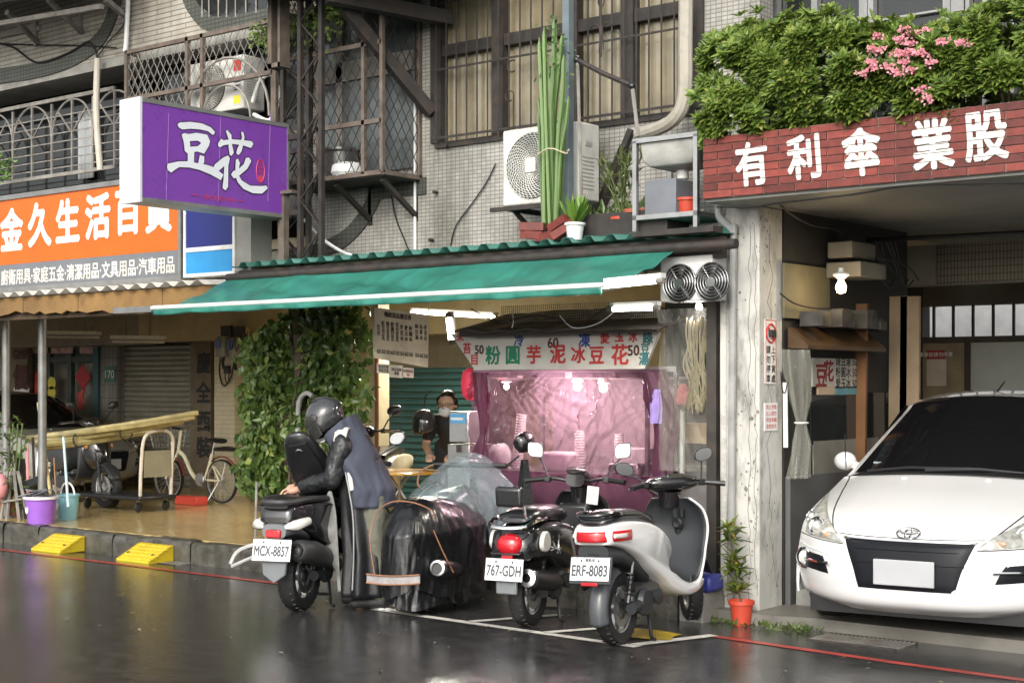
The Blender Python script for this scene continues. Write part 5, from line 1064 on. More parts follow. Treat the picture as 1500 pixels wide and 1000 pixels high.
# twin fan panel
fp = T('fan_panel', 'white panel with two round black fans under the awning end', 'fan unit', AY(967, 441, 9.05))
x0, x1 = AY(967, 400, 9.05).x, AY(1043, 400, 9.05).x; z0_, z1_ = AY(970, 442, 9.05).z, AY(970, 367, 9.05).z
MB().b2((x0, 9.05, z0_), (x1, 9.25, z1_ - .05)).build('panel', M_white, fp, True, bevel=.008)
for px, py, rr, nm in ((997, 415, .135, 0), (1044, 413, .135, 1)):
    c = AY(px, py, 9.045); MB().cyl(c, c + V((0, -.006, 0)), rr, n=28).build('fan_opening', M_black, fp, True); b = MB()
    for k in range(1, 7): b.tube([c + V((rr * k / 6 * math.cos(a * .2618), -.02, rr * k / 6 * math.sin(a * .2618))) for a in range(25)], .004, 4, cap=False)
    for a in range(4): b.tube([c + V((rr * math.cos(a * 1.571 + .6), -.012, rr * math.sin(a * 1.571 + .6))), c + V((0, -.022, 0))], .004, 4)
    b.cyl(c + V((0, -.01, 0)), c + V((0, -.028, 0)), .035, n=14); tag(b.build('fan_guard', M_steel, fp, True), kind='stuff')
    b = MB()
    for k in range(5): a = k * 1.2566; b.face(*[c + V((r_ * math.cos(a + t), -.009 - dd, r_ * math.sin(a + t))) for r_, t, dd in ((.03, 0, 0), (.125, -.1, .006), (.125, .45, 0), (.03, .6, .004))])
    b.build('blade', mat('fan_blade', (.08, .08, .08), .4), fp, True, solid=.002)
q0 = AY(905, 396, 9.2); MB().b2((q0.x, 9.2, AY(905, 400, 9.2).z), (AY(1030, 0, 9.2).x, 9.25, AY(1000, 372, 9.2).z)).build('backing_board', mat('grey_board', (.25, .25, .23), .5), fp, True)
# netting and wires below the awning
b = MB(); ym = 9.35
za_, zb_ = AY(850, 468, ym).z, AY(850, 443, ym).z; xa_, xb_ = AY(735, 455, ym).x, AY(965, 455, ym).x
x = xa_
while x < xb_: b.bar((x, ym, za_), (x, ym, zb_), .003); x += .02
z = za_
while z < zb_: b.bar((xa_, ym, z), (xb_, ym, z), .003); z += .02
n_ = T('wire_netting', 'fine wire netting strip under the awning above the stall', 'netting', (xa_, ym, za_)); tag(b.build('net_wires', M_greyiron, n_, True), kind='stuff')
for a, pts in (('black cord zigzagging under the awning over the netting', ((860, 470), (880, 456), (895, 448), (912, 455), (925, 468))), ('black wire sagging above the stall tarpaulin', ((690, 452), (730, 470), (790, 462), (840, 476))), ('white wire hanging in front of the stall tarpaulin', ((750, 452), (752, 470), (750, 480))), ('white wire looping above the right part of the tarpaulin', ((820, 462), (840, 480), (875, 474), (905, 452)))):
    cable([AY(px, py, 9.2) for px, py in pts], a, .005, M_white if 'white' in a else M_cable)
# clear plastic curtain on the right of the stall
o = drape(lambda u, v: (lerp(AY(966, 500, 9.42).x, AY(1040, 500, 9.42).x, u), 9.42, lerp(AY(1000, 452, 9.42).z, AY(1000, 690, 9.42).z, v)), 40, 60, 'clear_curtain', M_clear, .05, 16, 7); tag(o, 'clear crumpled plastic curtain between the stall and the post', 'plastic sheet')
b = MB(); random.seed(3)
for k in range(26):
    x = random.uniform(1008, 1040); q = [AY(x + random.uniform(-6, 6) + j * random.uniform(-2, 1), 470 + j * 32 + random.uniform(-8, 8), 9.36) for j in range(5)]; b.tube(smooth_path(q, 3), random.uniform(.003, .009), 4)
tag(tag(b.build('tied_straps', mat('straw_plastic', (.19, .17, .11), .35, var=.3)), 'bunch of straw coloured plastic straps hanging beside the post', 'straps'))
MB_ = None
b = MB().cyl(AY(1000, 600, 9.45), AY(999, 700, 9.45), .02, n=8); tag(b.build('grey_pipe', M_pipe), 'short grey pipe standing behind the clear curtain', 'pipe')
q = AY(1022, 620, 9.7); tag(MB().b2((q.x - .2, 9.7, q.z - .15), (q.x + .15, 9.9, q.z)).build('cardboard_box', mat('cardboard', (.42, .33, .2), .8)), 'brown cardboard box behind the clear curtain', 'box')
tag(MB().b2((AY(985, 0, 9.6).x, 9.62, .15), (AY(1046, 0, 9.6).x, 9.95, 1.0)).build('steel_cupboard', mat('dull_steel', (.3, .3, .3), .3), bevel=.01), 'dull steel cupboard right of the purple cart', 'cupboard')
q = AY(1035, 852, 9.05); tag(MB().b2((q.x - .12, 9.0, .15), (q.x + .06, 9.2, .27)).build('folded_tarp', mat('blue_tarp', (.04, .05, .25), .4, bump=.5, bs=20), bevel=.03), 'folded dark blue tarp on the kerb behind the white scooter', 'tarp')
# hanging menu board
XM = -9.0
mbd = T('menu_board', 'hanging cream menu board with columns of small characters', 'menu board', AX(588, 530, XM))
mc = [AX(548, 450, XM), AX(628, 461, XM), AX(627, 538, XM), AX(549, 524, XM)]; MB().loft([[c + V((d, 0, 0)) for c in mc] for d in (0, -.02)]).build('board', mat('cream_menu_board', (.62, .56, .42), .5, var=.06, dirt=.35), mbd, True)
r_ = (mc[1] - mc[0]).normalized(); u_ = (mc[0] - mc[3]).normalized(); b = MB()
wd, hd = (mc[1] - mc[0]).length, (mc[0] - mc[3]).length
def mp_(a, c): return mc[3] + r_ * (a * wd) + u_ * (c * hd) + V((.003, 0, 0))
txt(b, '傳統甜品價目表', mp_(.42, .89), r_, u_, .05, bold=.02)
for k, w_ in enumerate(('豆花', '紅豆豆花', '綠豆豆花', '粉圓豆花', '花生豆花', '芋泥冰', '愛玉冰', '粉圓冰', '綠豆湯', '仙草冰', '米苔目')):
    a = .07 + k * .083 + (.03 if k > 7 else 0); txt(b, '\n'.join(w_), mp_(a, .56 + .06 * (k > 7)), r_, u_, .044, line=.95 if len(w_) > 3 else 1.1, bold=.015); txt(b, '50' if k % 3 else '60', mp_(a, .14 + .0 * k), r_, u_, .05, bold=.02)
b.build('lettering', M_ink, mbd, True)
MB().tube([mc[0], mc[0] + V((0, .0, .35))], .004, 4).tube([mc[1], mc[1] + V((0, .0, .35))], .004, 4).build('cord', M_white, mbd, True)
for k, (px0, py0, px1, py1, m_) in enumerate(((553, 532, 570, 546, 0), (571, 534, 590, 552, 0), (589, 538, 606, 552, 1))):
    nt_ = [AX(px0, py0, XM), AX(px1, py0 + 1.5, XM), AX(px1, py1 + 1.5, XM), AX(px0, py1, XM)]; MB().loft([[c + V((d, 0, 0)) for c in nt_] for d in (0, -.008)]).build('notice_card', mat('card_cream' if m_ == 0 else 'card_pink', (.64, .6, .48) if m_ == 0 else (.6, .48, .42), .5, var=0), mbd, True)
    b = MB(); c_ = sum(nt_, V((0, 0, 0))) / 4 + V((.003, 0, 0)); txt(b, ('歡迎外帶\n現金交易', '請先結帳\n謝謝', '內用低消\n50')[k], c_, r_, u_, .032, bold=.015); b.build('lettering', M_ink, mbd, True)
# cream pipe/post left of the teal shutter with small bright poster on it
ps_ = T('arcade_post', 'cream post with pipes beside the teal shutter', 'post', AY(548, 700, 11.5) * V((1, 1, 0)) + V((0, 0, .15)))
x = AY(548, 600, 11.5).x; MB().b2((x - .1, 11.5, .15), (x + .03, 11.7, 2.6)).build('post_shaft', M_brightcream, ps_, True); MB().cyl((x + .06, 11.48, .15), (x + .06, 11.48, 2.6), .022, n=8).build('brown_pipe', mat('brown_pipe', (.2, .09, .04), .5), ps_, True)
# ---------------------------------------------------------------- garage bay: partition, back wall, clutter
XP = -5.2
pt = T('garage_partition', 'dark partition of boards and metal sheets along the garage', 'partition', (XP, 10.5, 0))
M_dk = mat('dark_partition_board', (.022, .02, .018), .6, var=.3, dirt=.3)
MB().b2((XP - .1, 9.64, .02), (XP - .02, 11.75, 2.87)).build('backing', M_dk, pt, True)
def PX(px0, py0, px1, py1, d0, d1, m, name, bevel=0, parent=pt):
    a, c = AX(px0, py0, XP), AX(px1, py1, XP); return MB().b2((XP + d0, a.y, min(a.z, c.z)), (XP + d1, c.y, max(a.z, c.z))).build(name, m, parent, True, bevel=bevel)
M_sheet = mat('grey_metal_sheet', (.17, .17, .17), .4, .5, var=.12, vs=2, dirt=.25)
a = AX(1143, 699, XP); MB().b2((XP - .02, 9.66, .02), (XP + .02, 10.62, a.z)).build('metal_sheet', M_sheet, pt, True); MB().b2((XP - .02, 10.63, .02), (XP + .015, 11.74, a.z + .02)).build('metal_sheet', M_sheet, pt, True)
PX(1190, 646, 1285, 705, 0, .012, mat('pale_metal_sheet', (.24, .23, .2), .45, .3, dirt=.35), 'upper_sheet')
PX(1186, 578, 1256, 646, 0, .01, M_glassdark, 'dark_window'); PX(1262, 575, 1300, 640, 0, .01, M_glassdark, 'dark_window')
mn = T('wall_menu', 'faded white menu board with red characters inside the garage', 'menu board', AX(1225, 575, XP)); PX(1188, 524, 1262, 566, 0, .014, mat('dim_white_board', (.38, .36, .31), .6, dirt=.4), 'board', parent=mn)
b = MB(); txt(b, '豆', AX(1203, 550, XP + .016), (0, 1, 0), (0, 0, 1), .19, bold=.03); txt(b, '花', AX(1214, 543, XP + .016), (0, 1, 0), (0, 0, 1), .17, bold=.03); b.build('lettering', mat('faded_red_ink', (.2, .03, .03), .6), mn, True)
b = MB(); txt(b, '綠豆湯 50\n粉圓冰 50\n愛玉冰 50', AX(1240, 545, XP + .016), (0, 1, 0), (0, 0, 1), .085, line=1.0, bold=.015); b.build('lettering', M_ink, mn, True)
MB().b2((XP, AX(1196, 0, XP).y, AX(1196, 578, XP).z), (XP + .016, AX(1220, 0, XP).y, AX(1196, 566, XP).z)).build('paper_strip', mat('brown_paper', (.4, .3, .2), .7), mn, True); MB().b2((XP, AX(1222, 0, XP).y, AX(1222, 578, XP).z), (XP + .016, AX(1252, 0, XP).y, AX(1222, 568, XP).z)).build('paper_strip', mat('teal_paper', (.1, .22, .24), .7), mn, True)
ap = T('wooden_hood', 'brown wooden hood above the menu in the garage', 'hood', AX(1200, 510, XP)); 
a, c = AX(1145, 505, XP), AX(1262, 525, XP); MB().loft([[(XP + x_, y_, z_ + (c.z - a.z) * 0) for x_, z_ in ((0, a.z + .13), (.16, a.z - .0), (.16, a.z - .03), (0, a.z - .02))] for y_ in (9.66, 10.95)]).build('hood_board', mat('varnished_wood', (.06, .034, .015), .35, var=.3, vs=7), ap, True)
b = MB()
for k in range(14): y_ = random.uniform(9.7, 11.2); b.b2((XP + .02, y_, a.z + .14), (XP + random.uniform(.08, .25), y_ + random.uniform(.05, .16), a.z + .14 + random.uniform(.04, .16)))
tag(b.build('clutter', mat('dark_clutter', (.05, .047, .04), .5, var=.5, vs=9), ap, True), kind='stuff')
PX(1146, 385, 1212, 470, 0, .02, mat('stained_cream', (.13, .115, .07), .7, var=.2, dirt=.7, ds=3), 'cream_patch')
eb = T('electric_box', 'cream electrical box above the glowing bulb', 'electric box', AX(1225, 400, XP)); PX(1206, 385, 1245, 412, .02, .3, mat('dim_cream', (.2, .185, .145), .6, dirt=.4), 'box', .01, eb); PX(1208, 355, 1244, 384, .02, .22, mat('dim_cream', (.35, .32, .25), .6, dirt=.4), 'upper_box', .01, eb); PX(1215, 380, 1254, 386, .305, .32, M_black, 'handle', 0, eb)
PX(1258, 392, 1276, 402, .02, .06, M_white, 'socket', .004, eb)
p = AX(1232, 421, XP + .3); r = T('hanging_bulb', 'glowing bare bulb hanging in the dark garage', 'lamp', p); MB().lathe([(0, -.045), (.03, -.035), (.04, 0), (.03, .03), (.016, .05), (.016, .07)], n=14).build('glowing_bulb', mat('bulb_warm', (1, .8, .5), .5, var=0, emit=20, ecol=(1, .72, .38)), r); MB().lathe([(.025, .06), (.06, .09), (.055, .1), (.02, .11), (.02, .14)], n=14).build('socket', M_white, r)
l = bpy.data.lights.new('lamp_light', 'POINT'); l.energy = 2; l.color = (1, .75, .42); l.shadow_soft_size = .04; o = bpy.data.objects.new('lamp_light', l); COL.objects.link(o); o.parent = r; o.location = (.04, -.04, -.06)
b = MB(); n_ = 40; cc_ = AX(1168, 600, XP + .12); rings = []
for py, w_, dx in ((512, .12, -4), (545, .11, -2), (585, .09, 2), (619, .045, 4), (650, .08, 4), (700, .1, 0)):
    c = AX(1170 + dx, py, XP + .13); rings.append([c + V((.55 * w_ * math.cos(a), w_ * math.sin(a), 0)) * (1 + .3 * math.sin(a * 6 + py * .03) + .14 * math.sin(13 * a)) for a in [2 * math.pi * k / n_ for k in range(n_)]])
b.loft(rings, False); tag(b.build('clear_curtain', M_clear, ang=80), 'clear plastic curtain tied in the middle beside the column', 'plastic sheet')
MB_ = MB(); c = AX(1174, 619, XP + .13); tag(MB_.tube([c + V((.045 * math.cos(a * .4), .06 * math.sin(a * .4), 0)) for a in range(17)], .006, 5).build('curtain_tie', M_white), 'white string tied round the clear garage curtain', 'string')
tag(MB().cyl(AX(1150, 560, XP + .05), AX(1151, 655, XP + .05), .018, n=8).build('pale_rod', M_white), 'pale rod standing left of the tied garage curtain', 'rod')
# planks leaning at the end of the partition
def plank(px0, py0, px1, py1, y, wd, m, lab):
    p, q = AY(px0, py0, y), AY(px1, py1, y); q.z = .02; p.z = AY(px0, py0, y).z; b = MB().bar(q, p, wd, .03, up=(0, 1, 0)); return tag(b.build('wooden_plank', m), lab, 'plank', 'planks standing in the garage')
M_pl = mat('raw_plank', (.27, .2, .125), .6, var=.2, vs=3, dirt=.2); M_pl2 = mat('plank_bulb_glow', (.14, .065, .025), .5, var=.25, vs=3)  # the narrow plank's orange is the bulb's glow put into its colour
plank(1263, 445, 1258, 700, 10.75, .09, M_pl2, 'narrow plank in orange bulb glow colour left of the wide pair'); plank(1317, 434, 1314, 700, 11.3, .15, M_pl, 'left one of the two wide pale planks'); plank(1334, 434, 1331, 700, 11.3, .16, M_pl, 'right one of the two wide pale planks')
# rear of the bay
yr_ = 14.2
rw = T('garage_rear_wall', 'dim rear wall of the garage with barred opening', 'wall', (-5, yr_, 0))
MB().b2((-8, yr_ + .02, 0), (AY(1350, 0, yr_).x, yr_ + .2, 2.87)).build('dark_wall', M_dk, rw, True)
za, zb2 = AY(1430, 497, yr_).z, AY(1430, 446, yr_).z; xA = AY(1352, 0, yr_).x
MB().b2((xA, yr_, 0), (AY(1421, 0, yr_).x, yr_ + .1, za)).build('wood_door', mat('tan_door', (.22, .18, .11), .6, var=.2, dirt=.3), rw, True); MB().b2((AY(1422, 0, yr_).x, yr_, 0), (2, yr_ + .1, za)).build('pale_board', mat('pale_green_board', (.36, .38, .35), .5, var=.06), rw, True)
MB().b2((xA, yr_ - .03, za - .03), (2, yr_ + .12, za + .03)).b2((AY(1418, 0, yr_).x - .03, yr_ - .02, 0), (AY(1418, 0, yr_).x + .02, yr_ + .1, za - .03)).build('rail', M_dark, rw, True)
b = MB()
x = xA + .1
while x < 0: b.b2((x - .012, yr_ + .02, za), (x + .012, yr_ + .045, zb2 + .02)); x += .2
b.build('bars', M_black, rw, True); MB().b2((xA, yr_, zb2), (2, yr_ + .2, 2.87)).build('lintel', mat('dark_lintel', (.1, .095, .08), .7), rw, True)
MB().b2((-9, yr_ + 2.0, .0), (3, yr_ + 2.2, 4)).build('yard_wall', mat('white_yard_wall', (.75, .75, .74), .7), rw, True)
MB().b2((2, yr_ - 5, 0), (2.2, yr_ + .1, 2.87)).build('side_wall', M_conc, rw, True)
nd = [AY(1358, 513, yr_ - .02), AY(1386, 565, yr_ - .02)]; r = T('notice_board', 'pale notice with dark red header on the garage door', 'notice', nd[1]); MB().b2((nd[0].x, yr_ - .03, nd[1].z), (nd[1].x, yr_ - .005, nd[0].z)).build('sheet', mat('notice_paper', (.45, .4, .34), .6), r, True); MB().b2((nd[0].x, yr_ - .036, AY(0, 526, yr_).z if False else nd[0].z - (nd[0].z - nd[1].z) * .25), (nd[1].x, yr_ - .031, nd[0].z)).build('red_header', mat('dark_red_header', (.24, .02, .03), .5), r, True)
b = MB(); txt(b, '車庫前請勿停車', V(((nd[0].x + nd[1].x) / 2, yr_ - .039, nd[0].z - (nd[0].z - nd[1].z) * .12)), (1, 0, 0), (0, 0, 1), .05); b.build('lettering', M_signw, r, True)
# tiled beam across the bay
bmz0, bmz1 = AY(1440, 414, 12.2).z, AY(1440, 354, 12.2).z; xb = AY(1372, 0, 12.2).x
tb = T('tiled_beam', 'beam faced with grey grid tiles under the garage ceiling', 'beam', (xb, 12.2, bmz0)); MB().b2((xb, 12.2, bmz0), (2, 12.4, bmz1)).build('tiled_face', tile_mat('beam_grid_tiles', (.24, .22, .17), (.21, .19, .15), (.09, .08, .065), .03, .06, .005, grime=.35), tb, True); MB().b2((AY(1312, 0, 12.2).x, 12.195, bmz0), (xb - .003, 12.41, bmz1)).build('plain_end', mat('dim_plaster', (.2, .18, .15), .6, dirt=.3), tb, True)
tag(MB().cyl(AY(1245, 353, 11.0), AY(1560, 338, 11.0), .02, n=6).build('ceiling_pipe', M_black), 'thin black pipe across the garage ceiling', 'pipe')
cable([AY(1050, 303, 8.93), AY(1100, 303, 8.93), AY(1143, 297, 8.93), AY(1250, 285, 8.93), AY(1335, 272, 8.93), AY(1500, 268, 8.93)], 'black cable along the underside of the brick parapet', .008)
cable([AX(1143, 300, XP + .1), AX(1160, 315, XP + .1), AX(1190, 330, XP + .1), AX(1225, 336, XP + .1), AX(1240, 350, XP + .1)], 'black cable sagging from the column into the garage', .009)
cable([AX(1143, 430, XP + .1), AX(1165, 445, XP + .1), AX(1200, 452, XP + .1), AX(1240, 450, XP + .1)], 'black wire sagging along the partition under the bulb', .006)
cable([AX(1144, 545, XP + .2), AX(1146, 570, XP + .2), AX(1150, 575, XP + .2), AX(1154, 560, XP + .2)], 'short black wire hooked behind the no parking sign', .005)
b = MB()
for k in range(9): px = 1255 + k * 7; b.tube(smooth_path([AX(px, 355, XP + .2), AX(px + 8, 370 + (k % 3) * 8, XP + .2), AX(px + 22, 392 + (k % 4) * 9, XP + .2), AX(px + 34, 410, XP + .15)], 4), .008, 4)
tag(b.build('cable_tangle', M_cable), 'dark tangle of old cables under the garage ceiling', 'cable')
# hollow concrete blocks along the wall foot
hb = MB(); L_, H_, D_ = .39, .19, .15; hb.b2((-D_ / 2, 0, 0), (D_ / 2, L_, .035)).b2((-D_ / 2, 0, H_ - .035), (D_ / 2, L_, H_))
for y_ in (0, .12, .235, L_ - .035): hb.b2((-D_ / 2 + .001, y_ + .001, .035), (D_ / 2 - .001, y_ + .034, H_ - .035))
hb.b2((-D_ / 2 + .002, .03, .03), (-D_ / 2 + .02, L_ - .03, H_ - .03)); me = hb.mesh('hollow_block', mat('block_concrete', (.26, .26, .24), .85, dirt=.4, bump=.3))
for k, lab in enumerate(('hollow concrete block nearest the column foot', 'hollow concrete block behind the first one by the car', 'hollow concrete block furthest along the metal sheet')): tag(piece('hollow_block', me, None, (XP + .12, 9.7 + k * .41, .02), (0, 0, random.uniform(-.03, .03))), lab, 'block', 'hollow blocks at the partition foot')
# potted croton by the column
p = AY(1086, 0, 9.1); cp = (p.x, 9.1, -.06); r = T('croton_plant', 'green and yellow croton in a red pot at the column foot', 'potted plant', cp); pot(r, (0, 0, 0), .085, .17, M_redpot)
its = []; b = MB()
for bx_, hz_, n_ in ((-.09, .62, 46), (-.06, .40, 60), (-.02, .26, 40)):
    for k in range(n_): d = V((random.gauss(0, .7), random.gauss(0, .7), random.uniform(-.25, .8))).normalized(); its.append((V((bx_ + random.gauss(0, .015), random.gauss(0, .015), hz_ + random.uniform(-.06, .07))), d, V((0, 0, 1)), random.uniform(.08, .14), .03))
b.tube([(0, 0, .14), (-.05, 0, .35), (-.09, 0, .62)], .008, 5); b.build('stem', mat('woody_stem', (.08, .06, .04), .8), r); leaves('leaves', its, leaf_mat('croton_leaf', (.035, .09, .015), (.16, .2, .02), .35, .2, (.45, .25, .04)), r, world=False)
its = []
for k in range(160): x = random.uniform(-5.55, -4.7); y = random.uniform(9.02, 9.2); its.append((V((x, y, roadz(y) + .005)), rdir(1.3), rdir(), random.uniform(.03, .07), .02))
tag(leaves('moss_weeds', its, leaf_mat('weed_leaf', (.06, .11, .02), (.13, .18, .05))), 'green moss and weeds along the slab edge by the column', 'weeds')
# ---------------------------------------------------------------- white car
CP = [(.14,.17,.70,.36,0),(.03,.23,.80,.40,0),(0,.33,.835,.42,0),(0,.45,.845,.42,0),(.01,.53,.845,.42,0),(.03,.60,.84,.42,-.02),(.075,.665,.83,.42,-.03),(.25,.76,.825,.40,-.01),(.55,.868,.81,.34,.02),(.92,.98,.80,.26,.04),(1.0,1.015,.78,.24,.05),(1.4,1.25,.69,.22,.06),(1.8,1.455,.62,.2,.07),(2.0,1.52,.60,.16,.06),(2.7,1.57,.59,.05,.06),(3.5,1.53,.57,0,.06),(4.15,1.42,.55,-.05,.06),(4.45,1.0,.7,-.12,.04),(4.55,.6,.82,-.15,0),(4.48,.25,.78,-.2,0)]
def car_pt(u, v):
    v = max(0, min(len(CP) - 1.0001, v)); i = int(v); t = v - i; P = [CP[max(0, min(len(CP) - 1, i + k))] for k in (-1, 0, 1, 2)]
    c = [.5 * (2 * P[1][j] + (P[2][j] - P[0][j]) * t + (2 * P[0][j] - 5 * P[1][j] + 4 * P[2][j] - P[3][j]) * t * t + (3 * P[1][j] - P[0][j] - 3 * P[2][j] + P[3][j]) * t ** 3) for j in range(5)]
    y, z, w, bow, drop = c; a = abs(u); return V((w * u, y + bow * a ** 3.1, z - drop * a ** 2.2))
def car_n(u, v):
    e = .01; du = car_pt(u + e, v) - car_pt(u - e, v); dv = car_pt(u, v + e) - car_pt(u, v - e); n = du.cross(dv).normalized(); return n
def patch(quad, off, nu=10, nv=8, edge=.0):
    """a panel lying on the body surface: quad = four (u,v) corners; its rim dips into the body"""
    (a0, b0), (a1, b1), (a2, b2), (a3, b3) = quad
    def f(s, t):
        u = lerp(lerp(a0, a1, s), lerp(a3, a2, s), t); v = lerp(lerp(b0, b1, s), lerp(b3, b2, s), t); rim = min(s, 1 - s, t, 1 - t); o = off if rim > 1e-6 else edge; return car_pt(u, v) + car_n(u, v) * o
    return MB().grid(f, nu, nv)
car = T('white_car', 'white people carrier parked nose out in the garage', 'car', (-3.9, 8.74, .0), R(7)); car_z = 0
M_carw = mat('white_car_paint', (.7, .7, .69), .22, var=.02, coat=1, dirt=.06, ds=3); M_carg = mat('car_glass', (.006, .006, .007), .05, var=0, spec=.3); M_lens = mat('headlight_lens', (.6, .6, .55), .08, var=.1, spec=.8)
nN = car_n(0, 4); SG = 1 if nN.y < 0 else -1
_cn = car_n
def car_n(u, v): return _cn(u, v) * SG
MB().grid(lambda s, t: car_pt(lerp(-1, 1, s), lerp(0, 19, t)), 40, 114).build('body', M_carw, car, ang=50)
for sd_ in (-1, 1):           # flanks
    def side(s, t):
        v = lerp(2.2, 18, s); e = car_pt(sd_, v); e0 = car_pt(sd_, 2.2); zb_ = .22; 
        return V((e.x + sd_ * .05 * math.sin(t * math.pi * .8) * min(1, max(0, (e.z - .3) * 2)), e.y, lerp(e.z, zb_, t))) if True else e
    MB().grid(side, 60, 8).build('flank', M_carw, car, ang=60)
    MB().grid(lambda s, t: V((sd_ * (lerp(.735, .62, t) + .012), lerp(lerp(1.35, 2.05, t), lerp(4.1, 3.9, t), s), lerp(1.0, 1.44, t))), 4, 4).build('side_glass', M_carg, car)
    for yw in (.86, 3.6):
        w = T('wheel', None, None, (sd_ * .74, yw, .31)); w.parent = car; w['label'] = ''; del w['label']
        b = MB(); b.lathe([(.2, -.1), (.29, -.1), (.31, -.07), (.31, .07), (.29, .1), (.2, .1)], axis=(1, 0, 0), n=28); b.build('tyre', M_rubber, w); b = MB(); b.lathe([(0, .03), (.06, .05), (.2, .06), (.2, -.06), (0, -.06)], axis=(sd_, 0, 0), n=20); b.build('rim', M_steel, w)
    mi = MB(); mi.ball((sd_ * .9, 1.5, 1.04), (.085, .06, .07), 14, 10); mi.bar((sd_ * .74, 1.5, 1.0), (sd_ * .86, 1.5, 1.02), .05); mi.build('door_mirror', M_carw, car)
patch([(-.93, 10.0), (.93, 10.0), (.93, 13.0), (-.93, 13.0)], .006, 24, 20).build('windscreen', M_carg, car, ang=60)
patch([(-.95, 9.55), (.95, 9.55), (.95, 10.05), (-.95, 10.05)], .007, 20, 3).build('cowl', M_black, car)
M_gr = mat('gloss_black_grille', (.01, .011, .014), .35, var=0, spec=.15)
patch([(-.36, 2.0), (.36, 2.0), (.49, 5.35), (-.49, 5.35)], .008, 22, 14).build('grille', M_gr, car, ang=60)
patch([(-.5, 5.3), (.5, 5.3), (.51, 5.55), (-.51, 5.55)], .016, 24, 3).build('chrome_strip', M_chrome, car, ang=60)
for k in (3.4, 4.5): patch([(-.42, k), (.42, k), (.42, k + .14), (-.42, k + .14)], .014, 16, 2).build('grille_bar', M_black, car)
for s in (-1, 1):
    q = [(s * .48, 4.85), (s * .93, 5.05), (s * .998, 8.1), (s * .58, 5.85)]
    h = patch(q, .005, 14, 12).build('headlight', mat('headlight_bowl', (.45, .45, .41), .2, .4, var=.4, vs=24), car, ang=60)
    for (u_, v_, r_) in ((s * .8, 5.85, .062), (s * .92, 6.35, .045)):
        c = car_pt(u_, v_) + car_n(u_, v_) * .008; n = (car_n(u_, v_) + V((0, -1.2, 0))).normalized(); MB().lathe([(r_, -.02), (r_, .004), (r_ * .85, .006), (r_ * .6, -.008), (0, -.012)], c, n, n=20).build('lamp_bowl', M_chrome, h); MB().ball(c, r_ * .45, 10, 8).build('lamp_glass', M_lens, h)
    c = car_pt(s * .65, 5.35) + car_n(s * .65, 5.35) * .004; MB().ball(c, (.035, .01, .02), 10, 6).build('indicator', mat('amber_grey', (.45, .3, .2), .2), h)
    q = [(s * .62, 2.5), (s * .975, 2.65), (s * .965, 3.85), (s * .68, 3.6)]; fg = patch(q, .004, 10, 6).build('fog_recess', M_gr, car)
    c = car_pt(s * .885, 3.15) + car_n(s * .885, 3.15) * .004; n = (car_n(s * .885, 3.15) + V((0, -1.5, 0))).normalized(); MB().lathe([(.066, -.01), (.07, .012), (.058, .02), (.052, .004), (0, -.004)], c, n, n=20).build('fog_lamp', M_chrome, fg); MB().ball(c + n * .0, (.046, .014, .046), 12, 8).build('fog_glass', M_lens, fg)
    b = MB(); b.tube([car_pt(s * lerp(.6, .92, t), 3.12) + car_n(s * lerp(.6, .92, t), 3.12) * .014 for t in (0, .25, .5, .75, 1)], .01, 6); b.build('fog_trim', M_chrome, fg)
    b = MB(); b.tube([car_pt(s * lerp(.6, .98, t), lerp(5.8, 9.6, t)) + car_n(s * lerp(.6, .98, t), lerp(5.8, 9.6, t)) * .0005 for t in [i / 16 for i in range(17)]], .005, 4); b.build('bonnet_seam', M_black, car)
    b = MB(); b.tube([car_pt(s * lerp(.56, .99, t), 4.3 - .55 * (1 - t)) + car_n(s * lerp(.56, .99, t), 4.3) * .002 for t in [i / 10 for i in range(11)]], .004, 4); b.build('bumper_crease', M_carw, car)
    wp = MB(); a_ = .1 if s < 0 else -.08
    wp.tube([car_pt(-.75 + (.55 if s > 0 else 0), 9.9) + V((0, -.01, .02)), car_pt(-.35 + (.6 if s > 0 else 0), 10.02) + V((0, -.015, .02)), car_pt(.2 + (.7 if s > 0 else 0), 10.05 - .06 * (s > 0)) + V((0, -.015, .015))], .012, 6); wp.build('wiper', M_black, car)
    p = car_pt(s * .35, 8.9) + car_n(s * .35, 8.9) * .004; MB().ball(p, (.022, .012, .008), 8, 6).build('washer_nozzle', M_carw, car)
b = MB(); c0 = car_pt(0, 6.05) + car_n(0, 6.05) * .01; n0 = car_n(0, 6.05); ex = V((1, 0, 0)); ey = n0.cross(ex); ey = ey if ey.z > 0 else -ey
def ell(cx, cy, rx, ry): return [c0 + ex * (cx + rx * math.cos(a * .2094)) + ey * (cy + ry * math.sin(a * .2094)) for a in range(31)]
b.tube(ell(0, 0, .072, .05), .006, 6).tube(ell(0, .02, .055, .022), .005, 6).tube(ell(0, 0, .02, .047), .005, 6); b.build('badge', M_chrome, car)
nz = car_pt(0, 3.5); r = MB().b2((-.19, -.034, .36), (.19, -.018, .52)).build('number_plate', mat('blank_plate', (.4, .41, .42), .4, var=.05), car, bevel=.006)
b = MB(); b.tube([(-.79, 1.2, 1.0), (-.8, 1.2, 1.25)], .004, 4); b.tube([(0, 2.25, 1.54), (0, 2.5, 1.62)], .006, 5); b.build('aerial', M_black, car)
MB().b2((-.72, .3, .12), (.72, 4.3, .3)).build('underbody', M_black, car)
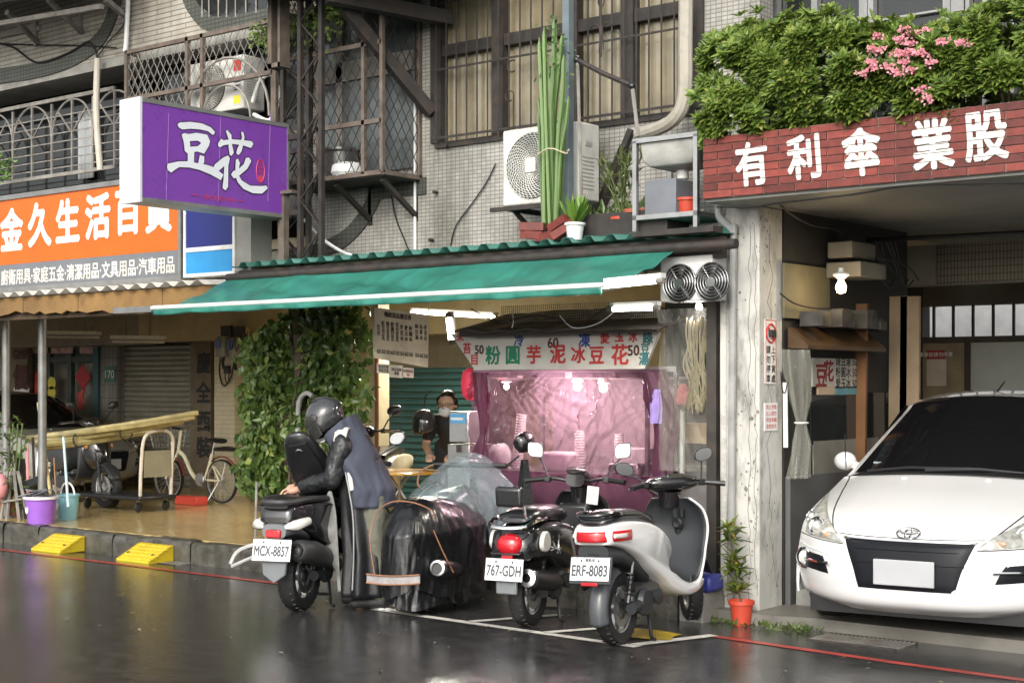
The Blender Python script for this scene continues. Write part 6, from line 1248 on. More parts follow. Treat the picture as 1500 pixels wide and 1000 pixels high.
for s_ in (-1, 1):
    b = MB(); b.tube([car_pt(s_ * lerp(.5, .99, t), lerp(4.8, 4.95, t)) + car_n(s_ * lerp(.5, .99, t), 4.9) * .001 for t in [i / 10 for i in range(11)]], .0035, 4); b.tube([car_pt(s_ * t, 5.72) + car_n(s_ * t, 5.72) * .0008 for t in [i * .055 for i in range(11)]], .003, 4); b.build('panel_gap', M_black, car)
q = car_pt(-.72, 10.3) + car_n(-.72, 10.3) * .008; MB().box(q, (.07, .003, .012)).build('sticker', mat('sticker_grey', (.25, .28, .3), .5), car)
# ---------------------------------------------------------------- scooters (local: +y forward, +x right, z up, origin under the rear axle)
M_gloss = mat('gloss_black_paint', (.012, .012, .013), .16, var=0, coat=.8); M_scw = mat('gloss_white_paint', (.78, .78, .77), .2, var=.02, coat=.8); M_dgrey = mat('dark_grey_plastic', (.028, .031, .034), .4, var=.1)
M_mgrey = mat('mid_grey_plastic', (.17, .18, .19), .35, var=.08); M_seat = mat('wet_black_vinyl', (.014, .014, .015), .22, var=.2, bump=.15, bs=70, coat=.4); M_tail = mat('red_tail_lens', (.42, .008, .015), .1, var=0, spec=.8, emit=.06, ecol=(1, .02, .03))
M_clens = mat('clear_lens', (.6, .58, .54), .08, var=.1, spec=.8); M_amber = mat('amber_lens', (.5, .2, .03), .12, var=0); M_mirror = mat('mirror_glass', (.85, .87, .9), .03, 1, var=0); M_engine = mat('cast_engine', (.16, .16, .16), .4, .7, var=.2, dirt=.4, ds=12); M_plate = mat('plate_white', (.78, .78, .75), .4, var=.03, dirt=.12, ds=8)
def sring(y, zc, w, h, p=2.6, n=20, cx=0):
    o = []
    for k in range(n):
        a = 2 * math.pi * k / n; c, s = math.cos(a), math.sin(a); o.append(V((cx + math.copysign(abs(c) ** (2 / p), c) * w, y, zc + math.copysign(abs(s) ** (2 / p), s) * h)))
    return o
def sloft(mb, secs, p=2.6, n=20): return mb.loft([sring(*s, p=p, n=n) if len(s) == 4 else sring(*s[:4], p=p, n=n, cx=s[4]) for s in secs], True)
def shell(mb, poly, hw, wfn=lambda y, z: 1, lay=((-1, .86), (-.9, .97), (-.6, 1), (.6, 1), (.9, .97), (1, .86))):
    """side outline (y,z) swept across x, pillowed towards the flanks"""
    cy = sum(p[0] for p in poly) / len(poly); cz = sum(p[1] for p in poly) / len(poly); q = [V((0, *p)) for p in poly]; q = smooth_path(q + [q[0]], 3)[:-1]; rings = []
    n = len(q)
    for fx, s in lay:
        r = []
        for i, p in enumerate(q):
            d = q[(i + 1) % n] - q[i - 1]; nn = V((0, d.z, -d.y)).normalized(); ins = (1 - s) * .16; sg = 1 if sum((q[k].y * q[(k + 1) % n].z - q[(k + 1) % n].y * q[k].z) for k in range(n)) > 0 else -1
            pp = p - nn * ins * sg; r.append(V((fx * hw * wfn(p.y, p.z), pp.y, pp.z)))
        rings.append(r)
    return mb.loft(rings, True)
def add_wheel(par, y, r, w, rimm=None, ang=0, z=None, hub=.5):
    z = r if z is None else z; b = MB(); h = w / 2
    b.lathe([(r * .66, -h * .8), (r * .8, -h), (r * .93, -h * .95), (r * .985, -h * .6), (r, 0), (r * .985, h * .6), (r * .93, h * .95), (r * .8, h), (r * .66, h * .8), (r * .66, -h * .8)], axis=(1, 0, 0), n=32)
    for k in range(30):
        a = k * 2 * math.pi / 30
        for s in (-1, 1): c = V((s * h * .5, math.cos(a) * r * .992, math.sin(a) * r * .992)); b.bar(c, c + V((s * h * .38, math.cos(a + .1) * r * -.02 , math.sin(a + .1) * r * -.02)), .012, .008)
    o = b.build('wheel', M_rubber, par); o.location = (0, y, z); o.rotation_euler = (0, 0, ang); b = MB()
    b.lathe([(r * .67, -h * .7), (r * .62, -h * .6), (r * .6, 0), (r * .62, h * .6), (r * .67, h * .7)], axis=(1, 0, 0), n=28); b.cyl((-h * .7, 0, 0), (h * .7, 0, 0), r * .2, n=14)
    for k in range(6): a = k * math.pi / 3; b.bar((h * .1, 0, 0), (h * .1, math.cos(a) * r * .64, math.sin(a) * r * .64), .03, .035, up=(1, 0, 0))
    b.build('rim', rimm or M_steel, o); b = MB(); b.lathe([(r * .3, h * .75), (r * .5, h * .75), (r * .5, h * .8), (r * .3, h * .8)], axis=(1, 0, 0), n=24); b.build('brake_disc', M_steel, o); return o
def plate(par, text, c, tilt, w=.27, h=.145, extra=None, yaw=0):
    o = MB().box((0, 0, 0), (w, .005, h)).build('number_plate', M_plate, par, bevel=.008); o.location = c; o.rotation_euler = (tilt, 0, yaw)
    b = MB(); me = text_me(text); ww = max(v.co.x for v in me.vertices) - min(v.co.x for v in me.vertices); bpy.data.meshes.remove(me); s = .098
    txt(b, text, (0, -.0042, -.01 if extra else -.006), (1, 0, 0), (0, 0, 1), s, (w * .9) / (ww * s), 1.0, bold=.03)
    if extra: txt(b, extra, (0, -.0042, h / 2 - .018), (1, 0, 0), (0, 0, 1), .024, bold=.02)
    b.build('lettering', mat('plate_ink', (.06, .065, .08), .5, var=0), o)
    b = MB()
    for s_ in (-1, 1): b.cyl((s_ * w * .22, -.002, h / 2 - .022), (s_ * w * .22, -.008, h / 2 - .022), .007, n=8)
    b.build('plate_bolt', M_dgrey, o); return o
def handlebar(par, y, z, ang, mir, cover, hw=.34, mshape='oval', grip=M_black, mats=None, mz=.2):
    """steering head with bars, grips, levers and mirrors, turned by ang about the steering axis"""
    r = bpy.data.objects.new('steering', None); COL.objects.link(r); r.parent = par; r.location = (0, y, z); r.rotation_euler = (0, 0, ang)
    cover(r)
    for s in (-1, 1):
        b = MB(); b.tube(smooth_path([(s * .05, .0, .0), (s * .16, -.01, .02), (s * .24, -.05, .02), (s * hw, -.1, .01)], 4), .012, 8); b.build('bar', M_black, r)
        d = V((s * (hw - .23), -.055, -.01)).normalized(); p = V((s * .24, -.052, .02)); b = MB(); b.tube([p, p + d * .02, p + d * .12, p + d * .135], [.017, .019, .019, .021], 10); b.cyl(p + d * .135, p + d * .15, .02, n=10); b.build('grip', grip, r)
        b = MB(); b.box(p + V((-s * .02, .005, 0)), (.05, .045, .045)); b.build('switch_box', M_black, r, bevel=.008)
        b = MB(); b.tube(smooth_path([p + V((-s * .01, .03, 0)), p + d * .06 + V((0, .055, 0)), p + d * .15 + V((0, .045, -.005))], 4), .006, 6); b.build('lever', M_steel, r)
        m_ = mir if s > 0 or len(mir) == 3 else mir[3:]; mx, my, mzz = m_[0] * s, m_[1], m_[2]
        b = MB(); b.tube(smooth_path([p + V((-s * .02, .01, .02)), V((lerp(p.x, mx, .3), my * .3, mzz * .55)), V((mx * .97, my + .015, mzz - .045))], 5), .007, 6); b.build('mirror_stem', M_black, r)
        b = MB(); rx, rz_ = (.072, .048) if mshape == 'oval' else (.06, .055); pw = 2.4 if mshape == 'oval' else 4
        def mring(k_, dy): return [V((mx + rx * k_ * math.copysign(abs(math.cos(a)) ** (2 / pw), math.cos(a)), my + dy, mzz + rz_ * k_ * math.copysign(abs(math.sin(a)) ** (2 / pw), math.sin(a)) + s * .012 * math.cos(a))) for a in [2 * math.pi * i / 22 for i in range(22)]]
        b.loft([mring(.4, .03), mring(.85, .022), mring(1, .004), mring(1.0, -.006), mring(.9, -.006)], True); h = b.build('mirror', M_black, r); MB().loft([mring(.9, -.007), mring(.9, -.0085)], True).build('mirror_glass', M_mirror, h)
    for s in (-1, 1): MB().tube(smooth_path([(s * .2, -.02, .01), (s * .16, .1, .03), (s * .08, .13, -.06), (s * .04, .1, -.2)], 4), .0045, 5).build('control_cable', M_cable, r)
    return r
def base_parts(par, fy, r, ang, tw=.1, fz=.86):
    add_wheel(par, 0, r, tw + .01); add_wheel(par, fy, r, tw, ang=ang)
    b = MB(); b.tube([(0, .12, r + .03), (0, .35, r + .05), (0, .5, r + .1)], [.07, .1, .09], 12); b.box((-.1, .16, r + .03), (.06, .5, .13)); b.build('engine', M_engine, par, bevel=.015)
    b = MB(); b.lathe([(0, -.03), (.08, -.03), (.095, 0), (.08, .03), (0, .03)], (.1, .22, r + .02), (1, 0, 0), n=18); b.lathe([(0, -.02), (.05, -.02), (.055, .01), (0, .02)], (.13, .38, r + .04), (1, 0, 0), n=14); b.tube([(.1, .02, r), (.1, .2, r + .02)], [.04, .03], 10); b.build('drive_cover', M_dgrey, par)
    for s in (-1, 1):
        b = MB(); b.tube([(s * .09, -.0, r + .04), (s * .1, .08, r + .3)], .016, 8); b.tube([V((s * .095, .012, r + .08)) + V((.03 * math.cos(a), .03 * math.sin(a), a * .0045)) for a in [k * .7 for k in range(50)]], .005, 4); b.build('shock', M_black, par)
        b = MB(); b.tube([(s * .075, fy, r), (s * .07, fy - .07, r + .25), (s * .05, fy - .15, .62)], .018, 8); b.build('fork_leg', M_dgrey, par)
    b = MB(); b.tube([(0, fy - .12, .55), (0, fy - .24, fz)], .03, 8); b.build('steering_tube', M_dgrey, par)
    def fend(s, t): a = lerp(R(20), R(165), s); rr = r + .025 - .03 * abs(t * 2 - 1) ** 2; return V(((t - .5) * (tw + .05), fy + math.cos(a) * rr, r + math.sin(a) * rr))
    MB().grid(fend, 18, 8).build('front_fender', M_dgrey, par, solid=.004, ang=60).rotation_euler = (0, 0, 0)
    st = MB()
    for s in (-1, 1): st.tube(smooth_path([(s * .06, .36, .2), (s * .1, .3, .08), (s * .13, .25, .015), (s * .17, .22, .01)], 4), .012, 6)
    st.bar((-.1, .3, .08), (.1, .3, .08), .02); st.build('centre_stand', M_black, par)
    MB().tube([(-.12, .4, .22), (-.16, .36, .1), (-.2, .3, .02)], .01, 6).build('side_stand', M_black, par)
def legshield(par, prof, m_in, m_out, curl=.05):
    pr = smooth_path([V(p) for p in prof], 5)
    def f(off, sc):
        def g(s, t): p = pr[min(len(pr) - 1, int(round(t * (len(pr) - 1))))]; u = s * 2 - 1; return V((u * p.z * sc, p.x + off - curl * abs(u) ** 3.5 * min(1, max(0, (p.y - .3) * 4)), p.y - .0 + (-off if p.y < .4 else 0)))
        return g
    MB().grid(f(0, 1), 18, len(pr) - 1).build('leg_shield', m_in, par, solid=.006, ang=60); MB().grid(f(.022, 1.045), 18, len(pr) - 1).build('front_shell', m_out, par, solid=.012, ang=60)
def tail_band(par, y0, rx, ry, z0, z1, a0, a1, m, name, out=0, n=22):
    def g(s, t): a = R(lerp(a0, a1, s)); k = 1 + .02 * math.sin(t * math.pi); return V(((rx + out) * k * math.sin(a), y0 - (ry + out) * k * math.cos(a), lerp(z0, z1, t)))
    return MB().grid(g, n, 5).build(name, m, par, solid=.012, ang=60)

# ---- white electric scooter
sc1 = T('scooter', 'white electric scooter with grey leg shield nearest the garage column', 'scooter', (-5.35, 7.73, roadz(7.73)), R(8))
sc1.rotation_euler[1] = R(-2.5); sc1.scale = (.95, .95, .95); base_parts(sc1, 1.2, .235, R(36))
poly = [(-.30,.68),(-.31,.77),(-.2,.815),(.05,.81),(.3,.765),(.47,.68),(.53,.57),(.47,.48),(.6,.39),(.8,.325),(.98,.35),(.98,.28),(.84,.235),(.64,.26),(.42,.38),(.25,.47),(.1,.56),(-.1,.64)]
b = MB(); shell(b, poly, .185, lambda y, z: .72 + .28 * min(1, max(0, (y + .32) / .4)) + (.12 if z < .45 and y > .5 else 0)); b.build('body_shell', M_scw, sc1, ang=60)
b = MB(); sloft(b, [(-.29, .815, .06, .015), (-.27, .83, .11, .035), (-.1, .845, .135, .05), (.15, .83, .15, .055), (.33, .79, .14, .055), (.47, .70, .1, .045), (.52, .64, .06, .03)], 2.4, 24); b.build('seat', M_seat, sc1, ang=60)
b = MB(); b.tube(smooth_path([(.11, -.05, .86), (.13, -.2, .875), (.09, -.3, .87), (0, -.33, .865), (-.09, -.3, .87), (-.13, -.2, .875), (-.11, -.05, .86)], 4), .014, 8); b.build('grab_rail', M_gloss, sc1)
tail_band(sc1, -.12, .155, .205, .70, .765, -95, 100, M_tail, 'tail_light', .02); tail_band(sc1, -.12, .157, .207, .722, .746, 50, 80, M_clens, 'indicator', .03, 8); tail_band(sc1, -.12, .157, .207, .722, .746, -80, -50, M_clens, 'indicator', .03, 8)
b = MB(); sloft(b, [(-.29, .62, .11, .06), (-.1, .6, .12, .06), (.15, .52, .1, .06), (.35, .42, .08, .06)], 3); b.build('under_tail', M_dgrey, sc1, bevel=0)
b = MB(); b.box((0, -.33, .52), (.3, .02, .18), M=Matrix.Rotation(R(-14), 3, 'X')); b.bar((0, -.31, .56), (0, -.2, .64), .08); b.build('plate_bracket', M_dgrey, sc1, bevel=.006)
plate(sc1, 'ERF-8083', (0, -.345, .53), R(-14), extra='電動車', w=.28, h=.15); MB().box((0, -.36, .435), (.12, .012, .022)).build('reflector', M_tail, sc1, bevel=.004)
def gf(s, t): a = lerp(R(95), R(200), s); rr = .28 - .05 * abs(t * 2 - 1) ** 2.5; return V(((t - .5) * .14, math.cos(a) * rr - .015, .245 + math.sin(a) * rr))
MB().grid(gf, 20, 10).build('rear_fender', mat('wet_grey_plastic', (.075, .08, .085), .3, var=.1), sc1, solid=.006, ang=60)
b = MB(); b.lathe([(0, -.04), (.075, -.035), (.085, 0), (.075, .04), (0, .045)], (-.13, .0, .235), (1, 0, 0), n=20); b.build('motor_cover', M_gloss, sc1)
legshield(sc1, [(.5,.37,.13),(.68,.335,.17),(.86,.33,.19),(.95,.40,.205),(1.0,.55,.225),(1.03,.70,.235),(1.0,.82,.215),(.95,.90,.14)], M_dgrey, M_scw, .05)
MB().lathe([(.0, .0), (.035, .0), (.04, .02), (.028, .03), (0, .026)], (.02, .985, .72), (0, -1, 0), n=18).build('key_switch', M_black, sc1); MB().box((.06, .98, .79), (.02, .02, .05)).build('hook', M_black, sc1); MB().box((.225, .74, .36), (.012, .07, .045)).build('foot_peg', M_dgrey, sc1, bevel=.006)
def cov1(r):
    b = MB(); sloft(b, [(-.13, .03, .1, .02), (-.1, .03, .19, .045), (0, .02, .2, .06), (.08, 0, .15, .075), (.13, -.02, .06, .05)], 2.4); b.tube([(0, .02, -.02), (0, .05, -.14)], [.09, .07], 14); b.build('handlebar_cover', M_gloss, r, ang=60); MB().box((0, -.085, .075), (.14, .07, .012), M=Matrix.Rotation(R(20), 3, 'X')).build('dash_display', M_glassdark, r, bevel=.004)
handlebar(sc1, .93, .985, R(50), (.29, .05, .215, .33, .06, .135), cov1, hw=.31, mshape='oval')
# ---- black retro scooter with back rest
sc2 = T('scooter', 'black retro scooter with chrome rail and small backrest', 'scooter', (-6.27, 8.0, roadz(8.0)), R(14)); base_parts(sc2, 1.2, .23, R(10), .1, .84)
poly = [(-.28,.46),(-.31,.56),(-.24,.67),(-.05,.71),(.25,.70),(.45,.64),(.52,.52),(.52,.40),(.4,.34),(.2,.42),(0,.46)]
b = MB(); shell(b, poly, .2, lambda y, z: .78 + .22 * min(1, max(0, (y + .3) / .4)), lay=((-1, .55), (-.88, .85), (-.5, 1), (.5, 1), (.88, .85), (1, .55))); b.build('body_shell', M_gloss, sc2, ang=60)
b = MB(); sloft(b, [(-.24, .73, .09, .015), (-.2, .745, .13, .035), (0, .76, .145, .05), (.3, .755, .13, .05), (.45, .72, .1, .04), (.5, .69, .06, .02)], 2.5, 24); b.build('seat', M_seat, sc2, ang=60)
b = MB(); b.tube(smooth_path([(.13, .0, .73), (.155, -.2, .735), (.12, -.34, .70), (0, -.38, .69), (-.12, -.34, .70), (-.155, -.2, .735), (-.13, .0, .73)], 5), .015, 8); b.build('chrome_rail', M_chrome, sc2)
b = MB()
for s in (-1, 1): b.tube([(s * .1, -.25, .73), (s * .095, -.29, .86), (s * .085, -.3, .92)], .009, 6)
b.build('backrest_rod', M_chrome, sc2); MB().box((0, -.295, .89), (.2, .055, .14), M=Matrix.Rotation(R(8), 3, 'X')).build('backrest', M_seat, sc2, bevel=.025, seg=3)
b = MB(); b.ball((0, -.29, .575), (.095, .06, .075), 18, 10); b.build('tail_light', M_tail, sc2); MB().box((0, -.335, .5), (.08, .02, .035)).build('reflector', M_tail, sc2, bevel=.004); b = MB().box((0, -.345, .522), (.21, .05, .012)); b.build('lamp_hood', M_gloss, sc2, bevel=.004)
for s in (-1, 1):
    b = MB(); b.loft([[V((s * (.165 + d), -.13 + .07 * math.cos(a), .575 + (.085 if math.sin(a) > 0 else .055) * math.sin(a))) for a in [k * .449 for k in range(14)]] for d in (0, .035)]); b.build('side_indicator', M_clens, sc2, bevel=.01)
    b = MB(); c = V((s * .2, .05, .55)); b.bar(c + V((s * .004, 0, .07)), c + V((s * .004, 0, -.03)), .006)
    for k in range(5): b.bar(c + V((s * .004, 0, -.03)), c + V((s * .004, .035 * math.cos(k * 1.257 + .3), -.03 + .035 * math.sin(k * 1.257 + .3))), .012, .006)
    b.build('emblem', M_chrome, sc2)
b = MB(); b.bar((0, -.26, .5), (0, -.37, .44), .16, .02); b.build('plate_bracket', M_dgrey, sc2); plate(sc2, '767-GDH', (0, -.385, .42), R(-10)); MB().box((0, -.34, .3), (.15, .03, .09)).build('mud_flap', M_mgrey, sc2, bevel=.01)
b = MB(); b.tube([(.13, -.3, .36), (.135, -.27, .355), (.135, .1, .3), (.12, .25, .27)], [.03, .065, .07, .035], 14); b.build('muffler', M_black, sc2); MB().lathe([(.03, 0), (.06, .01), (.062, .05), (.055, .06)], (.13, -.315, .365), (0, 1, -.1), n=14).build('muffler_tip', M_steel, sc2)
legshield(sc2, [(.5,.37,.14),(.68,.33,.18),(.86,.325,.2),(.95,.40,.21),(.99,.55,.225),(1.0,.70,.22),(.97,.79,.18),(.93,.85,.12)], M_black, M_gloss)
b = MB(); b.lathe([(.05, 0), (.055, .0), (.055, .1), (.04, .1)], (.12, .84, .6), (0, .1, 1), n=16); b.build('cup_holder', M_black, sc2); MB().lathe([(.058, .1), (.058, .115), (.045, .115)], (.12, .84, .6), (0, .1, 1), n=16).build('cup_rim', M_chrome, sc2); MB().box((0, .86, .62), (.24, .14, .3)).build('glove_box', M_black, sc2, bevel=.03)
def cov2(r): b = MB(); sloft(b, [(-.1, .02, .07, .05), (0, .02, .09, .075), (.1, .0, .085, .085), (.15, -.01, .06, .06)], 2.6); b.tube([(0, .02, -.03), (0, .04, -.16)], [.07, .06], 12); b.build('headlamp_cover', M_gloss, r, ang=60); MB().lathe([(.045, 0), (.07, .004), (.075, .02), (.0, .022)], (0, -.06, .075), (0, -.3, 1), n=18).build('speedometer', M_glassdark, r)
handlebar(sc2, .9, .92, R(8), (.33, .02, .23), cov2, mshape='square')
MB().box((.14, .83, .83), (.09, .004, .13), M=Matrix.Rotation(R(6), 3, 'Y')).build('hanging_card', mat('laminated_card', (.6, .57, .55), .15, var=.2, vs=20), sc2)
# ---- delivery scooter with its seat lid up
sc3 = T('scooter', 'grey and black delivery scooter with open seat lid', 'scooter', (-7.9, 7.43, roadz(7.43)), R(21)); base_parts(sc3, 1.28, .25, R(-8), .115, .9)
poly = [(-.38,.66),(-.36,.76),(-.2,.79),(.1,.78),(.4,.72),(.56,.62),(.6,.46),(.5,.36),(.3,.38),(.1,.46),(-.12,.56)]
b = MB(); shell(b, poly, .2, lambda y, z: .62 + .38 * min(1, max(0, (y + .38) / .5))); b.build('body_shell', M_gloss, sc3, ang=60)
b = MB(); sloft(b, [(-.37, .775, .09, .02), (-.3, .785, .13, .03), (.0, .79, .155, .03), (.3, .77, .16, .03), (.55, .7, .13, .03)], 4); b.build('seat_bucket', M_black, sc3); b = MB(); b.tube(smooth_path([(.15, .2, .79), (.16, -.15, .81), (.1, -.36, .80), (0, -.4, .80), (-.1, -.36, .8), (-.16, -.15, .81), (-.15, .2, .79)], 4), .022, 8); b.build('grab_rail', mat('dusty_black', (.035, .035, .035), .5, var=.3), sc3)
lid = MB(); sloft(lid, [(-.36, 0, .03, .012), (-.34, .005, .075, .03), (-.27, .012, .115, .045), (-.12, .02, .155, .055), (.1, .01, .17, .055), (.28, 0, .15, .045), (.34, 0, .1, .03)], 2.6, 24); lo = lid.build('seat_lid', M_seat, sc3, ang=60); lo.location = (-.05, .3, .97); lo.rotation_euler = (R(-56), R(-10), R(4))
MB().tube(smooth_path([(-.03, -.22, -.045), (0, -.25, -.06), (.03, -.22, -.045)], 3), .006, 5).build('latch', M_steel, lo); b = MB(); sloft(b, [(-.28, -.035, .07, .015), (-.08, -.04, .125, .02), (.22, -.04, .11, .02)], 3); b.build('lid_underside', M_black, lo)
MB().box((0, -.4, .6), (.05, .02, .03)).build('lock', M_dgrey, sc3)
for s in (-1, 1): b = MB(); sloft(b, [(-.4, .635, .02, .015, s * .1), (-.36, .64, .05, .035, s * .135), (-.22, .66, .03, .03, s * .17)], 2.4, 14); b.build('indicator', M_clens, sc3, ang=60)
MB().box((0, -.405, .585), (.11, .03, .055)).build('tail_light', M_tail, sc3, bevel=.008); b = MB(); sloft(b, [(-.4, .6, .09, .05), (-.25, .62, .13, .06), (.0, .58, .13, .08)], 3); b.build('tail_panel', M_mgrey, sc3)
plate(sc3, 'MCX-8857', (0, -.435, .475), R(-12), w=.29, h=.15, yaw=R(0)); b = MB(); b.loft([[V((x * k, y_, z_)) for x, z_ in ((-.1, .44), (.1, .44), (.085, .3), (0, .24), (-.085, .3))] for y_, k in ((-.405, 1), (-.375, 1.0))]); b.build('rear_mudguard', M_mgrey, sc3, bevel=.008)
b = MB(); b.bar((0, -.25, .58), (0, -.4, .46), .12, .03); b.build('plate_bracket', M_dgrey, sc3)
b = MB(); b.tube([(.155, -.36, .47), (.155, -.33, .465), (.15, -.1, .43), (.14, .12, .37), (.12, .3, .3)], [.05, .078, .085, .075, .035], 18); b.build('muffler', mat('heat_black', (.03, .03, .03), .45, var=.2), sc3, ang=60); MB().lathe([(.018, .03), (.03, -.006), (.045, -.008), (.05, .01)], (.155, -.37, .472), (0, 1, -.05), n=18).build('muffler_tip', M_black, sc3)
legshield(sc3, [(.55,.38,.15),(.75,.33,.19),(.93,.33,.2),(1.03,.42,.22),(1.08,.6,.23),(1.08,.78,.22),(1.04,.88,.2),(1.0,.96,.14)], M_black, M_mgrey)
def cov3(r): b = MB(); sloft(b, [(-.1, .02, .12, .04), (0, .02, .16, .06), (.1, 0, .14, .07), (.16, -.01, .05, .05)], 2.4); b.tube([(0, .02, -.03), (0, .05, -.15)], [.08, .07], 12); b.build('handlebar_cover', M_gloss, r, ang=60)
handlebar(sc3, 1.0, 1.0, R(-8), (.36, .03, .2), cov3)
# ---- scooter under a raincoat and a clear plastic sheet
g4 = GR(622, 893)
sc4 = T('covered_scooter', 'scooter wrapped in black raincoat and clear plastic sheet', 'scooter', (g4.x, g4.y, roadz(g4.y)), R(20)); base_parts(sc4, 1.25, .23, R(5), .1, .9)
b = MB(); shell(b, [(-.3,.5),(-.32,.66),(-.1,.72),(.3,.7),(.5,.6),(.5,.4),(.2,.42)], .16); b.build('body_shell', M_gloss, sc4, ang=60)
def covering(par, name, m, ys, ridge, hem, halfw, nfold, amp, seed, tail=.12, front=.1, solid=0, exp=1.7):
    """cloth laid over a ridge line, falling to a hem all round"""
    def f(s, t):
        a = 2 * math.pi * s; c, sn = math.cos(a), math.sin(a); y = lerp(ys[0], ys[1], .5 + .5 * math.copysign(abs(c) ** .75, c)); yy = (y - ys[0]) / (ys[1] - ys[0])
        w = halfw(yy) * math.copysign(abs(sn) ** .75, sn); tz = t ** exp; k = min(1, t * 1.9) ** .62
        rg = 1 - 2.6 * abs(noise.noise((a * nfold * .42 + .8 * t, t * 1.1, seed))); rg2 = 1 - 2.6 * abs(noise.noise((a * nfold * .9 - 1.6 * t, t * 2.6, seed + 7)))
        rg3 = 1 - 2.6 * abs(noise.noise((a * nfold * 1.6 + 3 * t, t * 7, seed + 3)))
        fold = 1 + amp * (.1 + t) * (.9 * rg + .7 * rg2 + .2 * rg3 + .9 * noise.noise((c * 3, sn * 3, seed + t * 1.3)))
        z = lerp(ridge(yy), hem(a), tz) + .012 * noise.noise((a * 3, t * 5, seed)); yo = (y + (-tail if c < 0 else front) * abs(c) ** 3 * k * fold) if True else y
        rid_y = lerp(ys[0] + .05, ys[1] - .05, yy); return V((w * k * fold, lerp(rid_y, yo, k), z))
    return MB().grid(f, 260, 60).build(name, m, par, ang=80, solid=solid)
def lin(pts):
    def f(t):
        for (a, ya), (c, yc) in zip(pts, pts[1:]):
            if t <= c: return lerp(ya, yc, (t - a) / (c - a))
        return pts[-1][1]
    return f
M_coat = mat('wet_black_raincoat', (.008, .0085, .0095), .26, var=.25, vs=5, bump=.35, bs=14, coat=.15)
covering(sc4, 'raincoat_cover', M_coat, (-.36, .85), lin([(0, .78), (.15, .83), (.5, .80), (1, .86)]), lambda a: .17 + .04 * math.sin(a * 5) + (.05 if math.cos(a) > .3 else 0), lambda t: .24 + .08 * math.sin(t * 3), 8, .075, 1.0)
covering(sc4, 'lower_cover', M_coat, (-.3, .95), lin([(0, .5), (1, .5)]), lambda a: .07 + .02 * math.sin(a * 6), lambda t: .24, 8, .1, 4.0)
covering(sc4, 'clear_cover', sheet_mat('clear_blue_plastic', (.55, .65, .7), .55, .1), (.2, 1.15), lin([(0, .88), (.3, .93), (.6, 1.06), (.85, 1.1), (1, 1.03)]), lambda a: .44 + .06 * math.sin(a * 3 + 1), lambda t: .24 + .16 * min(1, t * 1.6), 8, .12, 2.3, exp=1.25)
M_pip = mat('orange_piping', (.27, .13, .07), .5, var=.1); b = MB()
b.tube(smooth_path([(-.2, -.44, .3), (-.23, -.45, .55), (-.2, -.42, .72), (-.08, -.44, .81), (.08, -.44, .815), (.2, -.38, .76), (.22, -.36, .7)], 5), .005, 5); b.tube(smooth_path([(.22, -.38, .62), (.28, -.33, .45), (.33, -.28, .32)], 4), .0045, 5); b.build('piping', M_pip, sc4)
q = [(-.24, -.485, .25), (-.1, -.505, .245), (.04, -.505, .25), (.16, -.485, .26)]; b = MB().loft([[V((x, y, z)), V((x, y, z + .06)), V((x, y + .01, z + .06)), V((x, y + .01, z))] for x, y, z in q]); b.build('reflective_band', mat('reflective_tape', (.3, .28, .28), .35, var=.2, vs=30), sc4)
b = MB(); b.tube(smooth_path([(x, y - .006, z) for x, y, z in q], 3), .006, 5).tube(smooth_path([(x, y - .006, z + .06) for x, y, z in q], 3), .006, 5); b.build('band_edge', M_pip, sc4)
b = MB(); b.tube([(.26, -.4, .36), (.26, -.37, .355), (.25, .0, .3), (.2, .2, .27)], [.045, .06, .062, .04], 14); b.build('muffler', M_black, sc4); MB().lathe([(.03, .02), (.04, -.005), (.055, .0), (.06, .04)], (.26, -.41, .362), (0, 1, -.05), n=14).build('muffler_tip', M_steel, sc4)
b = MB(); b.tube([(-.3, .95, 1.0), (.3, .95, 1.0)], .02, 8); b.build('handlebar', M_black, sc4)
b = MB(); b.tube([(.3, .95, 1.0), (.4, .97, 1.08)], .008, 6); b.build('mirror_stem', M_black, sc4); b = MB(); sloft(b, [(.90, 1.19, .05, .05, .43), (.93, 1.18, .07, .08, .43), (.98, 1.19, .06, .085, .45), (1.06, 1.2, .02, .05, .48)], 1.5, 10); b.build('mirror_hood', M_coat, sc4, ang=60)
b = MB(); b.tube(smooth_path([(-.3, .92, 1.0), (-.36, .8, .95), (-.34, .7, .86), (-.28, .66, .82)], 4), .008, 6); b.build('tie_cord', M_pip, sc4)
MB().loft([[V((.44 + w * s_, .98 + d, z)) for s_, d in ((-1, 0), (0, -.03), (1, 0), (0, .03))] for w, z in ((.03, 1.05), (.06, .8), (.1, .5))], False) .build('hanging_flap', M_coat, sc4)
# ---------------------------------------------------------------- people: limbs as tapered capsules fused into one continuous surface
def capsules(chains, vox=.012, smooth_it=3):
    b = MB()
    for ch in chains:
        P = [V(c[:3]) for c in ch]; Rr = [c[3] for c in ch]
        for p, r_ in zip(P, Rr): b.ball(p, r_, 12, 8)
        for (p, r1), (q, r2) in zip(zip(P, Rr), list(zip(P, Rr))[1:]): b.cyl(p, q, r1, r2, 12)
    me = b.mesh('t', None); o = bpy.data.objects.new('t', me); COL.objects.link(o); d = o.modifiers.new('r', 'REMESH'); d.mode = 'VOXEL'; d.voxel_size = vox
    s = o.modifiers.new('s', 'SMOOTH'); s.factor = .5; s.iterations = smooth_it; bpy.context.view_layer.update()
    m2 = bpy.data.meshes.new_from_object(o.evaluated_get(bpy.context.evaluated_depsgraph_get())); bpy.data.objects.remove(o); bpy.data.meshes.remove(me); return m2
